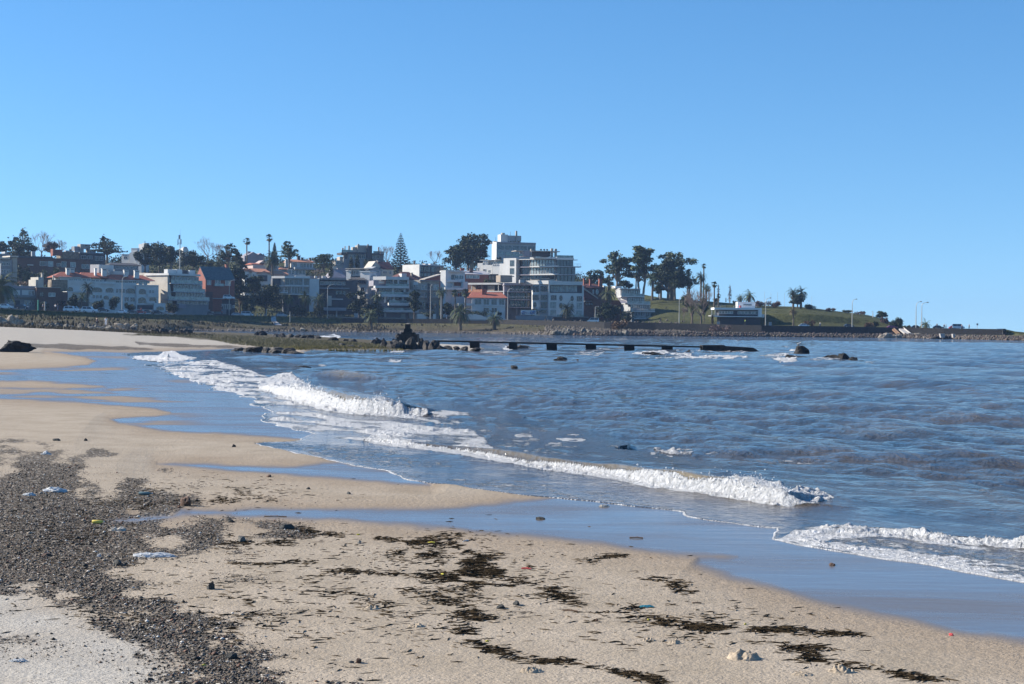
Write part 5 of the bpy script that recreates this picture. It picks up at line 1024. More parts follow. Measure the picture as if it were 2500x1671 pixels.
b = B('D', 885, 1300, 642, 3, 'apartment_block', 'broad white flats with round porthole windows standing on the sea wall', 'apartment building')
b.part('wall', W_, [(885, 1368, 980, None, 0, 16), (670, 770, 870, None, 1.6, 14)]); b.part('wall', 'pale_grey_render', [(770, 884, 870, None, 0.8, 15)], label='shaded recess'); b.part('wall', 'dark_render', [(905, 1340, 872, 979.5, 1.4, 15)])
b.part('roof', W_, [(884.5, 1352, 822, 871, -0.5, 15)]); q = b.sub(884, -34); q.part('roof', W_, [(560, 883, 812, 862, -0.3, 9)]); q.done(); b.part('roof', 'pale_grey_render', [(495, 556, 800, 845, 1.0, 14)]); b.part('planter', 'concrete', [(500, 900, 778, 786, 2, 3)])
b.win(915, 1275, 876, 966, 9, 1, v=1.3, glass='glass_light', frame='pale_grey_render', gap=0.12, mull=0); b.win(665, 752, 880, 965, 2, 1, v=1.5, glass='glass_dark', frame='black_metal'); b.win(780, 872, 885, 960, 2, 1, v=0.7, glass='glass_dark', frame='black_metal'); b.part('pillar', W_, [(884, 905, 871.5, 980, -0.4, 1.2), (1345, 1366, 875, 980, 0, 4)])
for (x0, x1, y0, y1, gl) in [(915, 996, 1010, 1082, 'glass_dark'), (1270, 1347, 1020, 1092, 'glass_dark'), (910, 992, 1103, 1192, 'glass_light'), (1270, 1345, 1112, 1198, 'glass_light'), (910, 992, 1208, 1290, 'glass_light'), (1266, 1342, 1216, 1292, 'glass_light')]: b.win(x0, x1, y0, y1, 1, 1, glass=gl, frame='pale_grey_render', mull=2)
for (x0, x1, y0, y1) in [(665, 750, 1005, 1080)]: b.win(x0, x1, y0, y1, 1, 1, v=1.5, glass='glass_dark', frame='grey_render')
for (x0, x1, y0, y1) in [(778, 868, 1006, 1080), (778, 868, 1103, 1188), (778, 865, 1210, 1256)]: b.win(x0, x1, y0, y1, 1, 1, v=0.7, glass='glass_dark', frame='grey_render', mull=2)
for (x0, x1, y0, y1) in [(1034, 1076, 1014, 1086), (1188, 1228, 1018, 1088), (1034, 1076, 1118, 1188), (1188, 1228, 1122, 1190)]: b.arch(x0, x1, y0, y1, 0, True, 'glass_dark', 'pale_grey_render')
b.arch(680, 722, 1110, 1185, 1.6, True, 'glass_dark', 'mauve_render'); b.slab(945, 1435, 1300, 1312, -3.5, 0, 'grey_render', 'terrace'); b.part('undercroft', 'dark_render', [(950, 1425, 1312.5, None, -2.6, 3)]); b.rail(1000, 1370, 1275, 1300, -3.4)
b.part('stair', 'pale_grey_render', [(690, 730, 1180, 1200, 0, 1.4), (725, 765, 1210, 1230, 0, 1.4)])
b = B('D', 345, 1290, 655, 3, 'parking_deck', 'open-fronted flats, shade painted in as mauve, with long horizontal balcony slabs left of the porthole flats', 'apartment building')
b.part('wall', 'mauve_render', [(280, 668, 880, None, 3.5, 13)]); b.part('roof', 'mauve_render', [(280, 700, 845, 876, -0.8, 13)])  # mauve carries the shade lying on this end of the long white-roofed house
for y in (958, 1065, 1172): b.slab(280 if y < 960 else 345, 668, y, y + 14, -0.8, 3.4, 'mauve_render')
for y0, y1 in [(880, 955), (975, 1062), (1082, 1168)]: b.win(360, 640, y0, y1, 4, 1, v=3.4, glass='glass_dark', frame='black_metal', gap=0.1)
for y in (935, 1035, 1140): b.rail(350, 500 if y > 1100 else 640, y - 8, y + 20, -0.7, bars=True)
b.part('pillar', 'mauve_render', [(332, 345, 1000, None, -0.6, 0.4), (655, 668, 876.5, 957.5, -0.6, 0), (450, 458, 1186, None, 0, 0.5)])
# banner
o = empty('banner', P(X('D', 510), Y('D', 1290), 632), 0.05); tag(o, 'white banner with blue swirls hung on the wall below the dark balconies', 'banner')
k = 632 / FPX / 5.586
MB().box(0, 213 * k, 0, 0.1, 10 * k, 76 * k).build('panel', W_, o)
mat('banner_blue', (0.05, 0.13, 0.3), 0.6, 0.1)
mb = MB()
for cx, cy, r0 in ((40, 38, 16), (150, 38, 14), (182, 48, 13)):
    mb.tube([((cx + r0 * 1.6 * math.cos(q)) * k, -0.06, (cy + r0 * math.sin(q)) * k) for q in np.linspace(0.3, 5.4, 12)], 0.22, 5)
mb.box(70 * k, 115 * k, -0.06, -0.02, 30 * k, 36 * k).box(62 * k, 100 * k, -0.06, -0.02, 44 * k, 49 * k)
mb.build('emblem', 'banner_blue', o)
b = B('D', 445, 1365, 628, 2, 'garden_wall', 'pale grey garden wall below the banner in front of the open-fronted flats', 'wall', skirt=1)
b.part('wall', 'grey_render', [(440, 860, 1290, None, 0, 0.4), (862, 945, 1290, None, -0.5, 0.4)])
b = B('D', 1375, 1000, 690, 20, 'brick_mansion', 'dark brick mansion with tall red chimneys right of the large white flats', 'house')
b.part('wall', 'brick_dark', [(1365, 1660, 905, None, 0, 10)]); b.hip(1360, 1650, 905, 850, 0, 10, 'tile_maroon', 0.3, 0.3); b.chim(1368, 1384, 790, 870, 2, 0.9, 'brick_red'); b.chim(1450, 1473, 795, 880, 2, 0.9, 'brick_red'); b.chim(1582, 1626, 792, 900, 1, 1.4, 'brick_red'); b.win(1490, 1508, 935, 990, 1, 1, glass='glass_light', mull=0); b.arch(1536, 1568, 932, 995, 0, True, 'glass_light')
b.part('turret', 'brick_red', [(1368, 1402, 890, 960, -1.5, 0)]); b.part('side_wing', W_, [(1640, 1665, 875, 920, 2, 4)])
b = B('D', 1370, 1150, 660, 16, 'house', 'low brown house with long red roof slopes right of the porthole flats', 'house')
b.part('wall', 'brick_dark', [(1370, 1900, 1075, None, 1, 9)]); mb = MB().prism([(b.u(1285), b.z(880)), (b.u(1300), b.z(870)), (b.u(1560), b.z(1050)), (b.u(1540), b.z(1065)), (b.u(1370), b.z(1070)), (b.u(1360), b.z(960))], -0.5, 7); mb.build('roof', 'tile_maroon', b.o)
MB().prism([(b.u(1285), b.z(885)), (b.u(1300), b.z(870)), (b.u(1556), b.z(1045)), (b.u(1556), b.z(1062))], -0.9, -0.52).build('fascia', 'concrete', b.o); b.slab(1385, 1475, 1090, 1098, -0.5, 1, 'grey_render'); b.win(1390, 1500, 1110, 1150, 3, 1, v=0.95, glass='glass_dark', frame='black_metal')
# ---- E
b = B('E', 370, 1110, 650, 18, 'apartment_block', 'pale stepped glass flats with four terraces at the foot of the grass hill', 'apartment building')
b.part('wall', 'pale_grey_render', [(370, 632, 700, 800, 9, 16), (450, 690, 800, 905, 6, 16), (495, 770, 905, 1005, 3, 16), (545, 782, 1005, None, 0, 16)])
b.part('roof', 'pale_grey_render', [(355, 635, 688, 699.5, 8, 16)])
for (x0, x1, y0, y1, v, n) in [(375, 625, 710, 782, 9, 8), (460, 682, 815, 890, 6, 7), (500, 765, 915, 962, 3, 9), (550, 778, 1015, 1085, 0, 7)]: b.win(x0, x1, y0, y1, n, 1, v=v - 0.1, glass='glass_light', frame='black_metal', gap=0.06, mull=0)
for (x0, x1, y, v) in [(370, 690, 795, 6.2), (450, 770, 900, 3.2), (495, 832, 1002, 0.0), (545, 830, 1100, -2.4)]:
    o = b.slab(x0, x1, y, y + 12, v - 0.8, v + 3, W_, 'terrace'); b.rail(x0, x1, y - 35, y, v - 0.7, o, 'glass_light')
q = b.sub(358, -42, 9.3); q.part('side_wall', W_, [(302, 358, 685, 815, 0, 4)]); q.done(); q = b.sub(447, -42, 6.3); q.part('side_wall', W_, [(360, 447, 785, 850, 0, 3)]); q.done(); b.part('roof_room', W_, [(285, 370, 655, 684, 11, 16)])
mb = MB().poly([(b.u(300, 15), 15, b.z(800)), (b.u(330, 15), 15, b.z(770)), (b.u(490, 2), 2, b.z(895)), (b.u(370, 2), 2, b.z(895))], [(0, 3, 2, 1)]); mb.build('sloping_roof', 'mauve_render', b.o)
b.part('lower_wing', 'dark_render', [(820, 1055, 1112, None, -2, 6)]); b.slab(680, 1060, 1100, 1111.5, -3.0, 6, 'grey_render', 'terrace'); b.part('lamp_pole', 'pale_grey_render', [(832, 838, 1111.5, 1170, -3.2, -3.0)])
b = B('E', 1705, 1085, 600, 8, 'cafe_pavilion', 'low white boxed cafe with a long window band on the grass slope', 'cafe')
b.part('wall', 'dark_render', [(1705, 2240, 990, 1072, 0.8, 9)]); b.part('frame', 'white_bright', [(1640, 2285, 958, 985, -0.6, 10), (1640, 2285, 1073, 1083, -0.6, 10), (2240, 2285, 985.5, 1072.5, -0.6, 10)]); b.win(1705, 1895, 1003, 1042, 5, 1, v=0.7, glass='glass_light', gap=0.08, mull=0); b.win(1958, 2236, 1003, 1045, 6, 1, v=0.7, glass='glass_light', gap=0.08, mull=0)
o = b.slab(1600, 1705, 1066, 1074, -0.5, 8, W_, 'terrace'); b.rail(1600, 1705, 1035, 1066, -0.45, o, bars=True)
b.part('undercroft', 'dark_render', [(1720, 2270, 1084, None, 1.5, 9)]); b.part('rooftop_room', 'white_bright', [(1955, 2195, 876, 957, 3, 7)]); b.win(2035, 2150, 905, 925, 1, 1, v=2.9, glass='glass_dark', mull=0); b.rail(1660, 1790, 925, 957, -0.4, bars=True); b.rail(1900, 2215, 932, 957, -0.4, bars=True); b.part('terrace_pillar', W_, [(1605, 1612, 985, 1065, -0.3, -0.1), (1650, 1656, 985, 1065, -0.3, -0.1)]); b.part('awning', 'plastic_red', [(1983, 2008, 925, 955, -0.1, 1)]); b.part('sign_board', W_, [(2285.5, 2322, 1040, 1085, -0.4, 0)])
print('buildings done')
# ================================================================ TREES
TR = random.Random(11)
def front(px_, py_, D, mg):
    """keep things whose foot shows above the promenade edge behind that edge"""
    if px_ > 2470 or py_ > np.interp(px_, ST_, y4) + 3.5: return D
    return max(D, float(np.interp(px_, ST_, D4)) + mg)
def leafquads(C, Rd, n, size, r, shell=0.45, thr=0.0, sd=0):
    """C list of centres, Rd list of (rx,ry,rz); returns V,F"""
    C = np.array(C, float); Rd = np.array(Rd, float)
    vol = (Rd[:, 0] * Rd[:, 1] * Rd[:, 2]) ** 0.7; k = r.choice(len(C), n, p=vol / vol.sum())
    d = r.normal(size=(n, 3)); d /= np.linalg.norm(d, axis=1)[:, None]
    rad = (1 - shell * r.random(n) ** 1.3) * (0.86 + 0.28 * r.random(n))
    p = C[k] + d * Rd[k] * rad[:, None]
    if thr > 0:
        f = vn(p[:, 0] * 0.9 + 50, p[:, 2] * 0.9 + p[:, 1] * 0.5 + 50, sd); p = p[f > thr]; n = len(p)
    a = r.normal(size=(n, 3)); a /= np.linalg.norm(a, axis=1)[:, None]; b = np.cross(a, r.normal(size=(n, 3))); b /= np.linalg.norm(b, axis=1)[:, None]
    s = (size * r.uniform(0.5, 1.25, n))[:, None]; a = a * s; b = b * s * 0.7
    V = np.stack([p - a, p - b * 0.8, p + a, p + b], 1).reshape(-1, 3)
    return V, np.arange(n * 4).reshape(n, 4)
def limb(mb, p, d, L_, r, depth, rr, spread=0.6, out=None, seg=5, up=0.12, minr=0.02):
    pts = [p]; q = Vector(p); dd = Vector(d)
    for i in range(3):
        dd = (dd + Vector((rr.uniform(-1, 1), rr.uniform(-1, 1), rr.uniform(-0.6, 1))) * 0.16 + Vector((0, 0, up * 0.4))).normalized(); q = q + dd * L_ / 3; pts.append(q.copy())
    mb.tube(pts, [r, r * 0.88, r * 0.76, r * 0.66], seg, cap=False)
    if out is not None and depth <= 1: out.append((q.copy(), L_))
    if depth > 0:
        for i in range(rr.choice([2, 3]) if depth > 1 else 3):
            a = Vector((rr.uniform(-1, 1), rr.uniform(-1, 1), rr.uniform(-0.25, 0.9))).normalized()
            nd = (dd * (1 - spread * 0.5) + a * spread).normalized(); nd = (nd + Vector((0, 0, up))).normalized()
            limb(mb, pts[rr.choice([2, 3, 3])], nd, L_ * rr.uniform(0.62, 0.85), max(minr, r * 0.6), depth - 1, rr, spread, out, max(3, seg - 1), up, minr)
def tree(c, x0, x1, yt, yb, D, kind, label, leaf='leaf_dark', dens=1.0, cat='tree', group=None, name=None, ln=0.0):
    D = front(X(c, (x0 + x1) / 2), Y(c, yb), D, 5); s = D / FPX; cx = (X(c, x0) + X(c, x1)) / 2; Wd = (X(c, x1) - X(c, x0)) * s; H = (Y(c, yb) - Y(c, yt)) * s
    nm = name or {'round': 'tree', 'bare': 'bare_tree', 'fan': 'fan_palm', 'canary': 'date_palm', 'norfolk': 'norfolk_pine', 'cypress': 'cypress', 'layer': 'cedar_tree', 'euca': 'eucalyptus_tree', 'bush': 'bush'}[kind]
    o = empty(nm, P(cx, Y(c, yb), D)); tag(o, label, cat, group)
    sd = TR.randrange(1 << 30); r = np.random.default_rng(sd); rr = random.Random(sd); R_ = Wd / 2
    if kind in ('round', 'euca', 'layer'):
        mb = MB(); C, Q = [], []
        th = H * (0.22 if kind == 'round' else 0.36 if kind == 'euca' else 0.35)
        nb = 13 if kind == 'round' else 20
        if kind == 'layer':
            for i in range(13):
                f = i / 12; zc = H * (0.42 + 0.52 * f); w = R_ * (1.0 - 0.75 * f ** 1.4)
                for q in range(3):
                    C.append((rr.uniform(-1, 1) * w * 0.65, rr.uniform(-1, 1) * w * 0.6, zc + rr.uniform(-.3, .3))); Q.append((w * 0.5, w * 0.5, H * 0.035))
            n = int(1700 * dens); thr = 0.25
        else:
            for i in range(nb):
                a = rr.uniform(0, 6.28); f = rr.random() ** 0.6
                zc = H * (0.58 if kind == 'round' else 0.68) + rr.uniform(-1, 1) * H * (0.32 if kind == 'round' else 0.27)
                lim = math.sqrt(max(0.12, 1 - ((zc / H - 0.56) / 0.50) ** 2))
                C.append((math.cos(a) * R_ * 0.86 * f * lim, math.sin(a) * R_ * 0.6 * f * lim, zc)); q = R_ * rr.uniform(0.26, 0.42) * (1 if kind == 'round' else 0.72); Q.append((q, q, q * (0.75 if kind == 'round' else 0.62)))
            C.append((0, 0, H * 0.78)); Q.append((R_ * 0.42, R_ * 0.42, H * 0.2)); C.append((0, 0, H * 0.55)); Q.append((R_ * 0.55, R_ * 0.5, H * 0.2)) if kind == 'round' else Q.append((R_ * 0.4, R_ * 0.4, H * 0.1))
            n = int((3000 if kind == 'round' else 2600) * dens); thr = 0.16 if kind == 'round' else 0.3
        nt_ = 1 if kind != 'euca' else 3
        for k in range(nt_):
            bx = rr.uniform(-1, 1) * R_ * 0.2 * (nt_ > 1); mb.tube([(bx, 0, -0.5), (bx * 1.2 + ln, 0, th * 0.5), (bx * 1.6 + 2 * ln, 0, th)], [Wd * 0.035 + .12, Wd * 0.026 + .1, Wd * 0.02 + .08], 7)
            for c_, q_ in list(zip(C, Q))[k::nt_]:
                mb.tube([(bx * 1.5 + ln * 1.6, 0, th * 0.85), ((bx + c_[0]) * 0.55, c_[1] * 0.5, th + (c_[2] - th) * 0.45), tuple(c_)], [Wd * 0.014 + .06, Wd * 0.009 + .05, 0.04], 4, cap=False)
        V, F = leafquads(C, Q, n, 0.17 + H * 0.014, r, 0.75, thr, sd & 255)
        q0, q1 = np.percentile(V[:, 0], [1.5, 98.5]); kx = 2 * R_ / (q1 - q0); V[:, 0] = (V[:, 0] - (q0 + q1) / 2) * kx; V[:, 1] *= min(kx, 1.6); q1 = np.percentile(V[:, 2], 99.3); k0 = th if kind != 'round' else 0.0; V[:, 2] = k0 + (V[:, 2] - k0) * (H - k0) / (q1 - k0)
        mb.v = [(x * (1 + (kx - 1) * min(1, max(0, z / H))), y, z) for x, y, z in mb.v]
        mb.build('trunk', 'trunk' if kind != 'euca' else 'trunk_pale', o)
        link('crown', npmesh('crown', V, F, leaf), o)
    elif kind == 'bare':
        mb = MB()
        mb.tube([(0, 0, -0.5), (0.1, 0, H * 0.12), (0, 0, H * 0.24)], [H * 0.03, H * 0.024, H * 0.02], 6); mb.build('trunk', 'trunk', o)
        mb = MB(); L0 = H * 0.30
        for k in range(6):
            a = k * 1.05 + rr.random(); e = rr.uniform(0.5, 1.2)
            limb(mb, (0, 0, H * rr.uniform(0.15, 0.24)), Vector((math.cos(a) * math.cos(e) * Wd / H * 1.3, math.sin(a) * math.cos(e), math.sin(e))).normalized(), L0, H * 0.013, 4, rr, 0.62, None, 4, 0.10, 0.035)
        mb.build('crown', 'twig', o)
    elif kind == 'bush':
        C = [(rr.uniform(-1, 1) * R_ * 0.62, rr.uniform(-1, 1) * R_ * 0.4, H * rr.uniform(0.25, 0.6)) for _ in range(8)]; Q = [(R_ * rr.uniform(.25, .42), R_ * .32, H * rr.uniform(.28, .42)) for _ in C]
        V, F = leafquads(C, Q, int(1100 * dens), 0.16 + H * 0.02, r, 0.6, 0.12, sd & 255); V[:, 2] = np.maximum(V[:, 2], -0.4)
        link('foliage', npmesh('foliage', V, F, leaf), o)
        mb = MB()
        for c_ in C: mb.tube([(c_[0] * 0.3, 0, -0.3), c_], [0.07, 0.03], 4)
        mb.build('stem', 'trunk', o)
    elif kind == 'cypress':
        C = [(0, 0, H * f) for f in (0.15, 0.35, 0.55, 0.72, 0.88)]; Q = [(R_ * w, R_ * w, H * 0.17) for w in (0.9, 1, 0.85, 0.6, 0.3)]
        V, F = leafquads(C, Q, int(900 * dens), 0.25, r, 0.6, 0.08, 3); link('crown', npmesh('crown', V, F, leaf), o)
        MB().tube([(0, 0, -0.5), (0, 0, H * 0.7)], [0.2, 0.05], 5).build('trunk', 'trunk', o)
    elif kind == 'norfolk':
        V = []; F = []; mb = MB().tube([(0, 0, -0.5), (0, 0, H * 0.5), (0, 0, H)], [H * 0.018, H * 0.01, 0.04], 6); nt_ = 22
        for i in range(nt_):
            f = i / (nt_ - 1); z_ = H * (0.13 + 0.86 * f); L_ = R_ * (1 - f) ** 0.85 * 1.02 + 0.25
            for k in range(7):
                a = k * 6.283 / 7 + i * 0.5; Lb = L_ * rr.uniform(0.8, 1.08); ns = 7
                for j in range(ns):
                    g_ = (j + 0.7) / ns; rad = Lb * g_; zz_ = z_ - 0.10 * Lb * math.sin(g_ * 2.5) + 0.16 * Lb * g_ ** 2
                    w = 0.20 + 0.55 * math.sin(g_ * 2.6) * min(1, Lb / 3); w2 = Lb / ns * 0.6; x, y = math.cos(a) * rad, math.sin(a) * rad
                    tx, ty = math.cos(a), math.sin(a); nx, ny = -ty, tx; q = len(V)
                    V += [(x - tx * w2 - nx * w * .2, y - ty * w2 - ny * w * .2, zz_), (x + nx * w, y + ny * w, zz_ + 0.12), (x + tx * w2, y + ty * w2, zz_ + 0.24), (x - nx * w, y - ny * w, zz_ + 0.12)]; F.append((q, q + 1, q + 2, q + 3))
                    q = len(V); V += [(x - tx * w2, y - ty * w2, zz_ - 0.12), (x + tx * w2, y + ty * w2, zz_ - 0.08), (x + tx * w2, y + ty * w2, zz_ + 0.3), (x - tx * w2, y - ty * w2, zz_ + 0.22)]; F.append((q, q + 1, q + 2, q + 3))
                mb.tube([(0, 0, z_), (math.cos(a) * Lb, math.sin(a) * Lb, z_ + 0.05)], [0.07, 0.02], 3, cap=False)
        mb.build('trunk', 'trunk', o); link('crown', npmesh('crown', np.array(V), np.array(F), leaf), o)
    elif kind in ('fan', 'canary'):
        hc = H - (R_ * 0.75 if kind == 'fan' else R_ * 0.62); hc = max(hc, H * 0.3); tr = (0.20 + 0.006 * H) if kind == 'fan' else min(0.45, R_ * 0.14)
        lean = rr.uniform(-0.2, 0.2)
        MB().tube([(0, 0, -0.6), (lean * .3, 0, hc * 0.5), (lean, 0, hc)], [tr * 1.35, tr, tr * (0.9 if kind == 'fan' else 1.15)], 8).build('trunk', 'palm_trunk', o)
        V = []; F = []; Vd = []; Fd = []
        nf = 46 if kind == 'fan' else 52
        for i in range(nf):
            a = rr.uniform(0, 6.283); dead = i >= nf - (8 if kind == 'fan' else 4)
            e = (rr.uniform(-0.25, 1.45) if kind == 'canary' else rr.uniform(-0.8, 1.5)) if not dead else rr.uniform(-1.35, -0.7); L_ = R_ * rr.uniform(0.85, 1.12) * (1.0 if kind == 'canary' else 0.95)
            VV, FF = (Vd, Fd) if dead else (V, F); d0 = Vector((math.cos(a) * math.cos(e), math.sin(a) * math.cos(e), math.sin(e))); p = Vector((lean, 0, hc))
            if kind == 'fan':
                p2 = p + d0 * L_ * 0.55; side = d0.cross(Vector((0, 0, 1)))
                side = side.normalized() if side.length > 0.05 else Vector((1, 0, 0)); up = side.cross(d0)
                q = len(VV); VV += [tuple(p - side * 0.04), tuple(p + side * 0.04), tuple(p2 + side * 0.03), tuple(p2 - side * 0.03)]; FF.append((q, q + 1, q + 2, q + 3))
                for k in range(7):
                    b_ = (k - 3) * 0.36; dd = (d0 * math.cos(b_) + side * math.sin(b_)); tip = p2 + dd * L_ * 0.5 - Vector((0, 0, L_ * 0.12)); w = (side * math.cos(b_) - d0 * math.sin(b_)) * L_ * 0.075; md = p2 + dd * L_ * 0.25
                    q = len(VV); VV += [tuple(p2), tuple(md + w), tuple(tip), tuple(md - w)]; FF.append((q, q + 1, q + 2, q + 3))
            else:
                ns = 9; pos = p.copy(); dd = d0.copy(); st = L_ * 1.25 / ns
                for j in range(ns):
                    nd = (dd + Vector((0, 0, -0.17 - 0.02 * j))).normalized(); np_ = pos + nd * st; side = nd.cross(Vector((0, 0, 1)))
                    side = side.normalized() if side.length > 0.05 else Vector((1, 0, 0)); up = side.cross(nd); w = R_ * 0.20 * math.sin(math.pi * (0.15 + 0.8 * j / ns))
                    for sg in (-1, 1):
                        for h_ in (0.0, 0.5):
                            a0 = pos.lerp(np_, h_); tip = a0 + side * sg * w + nd * w * 0.7 - up * w * 0.15 - Vector((0, 0, w * 0.3)); q = len(VV)
                            VV += [tuple(a0), tuple(a0 + nd * st * 0.34), tuple(tip)]; FF.append((q, q + 1, q + 2))
                    q = len(VV); VV += [tuple(pos + side * 0.04), tuple(np_ + side * 0.02), tuple(np_ - side * 0.02)]; FF.append((q, q + 1, q + 2))
                    pos, dd = np_, nd
        link('crown', npmesh('crown', np.array(V), np.array(F), leaf), o); link('dry_frond', npmesh('dry_frond', np.array(Vd), np.array(Fd), 'palm_dry'), o)
    return o
T = tree
sk = 'trees on the left skyline'
T('A', -20, 125, 285, 470, 800, 'round', 'rounded dark evergreen at the far left edge of the skyline', group=sk)
T('A', 115, 232, 222, 460, 790, 'round', 'narrow dark evergreen just left of the ragged monkey-puzzle tree', group=sk)
T('A', 205, 425, 105, 560, 760, 'layer', 'tall ragged conifer with open tiers on the left skyline', 'leaf_mid', 0.9, group=sk, name='monkey_puzzle_tree')
T('A', 425, 705, 150, 500, 770, 'bare', 'large bare branching tree beside the ragged conifer on the left', group=sk)
T('A', 615, 790, 285, 500, 775, 'round', 'rusty brown twiggy tree right of the large bare tree', 'leaf_rust', 0.8, group=sk)
T('A', 765, 905, 275, 480, 800, 'bare', 'small pale bare tree left of the concrete water tank', group=sk)
T('A', 900, 1010, 375, 470, 800, 'bush', 'low green bush on the skyline left of the water tank', 'leaf_mid', 0.7, 'bush')
T('A', 135, 350, 320, 640, 735, 'round', 'dense dark evergreen mass under the ragged conifer', group=sk)
T('A', 300, 490, 330, 640, 745, 'round', 'dark spreading evergreen above the long brick house', group=sk)
T('A', 1255, 1665, 240, 560, 745, 'layer', 'broad flat-topped cedar right of the concrete water tank', 'leaf_dark', 1.5, group=sk)
T('A', 1380, 1450, 208, 460, 770, 'round', 'small knob-headed conifer poking above the flat cedar', group=sk, dens=0.6)
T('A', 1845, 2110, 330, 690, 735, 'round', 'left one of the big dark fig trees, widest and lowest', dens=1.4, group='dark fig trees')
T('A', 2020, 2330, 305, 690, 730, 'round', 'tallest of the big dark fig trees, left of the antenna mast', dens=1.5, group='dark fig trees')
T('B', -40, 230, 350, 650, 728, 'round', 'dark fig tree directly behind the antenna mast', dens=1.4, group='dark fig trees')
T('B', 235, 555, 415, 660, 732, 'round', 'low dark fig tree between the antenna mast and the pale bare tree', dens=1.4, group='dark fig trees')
T('A', 290, 560, 645, 860, 640, 'bush', 'pale olive-green rounded bush left above the white terraces', 'leaf_olive', 1.2, 'bush')
T('A', 470, 740, 640, 830, 650, 'bush', 'pale olive bush in the middle of the row above the creeper wall', 'leaf_olive', 1.1, 'bush')
T('A', 715, 890, 615, 780, 660, 'bush', 'small olive bush touching the red roof of the white terraces', 'leaf_olive', 0.8, 'bush')
T('A', 180, 420, 560, 820, 660, 'bush', 'dark shrub mass in the gap below the ragged conifer', 'leaf_dark', 1.2, 'bush')
T('A', 140, 500, 800, 880, 600, 'bush', 'rust-brown hedge on top of the low earth-coloured wall', 'leaf_rust', 0.8, 'hedge')
T('A', -240, 262, 745, 1180, 470, 'canary', 'big arching date palm at the left edge in front of the grey house', 'palm_leaf')
T('A', 1020, 1195, 985, 1195, 545, 'canary', 'small drooping palm with a bare trunk before the white terraces', 'palm_leaf', group='palms before the terraces')
T('A', 1090, 1290, 855, 1190, 560, 'canary', 'dark palm leaning over the entrance of the white terraces', 'leaf_dark', group='palms before the terraces')
T('A', 925, 1060, 1010, 1215, 545, 'round', 'dark leafy tree at the left end of the white terraces', 'leaf_dark', 0.9)
T('A', 1240, 1440, 1060, 1215, 552, 'bush', 'dark hedge under the second palm before the terraces', 'leaf_dark', 1.0, 'hedge')
T('A', 1690, 1860, 1110, 1215, 560, 'bush', 'low dark hedge beside the garage of the white terraces', 'leaf_dark', 0.8, 'hedge')
T('A', 500, 700, 1090, 1215, 545, 'bush', 'dark shrub before the dark brown brick house', 'leaf_dark', 0.8, 'bush')
T('C', 1100, 1260, 960, 1320, 645, 'round', 'slender dark tree between the terraced flats and the tan house', 'leaf_dark', 0.9)
T('C', 1560, 1700, 1120, 1320, 645, 'round', 'dark tree below the balcony of the white stepped house', 'leaf_dark', 0.9)
T('D', 600, 760, 1180, 1300, 640, 'bush', 'dark shrub above the banner wall', 'leaf_dark', 0.7, 'bush')
T('B', 0, 560, 1150, 1275, 620, 'bush', 'long dark hedge along the road before the glass block', 'leaf_dark', 1.6, 'hedge')
T('A', 1450, 1640, 1000, 1200, 560, 'bush', 'dark shrub under the arches of the white terraces', 'leaf_dark', 0.9, 'bush')
T('A', 2240, 2360, 1100, 1240, 570, 'bush', 'dark shrub at the right foot of the white terraces', 'leaf_dark', 0.8, 'bush')
T('B', 0, 220, 1110, 1240, 565, 'bush', 'dark hedge in front of the slanting glass block', 'leaf_dark', 1.0, 'hedge')
T('B', 440, 760, 235, 560, 800, 'bare', 'pale bare tree standing alone right of the antenna mast', group=sk)
T('B', 670, 800, 320, 560, 805, 'bare', 'smaller bare tree behind the layered dark conifer', group=sk)
T('B', 740, 1010, 315, 680, 740, 'layer', 'layered dark conifer behind the brick house with the slate roof', 'leaf_dark', 1.2, group=sk)
T('B', 955, 1065, 415, 640, 750, 'round', 'small dark tree between the layered conifer and the left fan palm', group=sk)
T('B', 545, 700, 510, 640, 740, 'bush', 'light green bush above the slate roof on the left', 'leaf_mid', 0.9, 'bush')
T('B', 680, 870, 520, 640, 742, 'bush', 'green bush above the slate roof near its chimney', 'leaf_mid', 0.9, 'bush')
T('B', 1072, 1190, 232, 640, 735, 'fan', 'slim fan palm in front of the mauve gables', 'palm_leaf', group='tall fan palms')
T('B', 1376, 1494, 186, 640, 735, 'fan', 'tallest slim fan palm, rising behind the big date palm on the hill', 'palm_leaf', group='tall fan palms')
T('B', 1335, 1625, 432, 780, 700, 'canary', 'big dark date palm on the hill between the cottages', 'leaf_dark')
T('B', 1450, 1565, 300, 640, 745, 'norfolk', 'slim spire-topped conifer behind the big date palm', 'leaf_dark')
T('B', 1588, 1835, 280, 640, 740, 'layer', 'open-crowned conifer left of the white villa chimneys', 'leaf_mid', 0.8, group=sk)
T('B', 2040, 2320, 455, 690, 715, 'round', 'rounded green tree right of the white villa', 'leaf_mid', 1.1)
T('B', 2230, 2320, 560, 770, 690, 'cypress', 'thin dark cypress beside the rounded green tree')
T('B', 1960, 2250, 645, 780, 690, 'bare', 'low mauve bare tree in front of the white villa')
T('B', 880, 1190, 640, 1270, 650, 'round', 'tall dark tree mass right of the brick house', 'leaf_dark', 1.8)
T('B', 960, 1120, 540, 760, 690, 'round', 'ivy-dark tree beside the white cottage', 'leaf_dark')
T('B', 1090, 1330, 760, 1050, 655, 'round', 'mid-green tree under the terracotta cottage', 'leaf_mid', 1.1)
T('B', 1180, 1600, 880, 1270, 640, 'round', 'wide feathery dark tree below the modern white villa', 'leaf_dark', 2.0)
T('B', 1060, 1260, 980, 1290, 632, 'bush', 'dark shrub by the road behind the white van', 'leaf_dark', 1.2, 'bush')
T('B', 740, 900, 870, 1060, 640, 'canary', 'pale-fronded palm against the brick house', 'palm_leaf')
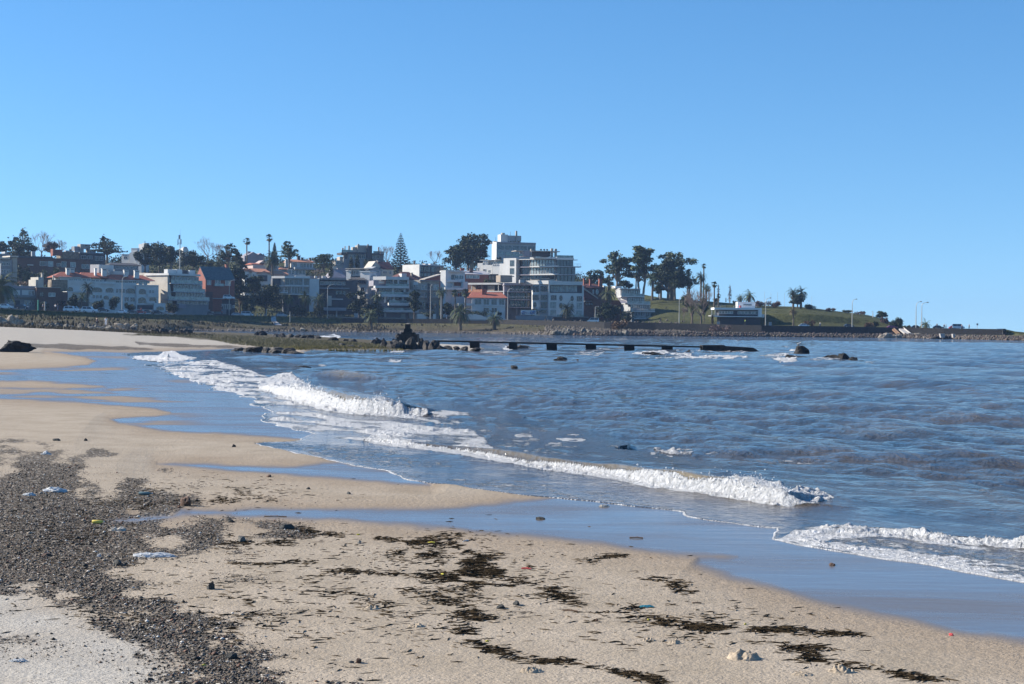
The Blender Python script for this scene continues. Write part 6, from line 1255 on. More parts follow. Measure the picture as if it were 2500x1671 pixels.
T('B', 1590, 1790, 1000, 1260, 628, 'canary', 'left one of three low palms in front of the modern villa', 'palm_leaf', group='three low palms')
T('B', 1820, 2040, 985, 1270, 628, 'canary', 'middle one of three low palms in front of the modern villa', 'palm_leaf', group='three low palms')
T('B', 1990, 2220, 1000, 1290, 626, 'canary', 'right one of three low palms in front of the modern villa', 'palm_leaf', group='three low palms')
T('B', 1640, 2000, 1100, 1310, 632, 'bush', 'dark shrubbery beneath the three low palms', 'leaf_dark', 1.6, 'bush')
T('B', 2020, 2200, 1120, 1310, 630, 'bush', 'dark shrub left of the small white house with the terrace', 'leaf_dark', 1, 'bush')
T('C', 285, 355, 475, 660, 760, 'cypress', 'left dark cypress below the penthouse house', group='two cypresses')
T('C', 365, 440, 445, 660, 760, 'cypress', 'right, taller dark cypress below the penthouse house', group='two cypresses')
T('C', 460, 710, 490, 640, 765, 'bush', 'dark green shrubs at the foot of the black stair core', 'leaf_dark', 1.2, 'bush')
T('C', 850, 1135, 168, 720, 770, 'norfolk', 'tall symmetrical Norfolk pine on the skyline', 'leaf_dark')
T('C', 740, 890, 350, 620, 800, 'bare', 'slender bare tree left of the Norfolk pine')
T('C', 1305, 1610, 410, 620, 800, 'bare', 'domed bare tree above the white cube house')
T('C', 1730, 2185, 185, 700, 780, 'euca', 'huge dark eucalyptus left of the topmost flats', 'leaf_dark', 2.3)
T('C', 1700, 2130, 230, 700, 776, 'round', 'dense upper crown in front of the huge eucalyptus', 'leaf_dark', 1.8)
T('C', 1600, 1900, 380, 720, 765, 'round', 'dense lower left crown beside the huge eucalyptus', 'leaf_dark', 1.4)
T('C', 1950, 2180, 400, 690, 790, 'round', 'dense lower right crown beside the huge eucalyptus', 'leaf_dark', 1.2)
T('C', 280, 580, 960, 1300, 640, 'round', 'dark tree between the small white house and the terraced flats', 'leaf_dark', 1.6)
T('C', 585, 770, 970, 1250, 620, 'canary', 'palm hiding the left edge of the terraced flats', 'palm_leaf')
T('C', 560, 850, 1060, 1300, 628, 'bush', 'dark shrubs at the left foot of the terraced flats', 'leaf_dark', 1.2, 'bush')
T('C', 470, 715, 1225, 1465, 606, 'canary', 'left short date palm on the grass strip by the water', 'palm_leaf', group='short date palms on the grass strip')
T('C', 1645, 1970, 1150, 1470, 592, 'canary', 'largest short date palm on the grass strip by the water', 'palm_leaf', group='short date palms on the grass strip')
T('C', 2155, 2400, 1255, 1482, 590, 'canary', 'right short date palm on the grass strip by the water', 'palm_leaf', group='short date palms on the grass strip')
T('C', 1475, 1640, 915, 1310, 630, 'canary', 'shaggy tall palm before the white stepped house', 'palm_leaf')
T('C', 1680, 1800, 940, 1260, 632, 'fan', 'left of two shaggy palms before the balcony of the stepped house', 'palm_leaf', group='pair of shaggy palms')
T('C', 1810, 1945, 930, 1260, 632, 'fan', 'right of two shaggy palms before the balcony of the stepped house', 'palm_leaf', group='pair of shaggy palms')
T('C', 1880, 2230, 1215, 1310, 625, 'bush', 'low rounded dark hedge above the white boat cover', 'leaf_dark', 1.2, 'hedge')
T('C', 1230, 1500, 1220, 1300, 636, 'bush', 'dark hedge behind the white sliding gate', 'leaf_dark', 1.0, 'hedge')
T('C', 2130, 2260, 780, 860, 690, 'bush', 'green shrub on the roof edge beside the pale roofed brick house', 'leaf_mid', 0.7, 'bush')
T('D', -60, 50, 340, 540, 800, 'round', 'dark clump left of the topmost flats', 'leaf_dark', 0.7)
T('D', 150, 265, 480, 560, 780, 'bush', 'grey-green shrub in front of the topmost flats', 'leaf_dark', 0.7, 'bush')
T('D', 1370, 1590, 672, 930, 740, 'round', 'leafy dark tree behind the brick mansion chimneys', 'leaf_dark', 1.0)
T('D', 1560, 1660, 700, 930, 745, 'round', 'dark tree right of the brick mansion chimneys', 'leaf_dark', 0.8)
T('D', 1010, 1265, 1125, 1305, 630, 'canary', 'small dark palm in front of the porthole windows', 'leaf_dark')
T('D', 185, 260, 1235, 1290, 630, 'bush', 'small shrub at the corner of the red-roofed white villa', 'leaf_dark', 0.5, 'bush')
T('E', 70, 330, 680, 1010, 640, 'canary', 'large dark date palm beside the stepped glass flats', 'leaf_dark')
T('E', 40, 330, 900, 1150, 632, 'round', 'dark tree mass under the large date palm by the stepped flats', 'leaf_dark', 1.4)
T('E', 300, 560, 960, 1170, 625, 'bush', 'dark shrubs at the foot of the stepped flats', 'leaf_dark', 1.4, 'bush')
T('E', 210, 500, 1098, 1260, 530, 'bush', 'orange-brown bush in front of the sea wall', 'leaf_rust', 1.3, 'bush')
T('E', 1500, 1900, 1180, 1320, 560, 'bush', 'purplish scrub in front of the sea wall below the cafe', 'leaf_purple', 1.0, 'bush')
T('E', 110, 265, 485, 760, 720, 'euca', 'small wispy eucalyptus at the left of the grove', 'leaf_mid', 0.5, group='eucalyptus grove on the hill')
T('E', 125, 520, 205, 790, 715, 'euca', 'leaning pale-stemmed eucalyptus, left of the two tall ones', 'leaf_mid', 1.2, group='eucalyptus grove on the hill', ln=0.4)
T('E', 425, 840, 135, 820, 712, 'euca', 'tallest eucalyptus of the grove on the hill', 'leaf_mid', 1.7, group='eucalyptus grove on the hill')
T('E', 340, 520, 590, 760, 700, 'round', 'dark bush-like tree on the roof line of the stepped flats', 'leaf_dark', 0.7)
T('E', 800, 1340, 212, 830, 708, 'euca', 'broad eucalyptus in the right half of the grove', 'leaf_mid', 2.0, group='eucalyptus grove on the hill')
T('E', 900, 1230, 300, 830, 700, 'round', 'dense dark tree in the core of the broad eucalyptus', 'leaf_dark', 1.6)
T('E', 780, 1240, 400, 830, 698, 'round', 'low bushy canopy joining the trunks of the grove', 'leaf_dark', 1.6)
T('E', 1160, 1420, 440, 830, 705, 'euca', 'thin ragged eucalyptus leaning right at the end of the grove', 'leaf_mid', 0.8, group='eucalyptus grove on the hill')
T('E', 810, 960, 620, 810, 700, 'round', 'small green tree under the eucalyptus canopy', 'leaf_mid', 0.7)
T('E', 830, 1010, 380, 830, 704, 'euca', 'ragged middle eucalyptus filling the gap in the grove', 'leaf_mid', 1.2, group='eucalyptus grove on the hill')
T('E', 1020, 1190, 580, 835, 690, 'canary', 'dark palm under the broad eucalyptus', 'leaf_dark')
T('E', 700, 890, 525, 840, 690, 'canary', 'shaggy palm between the two halves of the eucalyptus grove', 'palm_leaf')
T('E', 525, 620, 480, 790, 700, 'fan', 'drooping fan palm seen through the tallest eucalyptus', 'palm_leaf')
T('E', 1455, 1535, 360, 860, 690, 'fan', 'tallest thin fan palm on the grass hill', 'palm_leaf', group='fan palms on the grass hill')
T('E', 1368, 1545, 480, 800, 688, 'canary', 'dark palm hiding the foot of the tallest thin fan palm', 'leaf_dark')
T('E', 1588, 1692, 602, 940, 650, 'fan', 'fan palm standing alone above the cafe railing', 'palm_leaf', group='fan palms on the grass hill')
T('E', 1535, 1605, 680, 900, 670, 'fan', 'smaller fan palm left of the lone one above the cafe', 'palm_leaf', group='fan palms on the grass hill')
T('E', 1450, 1610, 645, 900, 660, 'canary', 'spiky date palm behind the tangle of bare trees', 'palm_leaf')
T('E', 1662, 1730, 775, 930, 655, 'fan', 'short stubby palm just above the cafe roof', 'leaf_dark')
T('E', 1225, 1440, 740, 1160, 590, 'bare', 'left tangled bare tree on the slope before the cafe', group='tangled bare trees')
T('E', 1350, 1570, 700, 1165, 588, 'bare', 'right tangled bare tree on the slope before the cafe', group='tangled bare trees')
T('E', 1200, 1330, 780, 1000, 610, 'round', 'olive-leaved small tree left of the tangled bare trees', 'leaf_mid', 0.8)
T('E', 1440, 1560, 830, 1130, 592, 'round', 'grey-green tree against the left end of the cafe', 'leaf_olive', 0.7)
T('E', 1275, 1410, 935, 1170, 575, 'canary', 'scruffy palm by the sea wall left of the tangled trees', 'palm_leaf')
T('E', 1150, 1300, 960, 1110, 600, 'bare', 'small leafless shrub on the slope by the lamp post', cat='shrub')
T('E', 1600, 1632, 1060, 1180, 575, 'cypress', 'narrow brown shrub beneath the cafe terrace', 'leaf_rust', 0.4)
T('E', 1822, 1882, 645, 880, 680, 'cypress', 'bare poplar spire on the grass hill', 'leaf_purple', 0.22)
T('E', 1678, 1716, 640, 800, 685, 'cypress', 'faint bare spire left of the poplar on the hill', 'leaf_purple', 0.12)
T('E', 1935, 2070, 785, 900, 672, 'canary', 'left palm of the pair behind the cafe roof', 'palm_leaf', group='pair of palms behind the cafe')
T('E', 2020, 2225, 738, 905, 670, 'canary', 'right, larger palm of the pair behind the cafe roof', 'palm_leaf', group='pair of palms behind the cafe')
T('E', 1580, 1720, 820, 880, 680, 'bush', 'dark bush on the crest behind the lone fan palm', 'leaf_dark', 0.8, 'bush')
T('E', 1885, 1960, 855, 905, 678, 'bush', 'small dark bush left of the palm pair', 'leaf_dark', 0.6, 'bush')
T('F', 553, 800, 355, 720, 668, 'canary', 'left half of the twin date palm on the crest of the hill', 'leaf_dark', group='twin date palms on the crest')
T('F', 690, 955, 345, 720, 668, 'canary', 'right half of the twin date palm on the crest of the hill', 'leaf_dark', group='twin date palms on the crest')
T('F', 640, 880, 470, 700, 664, 'round', 'dark undergrowth between the twin date palms', 'leaf_dark', 1.0)
T('F', 588, 770, 735, 1066, 578, 'canary', 'dry scruffy palm on the shaded lower bank', 'palm_dry')
T('F', 150, 500, 568, 705, 672, 'bush', 'long reddish succulent hedge on the crest left of the twin palms', 'leaf_purple', 1.4, 'hedge')
T('F', -80, 190, 580, 690, 675, 'bush', 'dark succulent hedge right of the cafe roof', 'leaf_purple', 1.2, 'hedge')
T('F', 830, 1260, 635, 760, 668, 'bush', 'dark succulent hedge right of the twin palms', 'leaf_dark', 1.3, 'hedge')
T('F', 1270, 1520, 715, 785, 660, 'bush', 'low reddish hedge in the middle of the right crest', 'leaf_purple', 0.9, 'hedge')
T('F', 1585, 1830, 755, 812, 652, 'bush', 'thin dark hedge by the right lamp post on the crest', 'leaf_dark', 0.8, 'hedge')
T('F', 1820, 2075, 775, 845, 648, 'bush', 'last low hedge on the crest before it drops', 'leaf_purple', 0.8, 'hedge')
T('F', 870, 1120, 930, 1070, 590, 'bush', 'dark rusty shrub on the lower bank behind the parked white car', 'leaf_rust', 1.0, 'bush')
T('F', 2020, 2230, 980, 1095, 590, 'bush', 'brown shrub behind the wall at the foot of the headland', 'leaf_rust', 1.0, 'bush')
T('G', 235, 385, 590, 700, 640, 'round', 'small umbrella-shaped tree at the end of the headland crest', 'leaf_dark', 0.8)
T('G', 250, 450, 650, 830, 610, 'bush', 'purplish-green scrub on the left of the headland tip', 'leaf_purple', 1.5, 'bush')
T('G', 380, 625, 650, 835, 605, 'bush', 'big dark scrub mound at the headland tip', 'leaf_dark', 1.9, 'bush')
T('G', 150, 280, 720, 810, 596, 'bush', 'dark bush left of the headland tip scrub', 'leaf_dark', 0.9, 'bush')
T('G', 600, 740, 785, 835, 590, 'bush', 'low dry grass clump right of the headland tip', 'leaf_olive', 0.5, 'bush')
T('G', 835, 1025, 725, 850, 560, 'canary', 'short palm by the two tall lamps on the point', 'palm_leaf')
# hillside greenery that fills the gaps between the houses: a mass nobody could count
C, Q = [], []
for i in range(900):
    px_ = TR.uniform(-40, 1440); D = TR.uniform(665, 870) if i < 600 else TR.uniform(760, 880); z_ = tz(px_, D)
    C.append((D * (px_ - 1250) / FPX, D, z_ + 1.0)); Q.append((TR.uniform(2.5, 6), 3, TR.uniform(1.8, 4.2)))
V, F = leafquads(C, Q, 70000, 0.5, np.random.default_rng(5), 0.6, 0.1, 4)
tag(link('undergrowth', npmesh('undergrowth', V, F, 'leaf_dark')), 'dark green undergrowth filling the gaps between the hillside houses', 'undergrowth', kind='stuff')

# ================================================================ ROCKS
def rockmesh(seed, mname, sub=3, rough=0.33, flat=1.0):
    bm = bmesh.new(); bmesh.ops.create_icosphere(bm, subdivisions=sub, radius=1.0); r = random.Random(seed)
    pl = [(Vector((r.gauss(0, 1), r.gauss(0, 1), r.gauss(0, 1))).normalized(), r.uniform(0.55, 0.9)) for _ in range(9)]
    for v in bm.verts:
        n = v.co.normalized(); p = v.co.copy()
        for pn, pd in pl:
            k = p.dot(pn)
            if k > pd: p -= pn * (k - pd)
        q = n * 2.3 + Vector((seed % 17, seed % 7, 3))
        nz = (float(vn(np.array([q.x + q.z]), np.array([q.y - q.z * 0.6]), seed)[0]) - 0.5) * rough + (float(vn(np.array([q.x * 2.6 + q.z * 2]), np.array([q.y * 2.6]), seed + 1)[0]) - 0.5) * rough * 0.5
        v.co = p * (1 + nz)
    me = bpy.data.meshes.new('rock'); bm.to_mesh(me); bm.free(); me.materials.append(MATS[mname]); return me
RM = {m_: [rockmesh(i * 13 + k_, m_, 3) for i in range(5)] for k_, m_ in enumerate(('rock_grey', 'rock_pale', 'rock_dark', 'rock_black'))}
RR = random.Random(5)
def rock(loc, sx, sy, sz, m_, label, group, sink=0.3, name='rock', rz=None):
    o = link(name, RR.choice(RM[m_])); o.location = (loc[0], loc[1], loc[2] + sz * (1 - sink) * 0.5); o.scale = (sx, sy, sz); o.rotation_euler = (RR.uniform(-.2, .2), RR.uniform(-.2, .2), RR.uniform(0, 6.28) if rz is None else rz)
    return tag(o, label, 'rock', group)
def rocks_at(c, lst, zref, m_, label, group, D=None):
    """lst of (x0, x1, ytop, ybase) in the photo; stands on height zref or at distance D"""
    for (x0, x1, yt, yb) in lst:
        xm = (X(c, x0) + X(c, x1)) / 2 if c else (x0 + x1) / 2; y_b = Y(c, yb) if c else yb; y_t = Y(c, yt) if c else yt; w_ = ((X(c, x1) - X(c, x0)) if c else (x1 - x0))
        p = P(xm, y_b, D) if D else G(xm, y_b, zref); s = p[1] / FPX; h_ = (y_b - y_t) * s; hw = w_ * s / 2
        o = link('rock', RR.choice(RM[m_])); o.location = (p[0], p[1] + hw * 0.4, p[2] + h_ * 0.05); o.scale = (hw * 1.22, hw * 0.9, h_ * 0.98); o.rotation_euler = (RR.uniform(-0.25, 0.25), RR.uniform(-0.45, 0.45), RR.uniform(-0.5, 0.5) + RR.choice([0, math.pi]))
        tag(o, label, 'rock', group)
# ridge behind the pale beach
rocks_at('A', [(-30, 60, 1290, 1390), (20, 110, 1300, 1400), (80, 190, 1285, 1395), (150, 250, 1300, 1400), (230, 330, 1330, 1410), (205, 245, 1275, 1310)], 0, 'rock_pale', 'tall pale weathered rock at the left end of the ridge', 'pale crag at the left of the ridge', D=312)
rocks_at('A', [(330, 460, 1380, 1440), (470, 580, 1400, 1455), (560, 700, 1370, 1450), (670, 780, 1385, 1460), (740, 860, 1385, 1465), (840, 960, 1400, 1470), (930, 1060, 1415, 1475), (1050, 1170, 1395, 1475), (1150, 1230, 1385, 1460), (1190, 1330, 1395, 1480), (1310, 1325, 1372, 1430), (1250, 1430, 1430, 1495), (1420, 1560, 1420, 1495), (1520, 1620, 1440, 1500)], 0, 'rock_grey', 'jagged grey brown rock in the long ridge behind the pale beach', 'ridge rocks behind the pale beach', D=318)
rocks_at('A', [(1560, 1720, 1385, 1440), (1640, 1760, 1400, 1450), (1720, 1880, 1410, 1470), (1425, 1460, 1370, 1420)], 0, 'rock_pale', 'rounded sandy rock behind the dark ridge', 'sandy rocks behind the ridge', D=345)
rocks_at('A', [(1640, 1760, 1470, 1510), (1730, 1910, 1455, 1515), (1900, 2050, 1480, 1520), (2050, 2180, 1465, 1530), (2160, 2290, 1455, 1530), (2260, 2400, 1480, 1540)], 0, 'rock_dark', 'dark broken rock at the right end of the ridge', 'dark rocks at the right of the ridge', D=330)
rocks_at('B', [(0, 50, 1465, 1500), (30, 110, 1480, 1520), (185, 385, 1470, 1550), (500, 600, 1520, 1560), (640, 720, 1535, 1570)], 0, 'rock_dark', 'low brown rock on the sand spit before the inlet', 'rocks on the sand spit', D=345)
rocks_at('B', [(1235, 1300, 1510, 1560), (1270, 1400, 1500, 1580)], 0, 'rock_black', 'black twin rock standing in the inlet', 'black rocks in the inlet', D=330)
rocks_at(None, [(662 + i * 17 + RR.uniform(-3, 3), 680 + i * 17 + RR.uniform(0, 8), 817 + i * 0.5 - RR.uniform(0, 3), 825 + i * 0.5) for i in range(7)], 0.0, 'rock_dark', 'small dark boulder in the line of rocks along the inlet', 'line of boulders along the inlet')
rocks_at(None, [(733, 756, 817, 827), (748, 768, 816, 828), (766, 784, 818, 828), (802, 826, 824, 833), (836, 852, 828, 835), (855, 872, 828, 836)], 0.05, 'rock_black', 'larger dark boulder on the inlet side of the grassy spit', 'boulders behind the grassy spit')
# far shore boulders below the grass
rocks_at(None, [(lambda a, w: (a, a + w, 800 + RR.uniform(-2, 4), 807))(RR.uniform(490, 860), RR.uniform(4, 12)) for i in range(14)], 0, 'rock_grey', 'small boulder on the far grassy shore left of the cairn', 'boulders on the far shore', D=585)
rocks_at(None, [(553, 559, 799, 804)], 0, 'rock_pale', 'single whitish boulder on the far shore', 'whitish boulder', D=583)
rocks_at(None, [(732, 744, 800, 806)], 0, 'rock_pale', 'low whitish slab of rock on the far shore right of the path', 'whitish slab', D=588)
rocks_at('D', [(950 + i * 62 + RR.uniform(-20, 20), 1030 + i * 62 + RR.uniform(0, 30), 1470 + RR.uniform(-20, 15) + i * 2, 1535 + i * 2) for i in range(16)], 0, 'rock_grey', 'sunlit tan boulder at the foot of the sea wall before the porthole flats', 'tan boulders at the foot of the sea wall', D=505)
rocks_at('G', [(270, 380, 905, 975), (330, 470, 895, 980), (420, 560, 900, 985), (520, 600, 920, 988), (690, 780, 895, 950), (760, 865, 890, 950)], 0, 'rock_pale', 'pale outcrop where the sloping ramps meet the shore', 'pale outcrop under the ramps', D=560)
rocks_at('G', [(1060, 1180, 945, 995), (1150, 1260, 930, 998), (1230, 1310, 940, 998)], 0, 'rock_black', 'dark shaded outcrop at the water below the point', 'dark outcrop below the point', D=520)
# riprap
rp = []; rs = []; rc = []
r5 = np.random.default_rng(9)
for i in range(2600):
    p = r5.uniform(1330, 1680); D = np.interp(p, ST_, shD) + r5.uniform(-1, 1) * 0 + r5.exponential(22); z_ = tz(p, D) + r5.uniform(0, 0.4); rp.append((D * (p - 1250) / FPX, D, z_)); rs.append(r5.uniform(0.2, 0.7)); rc.append((*(np.array((0.11, 0.092, 0.07)) * r5.uniform(0.4, 1.4)), 1))
for i in range(5200):
    p = r5.uniform(1380, 3000); D = np.interp(p, ST_, shD) + r5.uniform(-1.5, 4.5); z_ = max(-0.1, tz(p, D)) + r5.uniform(0, 0.5)
    rp.append((D * (p - 1250) / FPX, D, z_)); rs.append(r5.uniform(0.2, 0.6)); q = r5.uniform(0.5, 1.4); k_ = 0.45 * np.array([(0.16, 0.13, 0.10), (0.28, 0.23, 0.18), (0.07, 0.06, 0.055), (0.20, 0.13, 0.10)])[r5.integers(4)] * q; rc.append((*k_, 1))
for i in range(1500):
    p = r5.uniform(440, 1400); D = np.interp(p, ST_, shD) + r5.uniform(-1, 5); z_ = max(-0.1, tz(p, D)); rp.append((D * (p - 1250) / FPX, D, z_)); rs.append(r5.uniform(0.15, 0.6)); rc.append((*(np.array((0.12, 0.10, 0.08)) * r5.uniform(0.4, 1.6)), 1))
V, F, C4 = stones_mesh(np.array(rp), np.array(rs), np.array(rc), 1.0, 8)
tag(link('riprap', npmesh('riprap', V, F, 'tinted_stone', cols=C4)), 'band of broken stones along the far waterline', 'riprap', kind='stuff')
# breakwater head around the cairn  (crop coordinates of the photo, origin 860,760 scale 5.227)
CR['H'] = (860, 760, 5.227)
rocks_at('H', [(215, 290, 352, 420), (275, 380, 345, 440), (350, 450, 350, 440), (360, 450, 390, 470), (440, 560, 340, 480), (440, 640, 380, 490), (540, 700, 300, 420), (560, 700, 370, 490), (640, 780, 330, 490), (690, 800, 380, 490), (760, 850, 375, 490), (770, 870, 320, 400), (830, 940, 350, 490), (900, 1030, 370, 495), (980, 1110, 375, 500), (550, 620, 285, 345), (1080, 1200, 440, 505), (1140, 1300, 445, 503), (1290, 1400, 455, 500), (1380, 1490, 455, 505), (1490, 1630, 470, 510)], 0.02, 'rock_dark', 'big dark boulder heaped round the stone cairn', 'boulders round the cairn')
rocks_at('H', [(1970, 2110, 425, 475), (2060, 2260, 432, 478)], 0.0, 'rock_dark', 'wave-washed boulder at the second pier of the jetty', 'boulders under the jetty')
rocks_at('H', [(2015, 2110, 688, 728)], 0.0, 'rock_black', 'small dark rock alone in the open water below the jetty', 'lone rock')
rocks_at(None, [(1361, 1390, 872, 880)], 0.0, 'rock_black', 'flat dark rock right of the lone rock in open water', 'flat rock')
rocks_at(None, [(1352, 1360, 876, 880)], 0.0, 'rock_black', 'tiny dark rock touching the flat rock', 'tiny rock')
rocks_at(None, [(1403, 1417, 877, 881)], 0.0, 'rock_dark', 'small brown rock just right of the flat rock', 'small rock')
rocks_at(None, [(716, 753, 893, 899)], 0.0, 'rock_black', 'low dark rock awash behind the breaking wave', 'awash rock')
rocks_at(None, [(1942, 1974, 845, 864)], 0.0, 'rock_black', 'upright black rock with a gull on it at the right', 'gull rock')
rocks_at(None, [(1960, 1976, 848, 864)], 0.0, 'rock_black', 'black boulder leaning on the gull rock', 'gull rock side')
rocks_at(None, [(1918, 1948, 865, 877), (1940, 1974, 868, 877)], 0.0, 'rock_black', 'low black rock in the surf left of the gull rock', 'low black rocks in the surf')
rocks_at(None, [(2000, 2030, 869, 878), (2022, 2050, 866, 879), (2045, 2076, 864, 880), (2070, 2095, 871, 882), (2092, 2118, 880, 885)], 0.0, 'rock_black', 'black rock in the last group on the right, ringed by foam', 'black rocks at the far right')
rocks_at(None, [(1568, 1600, 859, 866), (1590, 1625, 862, 867), (1665, 1690, 857, 864)], -0.02, 'rock_black', 'dark rock awash in the foam before the jetty head', 'awash rocks before the jetty')
# rocks where the spit meets the beach
rocks_at(None, [(572, 600, 848, 857), (590, 625, 849, 859), (612, 650, 846, 860), (640, 668, 847, 861), (660, 700, 849, 862), (690, 722, 850, 863), (700, 738, 857, 864), (560, 580, 853, 858)], 0.0, 'rock_dark', 'dark wet rock where the beach meets the grassy spit', 'wet rocks at the spit')
rocks_at(None, [(845, 875, 842, 852), (865, 892, 844, 853), (816, 850, 838, 848)], 0.0, 'rock_dark', 'grey rounded rock in the grass at the right of the spit', 'rocks in the spit grass')
# the big boulder on the beach at the left edge
o = link('boulder', rockmesh(77, 'rock_black', 4, 0.4)); p = GS(28, 861); o.location = (p[0], p[1] + 1.6, p[2] + 0.25); s_ = p[1] / FPX; o.scale = (52 * s_, 34 * s_, 20 * s_); tag(o, 'large smooth black boulder on the beach at the left edge', 'boulder')

# ---- cairn monument and jetty
CD = G(X('H', 710), Y('H', 480))[1] + 2.0
k = CD / FPX / 5.227
def hx(x): return (X('H', x) - 1250) * CD / FPX
def hz(y): return P(X('H', 710), Y('H', y), CD)[2]
o = empty('cairn', (hx(712), CD, hz(330))); tag(o, 'dark stepped stone cairn on top of the boulders', 'monument')
def cpart(name, x0, x1, y0, y1, d0, d1): return MB().box(hx(x0) - hx(712), hx(x1) - hx(712), d0, d1, hz(y1) - hz(330), hz(y0) - hz(330)).build(name, 'masonry_dark', o)
cpart('base_step', 600, 842, 293, 400, -1.6, 1.6); cpart('middle_step', 630, 802, 271, 292.5, -1.2, 1.2); cpart('upper_step', 662, 758, 226, 270.5, -0.7, 0.7); cpart('column', 676, 740, 166, 225.5, -0.5, 0.5)
x0, x1 = hx(676) - hx(712), hx(740) - hx(712); z0_, z1_ = hz(166) - hz(330), hz(150) - hz(330)
MB().poly([(x0, -.5, z0_), (x1, -.5, z0_), (x1, .5, z0_), (x0, .5, z0_), ((x0 + x1) / 2, 0, z1_)], [(0, 1, 4), (1, 2, 4), (2, 3, 4), (3, 0, 4)]).build('cap_stone', 'rock_grey', o)
JW = [(1063, 832.0, 167), (1845, 848.5, 178)]
def jp(px): a = (px - 1063) / (1845 - 1063.0); return P(px, 831 + a * 17.5, 167 + a * 11)
o = empty('jetty', jp(1300)); tag(o, 'long low concrete jetty on square piers running out to sea', 'jetty'); o0 = Vector(jp(1300))
pts = [Vector(jp(p)) - o0 for p in (1063, 1240, 1420, 1530, 1712)]
mb = MB()
for i, q in enumerate(pts): mb.v += [(q.x, q.y - .7, q.z - .16), (q.x, q.y + .7, q.z - .16), (q.x, q.y + .7, q.z), (q.x, q.y - .7, q.z)]
for i in range(len(pts) - 1):
    for a, c_ in ((0, 1), (1, 2), (2, 3), (3, 0)): mb.f.append((4 * i + a, 4 * i + c_, 4 * i + 4 + c_, 4 * i + 4 + a))
mb.f += [(3, 2, 1, 0), (16, 17, 18, 19)]; mb.build('deck', 'rock_black', o)
for (a, c_) in [(1063, 1073), (1147, 1171), (1242, 1263), (1334, 1359), (1430, 1454), (1524, 1547), (1616, 1640)]:
    q0, q1 = Vector(jp(a)) - o0, Vector(jp(c_)) - o0; w_ = q1.x - q0.x
    mb = MB(); zt = q0.z - 0.165; zb = -0.7 - o0.z
    mb.poly([(q0.x, q0.y - .8, zt), (q1.x, q0.y - .8, zt), (q1.x, q0.y + .8, zt), (q0.x, q0.y + .8, zt), (q0.x + w_ * .08, q0.y - .7, zb), (q1.x + w_ * .06, q0.y - .7, zb), (q1.x + w_ * .06, q0.y + .7, zb), (q0.x + w_ * .08, q0.y + .7, zb)], [(0, 1, 2, 3), (0, 4, 5, 1), (1, 5, 6, 2), (2, 6, 7, 3), (3, 7, 4, 0), (7, 6, 5, 4)]).build('pier', 'rock_black', o)
q0, q1, q2, q3 = [Vector(jp(a)) - o0 for a in (1712, 1765, 1830, 1846)]; zb = -0.8 - o0.z
MB().prism([(q0.x, zb), (q3.x + .05, zb), (q3.x, q3.z - .45), (q2.x, q2.z - .02), (q1.x, q1.z + .08), (q1.x - 0.05, q1.z + .17), (q0.x, q0.z + .10)], q0.y - 1.2, q0.y + 1.4).build('jetty_head', 'rock_black', o)
# gull
o = empty('gull', P(1950.5, 844.5, G(1958, 864)[1] + 0.6)); tag(o, 'white gull standing on the upright black rock', 'gull')
bm = MB().tube([(-.2, 0, .12), (-.1, 0, .16), (0.02, 0, .19), (.12, 0, .22), (.16, 0, .30), (.2, 0, .34), (.24, 0, .33)], [.015, .06, .085, .07, .045, .045, .012], 8); bm.tube([(0, -.02, .13), (0.01, -.02, -.05)], .012, 4); bm.tube([(0, .03, .13), (0.01, .03, -.05)], .012, 4); bm.build('body', 'plastic_white', o, True)
MB().tube([(-.24, 0, .14), (-.1, 0, .215), (.06, 0, .255)], [.008, .045, .02], 6).build('folded_wings', 'grey_render', o)

# ================================================================ LAMPS, SIGNS, POSTS
def lamp(c, xb, yb, yt, xh, yh, D, label, group='street lamps along the promenade'):
    D = front(X(c, xb), Y(c, yb), D, 1.5); s = D / FPX; p = P(X(c, xb), Y(c, yb), D); o = empty('street_lamp', p); tag(o, label, 'street lamp', group)
    H = (Y(c, yb) - Y(c, yt)) * s; ax = (X(c, xh) - X(c, xb)) * s; az = (Y(c, yb) - Y(c, yh)) * s
    MB().tube([(0, 0, -0.5), (0, 0, H * 0.5), (0, 0, H)], [0.17, 0.13, 0.09], 8).build('pole', 'lamp_metal', o)
    MB().tube([(0, 0, H), (ax * 0.12, 0, H + (az - H) * 0.5), (ax * 0.4, 0, H + (az - H) * 0.85), (ax * 0.85, 0, az)], 0.07, 6).build('arm', 'lamp_metal', o)
    MB().tube([(ax * 0.8, 0, az + .02), (ax * 0.95, 0, az), (ax * 1.15, 0, az - 0.02)], [0.08, 0.2, 0.08], 6).build('lamp_head', 'grey_render', o)
lamp('A', 1665, 1190, 800, 1735, 757, 545, 'curved street lamp before the arches of the white terraces')
lamp('B', 890, 1285, 860, 962, 805, 630, 'tall curved street lamp right of the brick house')
lamp('B', 2230, 1310, 920, 2308, 868, 628, 'curved street lamp beside the small white terrace house')
lamp('C', 1400, 1335, 900, 1420, 868, 622, 'slim straight street lamp before the tan concrete house')
lamp('C', 1545, 1320, 1040, 1550, 1030, 622, 'thin pole at the left of the shaggy tall palm')
lamp('D', 330, 1345, 975, 395, 918, 622, 'curved street lamp before the dark open-fronted flats')
lamp('E', 1162, 1175, 850, 1218, 792, 560, 'curved street lamp on the sea wall by the grass hill')
lamp('D', 1525, 1330, 1170, 1570, 1165, 612, 'short flat-armed lamp above the white van by the sea wall')
lamp('F', 148, 1060, 600, 240, 530, 572, 'curved street lamp right of the cafe')
lamp('F', 1800, 1066, 625, 1882, 553, 582, 'curved street lamp on the right of the grass mound')
lamp('G', 798, 835, 510, 868, 450, 575, 'left of the two tall lamps on the point')
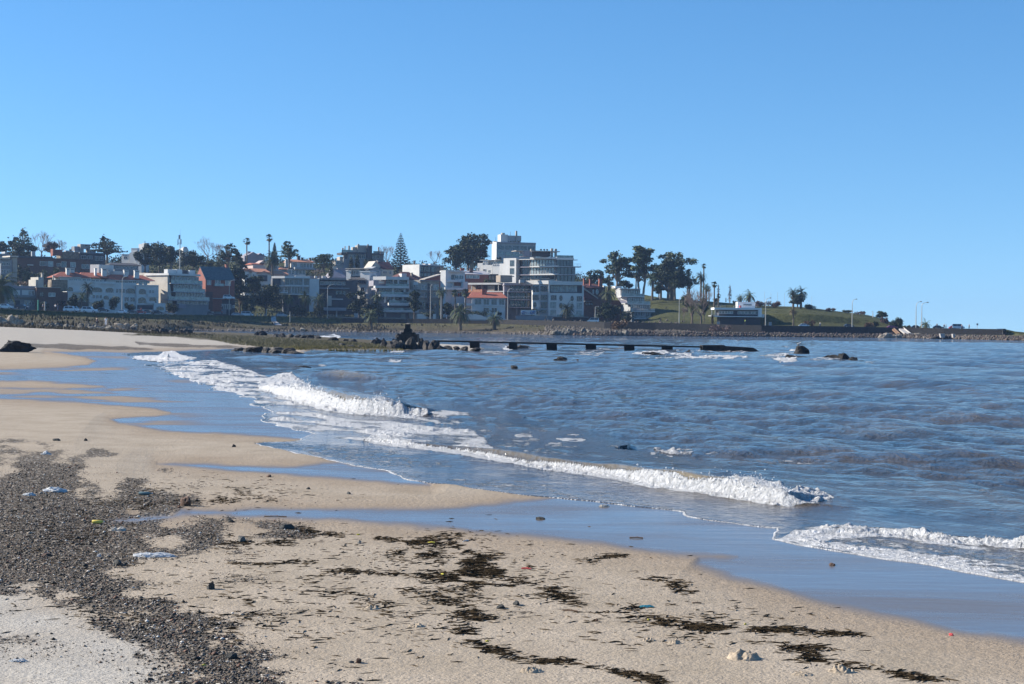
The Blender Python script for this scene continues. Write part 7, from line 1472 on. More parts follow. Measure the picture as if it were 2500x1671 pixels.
lamp('G', 880, 840, 505, 965, 461, 570, 'right of the two tall lamps on the point')
lamp('G', 182, 660, 600, 168, 594, 640, 'tiny lamp on the bare crest of the headland', 'small lamps')
lamp('B', 1398, 1310, 1205, 1415, 1212, 622, 'low park lamp beside the footpath', 'small lamps')
def post(c, x, y0, y1, D, m_, label, name='post', w=0.12, cat='post', group=None):
    D = front(X(c, x), Y(c, y1), D, 1.5); s = D / FPX; H = (Y(c, y1) - Y(c, y0)) * s; o = empty(name, P(X(c, x), Y(c, y1), D)); tag(o, label, cat, group)
    MB().tube([(0, 0, -0.3), (0, 0, H)], [w, w * 0.85], 8).build('shaft', m_, o); MB().tube([(0, 0, H), (0, 0, H + w * 0.8)], [w * 1.15, w * 0.5], 8).build('cap', m_, o)
post('A', 520, 1085, 1210, 452, 'green_paint', 'green column with a white top by the road at left', w=0.22)
for i, (x, lb) in enumerate([(1185, 'pale bollard nearest the white van'), (1228, 'second pale bollard right of the white van'), (1275, 'middle pale bollard of the row by the footpath'), (1322, 'fourth pale bollard right of the white van'), (1370, 'pale bollard closest to the footpath')]):
    post('B', x, 1268 + i * 2, 1305 + i, 618, 'concrete', lb, 'bollard', 0.2, 'bollard', 'bollards by the footpath')
post('B', 1535, 1180, 1310, 620, 'black_metal', 'dark thin post at the top of the footpath'); post('B', 1720, 1240, 1370, 612, 'lamp_metal', 'weathered post standing in the bank right of the footpath')
post('A', 612, 1110, 1250, 448, 'concrete', 'short stone post on the bank at left', w=0.25)
for i, (x, yt) in enumerate([(128, 410), (250, 430), (375, 425), (510, 435)]): post('F', x, yt, 690, 730, 'lamp_metal', ['first', 'second', 'third', 'fourth'][i] + ' thin flagpole from the left behind the crest hedge', 'flagpole', 0.05, 'flagpole', 'flagpoles behind the crest')
post('F', 1030, 500, 680, 720, 'lamp_metal', 'leaning thin flagpole right of the twin palms', 'flagpole', 0.05, 'flagpole')
post('E', 1800, 832, 872, 682, 'black_metal', 'short dark post on the crest left of the poplar', w=0.2)
# antenna mast
s = 735 / FPX; p = P(X('B', 218), Y('B', 620), 715); s = 715 / FPX / 5.586; o = empty('antenna_mast', p); tag(o, 'tall thin antenna mast with panel antennas among the fig trees', 'mast')
MB().tube([(0, 0, -2), (0, 0, 430 * s)], [0.28, 0.13], 6).build('pole', 'lamp_metal', o); MB().tube([(0, 0, 425 * s), (0.1, 0, 510 * s)], [0.05, 0.02], 4).build('lightning_rod', 'black_metal', o)
for (dx, z0_, z1_) in [(-14, 370, 425), (-4, 372, 430), (-26, 300, 370), (16, 300, 370), (-28, 290, 305)]:
    MB().box(dx * s - .17, dx * s + .17, -0.35, -0.15, z0_ * s, z1_ * s).box(min(0, dx * s), max(0, dx * s) + .01, -0.2, 0.0, (z0_ + 20) * s, (z0_ + 23) * s).build('antenna', 'pale_grey_render', o)
def signb(c, x0, x1, y0, y1, yb, D, m_, label):
    D = front(X(c, x0), Y(c, yb), D, 2); s = D / FPX; o = empty('sign', P(X(c, (x0 + x1) / 2), Y(c, yb), D)); tag(o, label, 'sign'); w_ = (X(c, x1) - X(c, x0)) * s / 2; z0_ = (Y(c, yb) - Y(c, y1)) * s; z1_ = (Y(c, yb) - Y(c, y0)) * s
    MB().box(-w_, w_, -0.05, 0.05, z0_, z1_).build('panel', m_, o); MB().tube([(0, 0.08, -0.3), (0, 0.08, z1_)], 0.06, 6).build('post', 'lamp_metal', o)
signb('F', 210, 266, 990, 1060, 1066, 566, 'pale_grey_render', 'plain pale board behind the sea wall below the cafe')
signb('G', 1665, 1690, 763, 790, 842, 540, 'mauve_render', 'square road sign on a thin pole near the end of the point')
signb('E', 1678, 1716, 1150, 1185, 1188, 575, 'pale_grey_render', 'small pale board behind the sea wall left of the white chairs')
signb('B', 585, 630, 1210, 1245, 1290, 622, 'pale_grey_render', 'pale square sign by the road before the dark garage house')
# ramps down to the sea on the point, boundary marks
def ramp_(x0, y0, x1, y1, D0, D1, w_, m_, label):
    a, c_ = Vector(P(X('G', x0), Y('G', y0), D0)), Vector(P(X('G', x1), Y('G', y1), D1)); o = empty('ramp', a); tag(o, label, 'ramp'); d = c_ - a; n_ = Vector((0, 1, 0))
    MB().poly([(0, 0, 0), (d.x, d.y, d.z), (d.x + w_, d.y, d.z), (w_, 0, 0), (0, 0, -.5), (d.x, d.y, d.z - .5), (d.x + w_, d.y, d.z - .5), (w_, 0, -.5)], [(0, 1, 2, 3), (0, 4, 5, 1), (3, 2, 6, 7), (1, 5, 6, 2), (0, 3, 7, 4), (4, 7, 6, 5)]).build('slab', m_, o)
    MB().poly([(w_, 0, 0.4), (d.x + w_, d.y, d.z + 0.4), (d.x + w_ + .15, d.y, d.z + 0.4), (w_ + .15, 0, 0.4), (w_, 0, -.4), (d.x + w_, d.y, d.z - .4), (d.x + w_ + .15, d.y, d.z - .4), (w_ + .15, 0, -.4)], [(0, 1, 2, 3), (0, 4, 5, 1), (3, 2, 6, 7), (1, 5, 6, 2), (0, 3, 7, 4)]).build('kerb', m_, o)
ramp_(548, 832, 690, 945, 579, 562, 1.6, 'path_concrete', 'pale concrete boat ramp sloping down the sea wall at the point')
ramp_(455, 838, 545, 918, 579, 566, 0.5, 'wood', 'thin brown gangway left of the pale boat ramp')
o = empty('wall_end_block', P(X('G', 2060), Y('G', 905), 562)); tag(o, 'square stone block and railing finishing the sea wall at its right end', 'wall end'); s = 562 / FPX / 5.865
MB().box(-14 * s, 22 * s, 0, 1.6, -0.5, 66 * s).build('block', 'masonry_dark', o); MB().box(-105 * s, -15 * s, 0.3, 0.4, 50 * s, 66 * s).build('railing', 'pale_grey_render', o)
for (x0, x1, y0, y1, lb) in [(1145, 1212, 908, 948, 'pale angular concrete block under the sea wall at the point'), (1325, 1360, 912, 948, 'small square concrete block right of the angular one')]:
    s = 512 / FPX / 5.865; o = empty('concrete_block', P(X('G', (x0 + x1) / 2), Y('G', y1), 512)); tag(o, lb, 'concrete block'); w_ = (x1 - x0) * s / 2; MB().prism([(-w_ * .6, -0.4), (w_, -0.4), (w_, (y1 - y0) * s), (-w_, (y1 - y0) * s * .95)], 0, 1.5).build('block', 'path_concrete', o)

# ================================================================ VEHICLES
def carmesh(kind, paint, label, c, x0, x1, yb, D, flip=False, group='cars parked along the coast road', name='parked_car'):
    D = front(X(c, x1), Y(c, yb) - 4, D, 5); s = D / FPX; Lw = (X(c, x1) - X(c, x0)) * s; o = empty(name, P(X(c, (x0 + x1) / 2), Y(c, yb), D), R(TR.uniform(-4, 4))); tag(o, label, 'van' if kind == 'van' else 'car', group)
    L_ = {'car': 4.3, 'suv': 4.7, 'van': 5.2, 'pickup': 4.9}[kind]; q = Lw / L_; q = max(0.8, min(q, 1.25)); H = {'car': 1.45, 'suv': 1.75, 'van': 2.2, 'pickup': 1.7}[kind]; g_ = -1 if flip else 1
    if kind == 'car': low = [(-2.12, .35), (-2.15, .75), (-2.0, .92), (-1.3, .95), (1.0, .95), (1.9, .82), (2.12, .62), (2.1, .3), (1.75, .28), (-1.75, .28)]; cab = [(-1.75, .94), (-1.15, H), (.35, H), (1.15, .94)]
    elif kind in ('suv', 'pickup'): low = [(-2.3, .4), (-2.35, 1.0), (-1.3, 1.08), (1.1, 1.06), (2.15, .95), (2.33, .7), (2.3, .38), (1.9, .34), (-1.9, .34)]; cab = [(-2.2, 1.06), (-1.95, H), (.45, H), (1.2, 1.05)]
    else: low = [(-2.55, .4), (-2.6, 1.25), (1.6, 1.25), (2.45, 1.05), (2.6, .7), (2.55, .38), (2.0, .34), (-2.0, .34)]; cab = [(-2.58, 1.24), (-2.4, H), (1.0, H), (1.9, 1.23)]
    w_ = .87
    def ext(pr, wl, wt, zt=None):
        k = len(pr); mb = MB(); zs = [p_[1] for p_ in pr]; z0_, z1_ = min(zs), max(zs)
        f = lambda z_: wl + (wt - wl) * (z_ - z0_) / (z1_ - z0_)
        mb.v = [(x * q * g_, -f(z_) * q, z_ * q) for x, z_ in pr] + [(x * q * g_, f(z_) * q, z_ * q) for x, z_ in pr]
        mb.f = [tuple(range(k)), tuple(range(2 * k - 1, k - 1, -1))] + [(i, k + i, k + (i + 1) % k, (i + 1) % k) for i in range(k)]
        return mb
    ext(low, w_, w_ * .97).build('body', paint, o)
    ext(cab, w_ * .96, w_ * .76).build('cabin', paint, o)
    a, b_, c2, d = cab; m_ = 0.07
    def side(pts, y, nm='window'):
        mb = MB(); f = lambda z_: w_ * .96 + (w_ * .76 - w_ * .96) * (z_ - a[1]) / (H - a[1])
        mb.v = [(x * q * g_, (f(z_) + .012) * y * q, z_ * q) for x, z_ in pts] + [(x * q * g_, (f(z_) - .01) * y * q, z_ * q) for x, z_ in pts]; k = len(pts)
        mb.f = [tuple(range(k)), tuple(range(2 * k - 1, k - 1, -1))] + [(i, k + i, k + (i + 1) % k, (i + 1) % k) for i in range(k)]; mb.build(nm, 'car_glass', o)
    xm = (b_[0] + c2[0]) / 2 + .1
    for y in (-1, 1):
        side([(a[0] + .35, a[1] + .06), (b_[0] + .12, H - .1), (xm - .05, H - .1), (xm - .05, a[1] + .06)], y); side([(xm + .05, a[1] + .06), (xm + .05, H - .1), (c2[0] - .05, H - .1), (d[0] - .3, a[1] + .06)], y)
    for (p0, p1, nm) in ((d, c2, 'windscreen'), (a, b_, 'rear_window')):
        sg = 1 if p0 is d else -1; x0_, z0_, x1_, z1_ = p0[0], p0[1] + .05, p1[0], p1[1] - .08; mb = MB()
        mb.v = [((x0_ + .02 * sg) * q * g_, -.76 * q, z0_ * q), ((x0_ + .02 * sg) * q * g_, .76 * q, z0_ * q), ((x1_ + .03 * sg) * q * g_, .62 * q, z1_ * q), ((x1_ + .03 * sg) * q * g_, -.62 * q, z1_ * q)]; mb.f = [(0, 1, 2, 3)]; mb.build(nm, 'car_glass', o)
    wx_ = 1.35 if kind != 'van' else 1.6
    for sx_ in (-1, 1):
        for sy_ in (-1, 1):
            cx_, r0 = sx_ * wx_ * q, .33 * q
            def disc(y0, y1, rr_): 
                mb = MB(); mb.prism([(cx_ + rr_ * math.cos(t_), r0 + rr_ * math.sin(t_)) for t_ in np.linspace(0, 2 * math.pi, 15)[:-1]], y0, y1); return mb
            ya = sy_ * w_ * q; wh = disc(min(ya, ya - sy_ * .2), max(ya + .01 * sy_, ya - sy_ * .2), r0).build('wheel', 'tyre', o); disc(min(ya, ya + sy_ * .02), max(ya, ya + sy_ * .02), r0 * .6).build('rim', 'rim', wh)
    for sy_ in (-1, 1): MB().box(*sorted((2.05 * q * g_, 2.16 * q * g_)), sy_ * .6 * q - .14, sy_ * .6 * q + .14, .62 * q, .76 * q).build('headlight', 'white_metal', o)
    return o
def paint(n, c_): 
    m_, t, b_ = nodes_of(n); b_.inputs['Base Color'].default_value = (*c_, 1); b_.inputs['Roughness'].default_value = 0.3; b_.inputs['Coat Weight'].default_value = 0.5
    nn = noise(t, 3, 3, 0.5, geo(t)); L(t, ramp(t, nn.outputs['Fac'], [(0.3, tuple(v * .85 for v in c_)), (0.7, c_)]).outputs[0], b_.inputs['Base Color']); MATS[n] = m_
paint('paint_white', (0.72, 0.74, 0.76)); paint('paint_silver', (0.38, 0.40, 0.42)); paint('paint_dark', (0.02, 0.022, 0.03)); paint('paint_red', (0.42, 0.03, 0.03)); paint('paint_magenta', (0.32, 0.02, 0.10)); paint('paint_blue', (0.04, 0.08, 0.18))
cm = carmesh
cm('car', 'paint_white', 'white car at the far left edge of the coast road', 'A', -20, 178, 1198, 440)
cm('car', 'paint_dark', 'dark car with a bright tail left of the green column', 'A', 215, 390, 1200, 445)
cm('suv', 'paint_white', 'white estate car, left of the two large white cars', 'A', 868, 1075, 1240, 466)
cm('suv', 'paint_silver', 'grey car half hidden behind the left white estate', 'A', 960, 1085, 1232, 482)
cm('suv', 'paint_white', 'white estate with raised tailgate below the palms', 'A', 1110, 1328, 1250, 470)
cm('car', 'paint_dark', 'dark car in shade right of the white estate', 'A', 1340, 1480, 1238, 500)
cm('car', 'paint_white', 'small white hatchback before the shrubs of the terraces', 'A', 1590, 1718, 1262, 520, True)
cm('car', 'paint_dark', 'black car between the small hatchback and the red car', 'A', 1740, 1860, 1262, 545)
cm('car', 'paint_red', 'red car before the garage of the white terraces', 'A', 1855, 1985, 1265, 548)
cm('car', 'paint_dark', 'dark blue car behind the red car', 'A', 1960, 2080, 1262, 560)
cm('car', 'paint_dark', 'dark saloon left of the silver car', 'A', 2055, 2225, 1275, 565)
cm('car', 'paint_silver', 'silver saloon in front of the slanting glass block', 'B', -12, 168, 1280, 572)
cm('car', 'paint_silver', 'pale grey saloon left of the white van', 'B', 925, 1070, 1296, 628)
cm('van', 'paint_white', 'white van parked beside the bollards', 'B', 1055, 1222, 1302, 618)
cm('car', 'paint_silver', 'silver car just right of the footpath', 'B', 1530, 1690, 1308, 628)
cm('car', 'paint_dark', 'dark car below the three low palms', 'B', 1745, 1900, 1308, 630)
cm('car', 'paint_dark', 'dark car below the pale square sign', 'B', 540, 690, 1285, 622)
cm('van', 'paint_white', 'white van behind the sea wall beside the orange bush', 'D', 1425, 1565, 1388, 600, True)
cm('car', 'paint_white', 'white car half hidden by the wall before the red-roofed villa', 'D', 200, 300, 1362, 612)
cm('car', 'paint_white', 'white convertible parked behind the wall below the dark bank', 'F', 800, 965, 1086, 574)
cm('car', 'paint_dark', 'dark car behind the wall beside the right curved lamp', 'F', 1655, 1830, 1092, 580)
cm('car', 'paint_magenta', 'magenta car at the top of the boat ramp', 'G', 405, 510, 840, 576)
cm('car', 'paint_dark', 'dark car partly hidden behind the two tall lamps', 'G', 770, 835, 838, 560)
cm('car', 'paint_dark', 'dark low vehicle carrying gear on the point', 'G', 1070, 1165, 840, 545)
cm('car', 'paint_red', 'red car on the point among the walkers', 'G', 1305, 1385, 845, 535)
cm('van', 'paint_white', 'small white van touching the red car on the point', 'G', 1378, 1430, 845, 540)
cm('suv', 'paint_white', 'white car parked on the roof deck by the brick house', 'B', 808, 968, 1068, 600, group=None)
# boat under a cover
s = 620 / FPX / 5.586; o = empty('covered_boat', P(X('C', 2035), Y('C', 1345), 618)); tag(o, 'white covered boat lying behind the wall near the largest short palm', 'boat')
MB().prism([(-140 * s, 0), (140 * s, 0), (150 * s, 10 * s), (70 * s, 55 * s), (-20 * s, 75 * s), (-110 * s, 72 * s), (-140 * s, 40 * s)], -1.2, 1.2).build('cover', W_, o); MB().box(-120 * s, 120 * s, -0.9, 0.9, -0.5, 0).build('hull', 'grey_render', o)

# ================================================================ PEOPLE
def person(c, x, yt, yb, D, top, legs, label, group=None, lean=0.0, walk=0.18):
    D = front(X(c, x), Y(c, yb) - 4, D, 2.5); s = D / FPX; o = empty('person', P(X(c, x), Y(c, yb), D), TR.uniform(0, 6)); tag(o, label, 'person', group); k = 1.7 / 1.75
    def skin(name, vs, es, rad, mname, parent):
        me = bpy.data.meshes.new(name); me.from_pydata([tuple(np.array(v) * k) for v in vs], es, []); me.materials.append(MATS[mname]); q = link(name, me, parent)
        md = q.modifiers.new('skin', 'SKIN'); 
        for i, r0 in enumerate(rad): me.skin_vertices[0].data[i].radius = (r0[0] * k, r0[1] * k) if hasattr(r0, '__len__') else (r0 * k, r0 * k)
        me.skin_vertices[0].data[0].use_root = True; md.use_smooth_shade = True; q.modifiers.new('sub', 'SUBSURF').levels = 1; q.modifiers['sub'].render_levels = 1
        return q
    w_ = walk
    bv = [(0, 0, .95), (lean * .3, 0, 1.2), (lean * .6, 0, 1.42), (lean, 0, 1.53), (lean * 1.1, -.01, 1.62), (lean * 1.1, -.02, 1.72), (-.1, 0, .9), (-.11, -w_ * .5, .5), (-.11, -w_ * .2, .08), (-.11, -w_ * .2 - .14, .04), (.1, 0, .9), (.11, w_ * .4, .5), (.11, w_ + .05, .1), (.11, w_ - .08, .04), (-.2, 0, 1.4), (-.26, .04, 1.13), (-.25, -.08, .9), (.2, 0, 1.4), (.26, -.04, 1.13), (.25, .08, .9)]
    be = [(0, 1), (1, 2), (2, 3), (3, 4), (4, 5), (0, 6), (6, 7), (7, 8), (8, 9), (0, 10), (10, 11), (11, 12), (12, 13), (2, 14), (14, 15), (15, 16), (2, 17), (17, 18), (18, 19)]
    me = skin('body', bv, be, [(.14, .1), (.13, .1), (.15, .1), .05, .085, .07, .085, .06, .04, .03, .085, .06, .04, .03, .055, .04, .03, .055, .04, .03], 'skin_tone', o)
    skin('jacket', [bv[i] for i in (1, 0, 2, 14, 15, 17, 18)] , [(0, 1), (0, 2), (2, 3), (3, 4), (2, 5), (5, 6)], [(.165, .13), (.165, .13), (.175, .125), .08, .065, .08, .065], top, o)
    skin('trousers', [bv[i] for i in (0, 6, 7, 8, 10, 11, 12)], [(0, 1), (1, 2), (2, 3), (0, 4), (4, 5), (5, 6)], [(.165, .12), .11, .085, .065, .11, .085, .065], legs, o)
    MB().tube([(lean * 1.1 * k, .02, 1.62 * k), (lean * 1.1 * k, .01, 1.7 * k), (lean * 1.1 * k, 0, 1.78 * k)], [.095, .095, .04], 8).build('hair', 'trunk', o, True)
mat('skin_tone', (0.5, 0.3, 0.22), 0.6, 0.05, 3); mat('cloth_dark', (0.03, 0.03, 0.04), 0.9, 0.2, 5); mat('cloth_red', (0.5, 0.05, 0.04), 0.9, 0.15, 5); mat('cloth_white', (0.7, 0.7, 0.72), 0.9, 0.1, 5); mat('cloth_blue', (0.06, 0.10, 0.2), 0.9, 0.2, 5); mat('cloth_yellow', (0.45, 0.75, 0.08), 0.9, 0.1, 5)
person('A', 585, 1165, 1215, 455, 'cloth_blue', 'cloth_dark', 'person in dark blue walking right of the green column')
person('A', 612, 1165, 1215, 454, 'cloth_dark', 'cloth_dark', 'person in black beside the short stone post')
person('A', 757, 1160, 1215, 460, 'cloth_white', 'cloth_dark', 'person in a white top, left of the pair by the dark brick house')
person('A', 790, 1165, 1215, 461, 'cloth_dark', 'cloth_blue', 'person in dark clothes, right of the pair by the dark brick house')
person('A', 1925, 1190, 1255, 540, 'cloth_red', 'cloth_dark', 'person in a red top standing by the red car')
person('B', 792, 1228, 1285, 622, 'cloth_red', 'cloth_dark', 'person in red before the dark garage house')
person('C', 1620, 1295, 1335, 615, 'cloth_white', 'cloth_white', 'person in white walking behind the low grey wall')
person('G', 1202, 805, 845, 530, 'cloth_dark', 'cloth_dark', 'left of two people close together on the point')
person('G', 1228, 810, 845, 531, 'cloth_blue', 'cloth_dark', 'right of two people close together on the point')
person('G', 1100, 795, 835, 535, 'cloth_dark', 'cloth_dark', 'person standing at the dark vehicle with gear')
person('G', 1455, 808, 848, 525, 'cloth_blue', 'cloth_dark', 'person right beside the small white van on the point')
person('G', 1560, 802, 848, 522, 'cloth_dark', 'cloth_blue', 'lone walker nearest the square road sign')
person('G', 877, 808, 843, 552, 'cloth_dark', 'cloth_dark', 'person at the foot of the right tall lamp')
person('F', 1190, 1035, 1085, 572, 'cloth_white', 'cloth_blue', 'person in a pale top behind the wall before the grass mound')
person('A', 1322, 1372, 1432, 330, 'cloth_dark', 'cloth_dark', 'dark standing figure among the ridge rocks')
person('A', 1445, 1370, 1425, 335, 'cloth_white', 'cloth_white', 'pale standing figure right of the dark one among the rocks')
person('E', 2062, 1155, 1185, 578, 'cloth_yellow', 'cloth_dark', 'person in a bright yellow-green vest on the grass below the cafe')

# ================================================================ SPIT GRASS, SHORE TUFTS
def tufts(name, pts, hs, m_, label, cat, sd=1, w=0.35):
    r = np.random.default_rng(sd); n = len(pts); nb = 3
    P_ = np.repeat(np.array(pts), nb, 0); H_ = np.repeat(np.array(hs), nb) * r.uniform(0.6, 1.2, n * nb); a = r.uniform(0, 6.283, n * nb)
    off_ = r.normal(0, 0.15, (n * nb, 2)) * H_[:, None]; dx = np.cos(a) * H_ * w * 0.5; dy = np.sin(a) * H_ * w * 0.5
    A = P_.copy(); A[:, 0] -= dx; A[:, 1] -= dy; B_ = P_.copy(); B_[:, 0] += dx; B_[:, 1] += dy; A[:, 2] -= 0.1; B_[:, 2] -= 0.1
    T_ = P_.copy(); T_[:, :2] += off_ * 2; T_[:, 2] += H_
    V = np.stack([A, B_, T_], 1).reshape(-1, 3); return tag(link(name, npmesh(name, V, np.arange(len(V)).reshape(-1, 3), m_)), label, cat, kind='stuff')
SPIT = [(410, 812), (470, 815), (560, 818), (640, 822), (700, 826), (780, 831), (860, 836), (920, 841), (960, 848), (985, 855), (900, 855), (700, 853), (640, 848), (560, 840), (500, 826), (400, 822), (330, 819), (380, 812)]
r = np.random.default_rng(3)
def scatter(poly, n, zf):
    xs = [p[0] for p in poly]; ys = [p[1] for p in poly]; out = []
    while len(out) < n:
        a, b_ = r.uniform(min(xs), max(xs), 4000), r.uniform(min(ys), max(ys), 4000); k = inpoly(a, b_, poly)
        for q, w_ in zip(a[k], b_[k]):
            p = GS(q, w_); out.append((p[0], p[1], p[2]))
            if len(out) >= n: break
    return out
pts = scatter(SPIT, 16000, 0); tufts('spit_grass', pts, r.uniform(0.06, 0.22, len(pts)), 'grass_tuft', 'brown and olive marsh grass covering the low spit', 'grass', 4)
SP2 = [(690, 848), (800, 846), (900, 848), (985, 851), (985, 856), (880, 856), (700, 855)]
pts = scatter(SP2, 2500, 0); tufts('marsh_fringe', pts, r.uniform(0.08, 0.22, len(pts)), 'grass_gold', 'golden green marsh grass fringe at the water side of the spit', 'grass', 5) if 'grass_gold' in MATS else None
pts = []
for i in range(6000):
    p = r.uniform(-400, 520); D = r.uniform(283, 312)
    if r.random() > sstep(510, 330, p) + 0.05: continue
    x_ = D * (p - 1250) / FPX; pts.append((x_, D, max(tz(p, D), sandh(x_, D))))
tufts('dune_scrub', pts, r.uniform(0.15, 0.55, len(pts)), 'grass_dark', 'dark brown scrub along the foot of the rock ridge', 'scrub', 6)
pts = []
for i in range(16000):
    p = r.uniform(-300, 1600); d0, d1 = np.interp(p, ST_, shD) + 2, np.interp(p, ST_, D3); D = r.uniform(d0, d1); pts.append((D * (p - 1250) / FPX, D, tz(p, D)))
pts2 = []
for i in range(5000):
    p = r.uniform(-300, 1420); d0, d1 = np.interp(p, ST_, shD) + 1, np.interp(p, ST_, D3) - 8; D = d0 + (d1 - d0) * r.random() ** 1.5; x_ = D * (p - 1250) / FPX
    if float(vn(np.array([x_ * 0.08 + 9]), np.array([D * 0.08]), 6)[0]) > 0.5: pts2.append((x_, D, tz(p, D)))
tufts('shore_scrub', pts2, r.uniform(0.3, 0.9, len(pts2)), 'grass_dark', 'dark brown scrub patches on the far shore above the waterline', 'scrub', 17, 0.6)
tufts('shore_grass', pts, r.uniform(0.08, 0.32, len(pts)), 'grass_tuft', 'dry olive grass on the far shore below the road bank', 'grass', 7)
pts = []
for i in range(9000):
    p = r.uniform(-300, 850); D = np.interp(p, ST_, D3) + r.uniform(-6, 3.0); pts.append((D * (p - 1250) / FPX, D, tz(p, D)))
tufts('bank_grass', pts, r.uniform(0.12, 0.35, len(pts)), 'grass_green', 'green grass on the road bank at left', 'grass', 8)
pts = []
for i in range(16000):
    p = r.uniform(1500, 2210); D = np.interp(p, ST_, D5) + r.uniform(2, 105); 
    if D > np.interp(p, ST_, D7) + 8: continue
    pts.append((D * (p - 1250) / FPX, D, tz(p, D)))
tufts('hill_grass', pts, r.uniform(0.08, 0.2, len(pts)), 'grass_green', 'short green grass on the headland hill', 'grass', 9)

# ================================================================ THINGS LYING ON THE BEACH
def onsand(px_, py_): return Vector(GS(px_, py_))
def stone(px_, py_, w_, h_, m_, label, name='stone', cat='stone', sd=1, dp=0.7):
    p = onsand(px_, py_); s = p[1] / FPX; o = link(name, rockmesh(sd, m_, 3, 0.35)); o.location = (p.x, p.y + w_ * s * dp * 0.4, p.z + h_ * s * 0.2); o.scale = (w_ * s / 2 * 1.1, w_ * s / 2 * dp, h_ * s * 0.85); o.rotation_euler = (0, 0, sd * 1.3); return tag(o, label, cat)
def crumple(px_, py_, w_, h_, m_, label, name, cat, sd=1, dp=0.5):
    p = onsand(px_, py_); s = p[1] / FPX; bm = bmesh.new(); bmesh.ops.create_icosphere(bm, subdivisions=4, radius=1.0)
    for v in bm.verts:
        n = v.co.copy(); a = float(vn(np.array([n.x * 3.1 + n.z * 2 + 9]), np.array([n.y * 3.1 + 9 - n.z]), sd)[0]); b_ = float(vn(np.array([n.x * 8 + 20]), np.array([n.y * 8 + n.z * 7 + 20]), sd + 3)[0])
        k = 0.55 + 0.65 * a + 0.22 * abs(b_ - 0.5) * 2; v.co = Vector((n.x * k, n.y * k, max(-0.15, n.z * k * (0.5 + 0.9 * float(vn(np.array([n.x * 2.2 + 5]), np.array([n.y * 2 + 5]), sd + 9)[0])))))
    me = bpy.data.meshes.new(name); bm.to_mesh(me); bm.free(); me.materials.append(MATS[m_]); o = link(name, me); o.location = (p.x, p.y + w_ * s * dp * .3, p.z + 0.003); o.scale = (w_ * s / 2 * 1.05, w_ * s / 2 * dp, h_ * s * 0.6); return tag(o, label, cat)
crumple(378, 1361, 88, 17, 'plastic_white', 'long crumpled white plastic bag on the sand beside the shingle', 'plastic_bag', 'litter', 3, 0.35)
crumple(132, 1202, 52, 15, 'plastic_white', 'crumpled clear-white plastic sheet on the dark shingle at left', 'plastic_sheet', 'litter', 8, 0.5)
crumple(69, 1211, 30, 9, 'plastic_white', 'small whitish container lying left of the plastic sheet', 'container', 'litter', 12)
crumple(285, 1297, 36, 14, 'cream_render', 'tangle of pale string on the shingle', 'string_tangle', 'litter', 15)
crumple(242, 1360, 10, 10, 'plastic_white', 'small white cup-shaped scrap left of the long plastic bag', 'scrap', 'litter', 18)
crumple(42, 1617, 44, 8, 'plastic_white', 'torn white foam scrap on the pale sand at the bottom left', 'foam_scrap', 'litter', 21)
crumple(112, 1110, 22, 10, 'plastic_white', 'pale scrap in the small dark weed patch at the left', 'scrap', 'litter', 24)
crumple(1475, 1238, 24, 7, 'cream_render', 'pale crumpled scrap on the wet sand below the middle wave', 'scrap', 'litter', 27)
# bottles
def bottle(px_, py_, L_, r0, m_, label, ang):
    p = onsand(px_, py_); s = p[1] / FPX; L_ *= s; r0 *= s; o = empty('bottle', (p.x, p.y, p.z + r0), ang); tag(o, label, 'bottle')
    MB().tube([(-L_ / 2, 0, 0), (-L_ * .48, 0, 0), (L_ * .2, 0, 0), (L_ * .36, 0, 0), (L_ * .42, 0, 0)], [r0 * .8, r0, r0, r0 * .4, r0 * .35], 12).build('body', m_, o, True); MB().tube([(L_ * .42, 0, 0), (L_ * .5, 0, 0)], r0 * .45, 8).build('cap', 'plastic_white', o)
bottle(356, 1209, 34, 4, 'glass_rail', 'clear plastic bottle lying on the dark shingle', 0.1)
bottle(240, 1279, 30, 4.5, 'plastic_yellow', 'yellow bottle floating at the tip of the narrow pool', 0.2)
stone(450, 1236, 30, 26, 'stone_brown', 'reddish brown boulder at the head of the narrow pool', 'boulder', 'boulder', 31)
stone(514, 1440, 26, 17, 'stone_dark', 'dark angular stone alone on the bare sand', sd=32)
stone(284, 1382, 30, 13, 'stone_dark', 'dark flat stone below the long plastic bag', sd=33)
stone(563, 1610, 28, 16, 'stone_dark', 'black lumpy stone in the shingle near the bottom', sd=34)
stone(875, 1620, 22, 12, 'stone_brown', 'brown stone with a pale neighbour near the bottom centre', sd=35)
stone(858, 1620, 14, 6, 'stone_grey', 'flat pale stone touching the brown one near the bottom centre', sd=36)
stone(588, 1323, 24, 14, 'stone_grey', 'grey pointed stone among seaweed above the centre left', sd=37)
stone(877, 1328, 16, 7, 'stone_grey', 'grey stone at the end of the thin weed line', sd=38)
stone(702, 1293, 38, 12, 'stone_dark', 'dark clump of stones below the long narrow pool', sd=39)
stone(1457, 1518, 8, 9, 'stone_brown', 'small upright brown pebble alone on the sand', 'pebble', 'pebble', 40)
stone(824, 1509, 10, 5, 'stone_dark', 'small dark pebble alone left of the centre', 'pebble', 'pebble', 41)
stone(2033, 1381, 22, 6, 'stone_brown', 'brown driftwood chip on the wet sand at right', 'driftwood', 'driftwood', 42)
stone(2323, 1553, 13, 6, 'plastic_red', 'orange red shell on the sand at the lower right', 'shell', 'shell', 43)
stone(570, 1092, 10, 6, 'stone_dark', 'dark pebble below the tip of the sand tongue', 'pebble', 'pebble', 44)
stone(850, 1207, 16, 6, 'stone_dark', 'dark weed-covered stone on the middle sand bar', sd=45)
stone(752, 1195, 11, 5, 'stone_dark', 'small dark stone on the middle sand bar', sd=46)
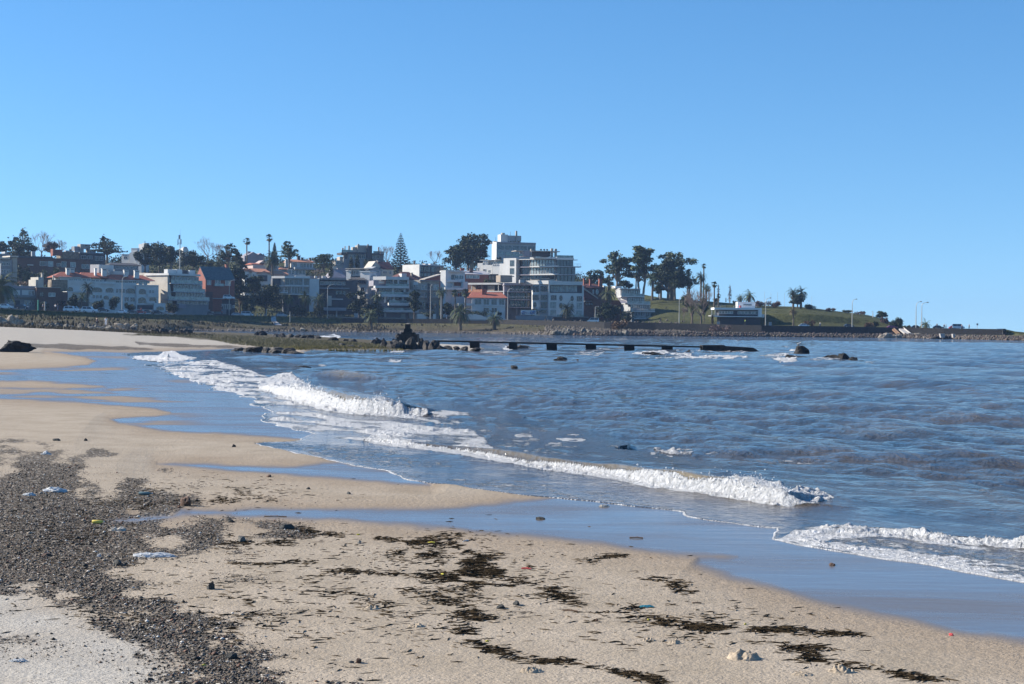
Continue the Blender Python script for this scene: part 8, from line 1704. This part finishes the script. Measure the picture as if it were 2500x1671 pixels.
stone(656, 1165, 18, 5, 'stone_brown', 'brown flat chip above the middle sand bar', 'driftwood', 'driftwood', 47)
stone(565, 1276, 16, 8, 'stone_dark', 'dark stone at the lower edge of the long pool', sd=48)
stone(560, 1273, 10, 7, 'stone_dark', 'dark pebble touching the stone at the pool edge', 'pebble', 'pebble', 49)
stone(1319, 1268, 26, 5, 'stone_dark', 'flat piece of dark weed lying in the long pool', 'weed_clump', 'seaweed', 50)
stone(366, 1662, 16, 6, 'stone_dark', 'dark flat pebble near the bottom left edge', 'pebble', 'pebble', 51)
stone(110, 1358, 34, 6, 'stone_brown', 'reddish strip of wood on the shingle at the left', 'wood_chip', 'wood', 52)
stone(137, 1077, 20, 6, 'stone_dark', 'dark pebble high on the beach at left', 'pebble', 'pebble', 53)
stone(207, 1077, 12, 6, 'stone_dark', 'small dark stone right of the high pebble at left', 'pebble', 'pebble', 54)
stone(1225, 1487, 24, 10, 'stone_dark', 'dark tuft of weed alone right of the thick weed patch', 'weed_clump', 'seaweed', 56)
stone(1260, 1478, 22, 10, 'stone_dark', 'second dark tuft of weed right of the thick weed patch', 'weed_clump', 'seaweed', 57)
for i, (a, b_, w_, lb) in enumerate([(1053, 1327, 20, 'yellow green leaf scrap at the upper end of the thick weed'), (875, 1307, 9, 'tiny orange leaf scrap on the thin weed line'), (1081, 1404, 12, 'yellow leaf scrap left of the thick weed patch'), (496, 1626, 14, 'yellow scrap in the shingle near the bottom'), (1583, 1515, 12, 'yellow scrap in the weed line at right of centre'), (1190, 1568, 10, 'yellow scrap at the bottom weed line'), (1820, 1526, 9, 'small yellow green scrap in the right weed line')]):
    stone(a, b_, w_, 4, 'leaf_yellow', lb, 'leaf_scrap', 'leaf', 60 + i)
def stick(px0, py0, px1, py1, r0, m_, label, name='stick'):
    a, c_ = onsand(px0, py0), onsand(px1, py1); d = c_ - a; o = empty(name, a + Vector((0, 0, r0))); tag(o, label, 'stick'); MB().tube([(0, 0, 0), tuple(d * .5 + Vector((0, 0, r0 * .6))), tuple(d)], r0, 6).build('shaft', m_, o); MB().tube([tuple(d * .45), tuple(d * .6 + Vector((0, .01, .012)))], [r0 * .7, r0 * .4], 5).build('stub', m_, o)
stick(1273, 1390, 1297, 1391, .006, 'plastic_red', 'short bright red stick right of the thick weed patch'); stick(1131, 1324, 1143, 1321, .006, 'plastic_white', 'short white stick above the thick weed patch')
stick(1537, 1314, 1570, 1315, .006, 'wood', 'thin forked twig in the shallow pool'); stick(1375, 1492, 1410, 1494, .005, 'wood', 'thin straight twig on the sand right of centre')
stick(1690, 1474, 1712, 1474, .005, 'wood', 'thin twig on the sand above the right weed line'); stick(645, 1262, 700, 1263, .006, 'wood', 'thin dark twig in the long pool')
crumple(1578, 1484, 34, 7, 'plastic_teal', 'teal scrap of netting in the weed line', 'net_scrap', 'litter', 70)
# churned sand heaps
def heap(px_, py_, w_, h_, label, sd):
    p = onsand(px_, py_); s = p[1] / FPX; r = random.Random(sd); o = empty('sand_heap', p); tag(o, label, 'sand heap', 'churned sand heaps'); W2 = w_ * s / 2; Hh = h_ * s
    bm = bmesh.new(); bmesh.ops.create_grid(bm, x_segments=36, y_segments=24, size=1.0)
    for v in bm.verts:
        x, y = v.co.x, v.co.y; e = max(0, 1 - x * x - y * y); k = float(vn(np.array([x * 4 + 9]), np.array([y * 4 + 9]), sd)[0]) * .7 + float(vn(np.array([x * 9 + 9]), np.array([y * 9 + 9]), sd)[0]) * .5
        v.co = Vector((x * W2, y * W2 * 0.8, Hh * 1.25 * e ** 0.7 * k - 0.006))
    me = bpy.data.meshes.new('mound'); bm.to_mesh(me); bm.free(); me.materials.append(MATS['sand_clump']); me.shade_smooth(); link('mound', me, o)
    for i in range(14):
        a = r.uniform(0, 6.28); q = r.uniform(.2, 1.05); rm = rockmesh(sd + i, 'sand_clump', 2, 0.4); c_ = link('clod', rm, o); z_ = Hh * 0.5 * (1 - q); c_.location = (math.cos(a) * q * W2, math.sin(a) * q * W2 * .7, z_); sz_ = r.uniform(.03, .085) * W2; c_.scale = (sz_, sz_, sz_ * .8)
heap(1815, 1608, 84, 24, 'largest churned sand heap, near the bottom right', 101); heap(2055, 1640, 70, 18, 'churned sand heap at the end of the weed line, lower right', 102); heap(1298, 1640, 60, 14, 'churned sand heap at the bottom centre', 103)
heap(905, 1487, 50, 10, 'small churned sand heap left of centre', 104); heap(1018, 1530, 46, 9, 'small churned sand heap right of the left one', 105); heap(1585, 1564, 36, 9, 'left of two little sand heaps under the weed line', 106); heap(1648, 1571, 44, 9, 'right of two little sand heaps under the weed line', 107); heap(1960, 1648, 60, 9, 'flat churned sand heap left of the lower right one', 108)
# ================================================================ AIR
m = bpy.data.materials.new('haze_air'); m.use_nodes = True; t = m.node_tree; t.nodes.clear()
oo = t.nodes.new('ShaderNodeOutputMaterial'); pv = t.nodes.new('ShaderNodeVolumePrincipled'); pv.inputs['Color'].default_value = (0.42, 0.62, 1.0, 1); pv.inputs['Density'].default_value = 0.00009; pv.inputs['Anisotropy'].default_value = 0.2
t.links.new(pv.outputs[0], oo.inputs['Volume'])
me = MB().box(-1900, 1900, -40, 4300, -4.5, 75).mesh('haze', m); tag(link('haze', me), 'thin blue sea haze', 'haze', kind='stuff')
SC.cycles.volume_step_rate = 10
print('objects', len(bpy.data.objects))
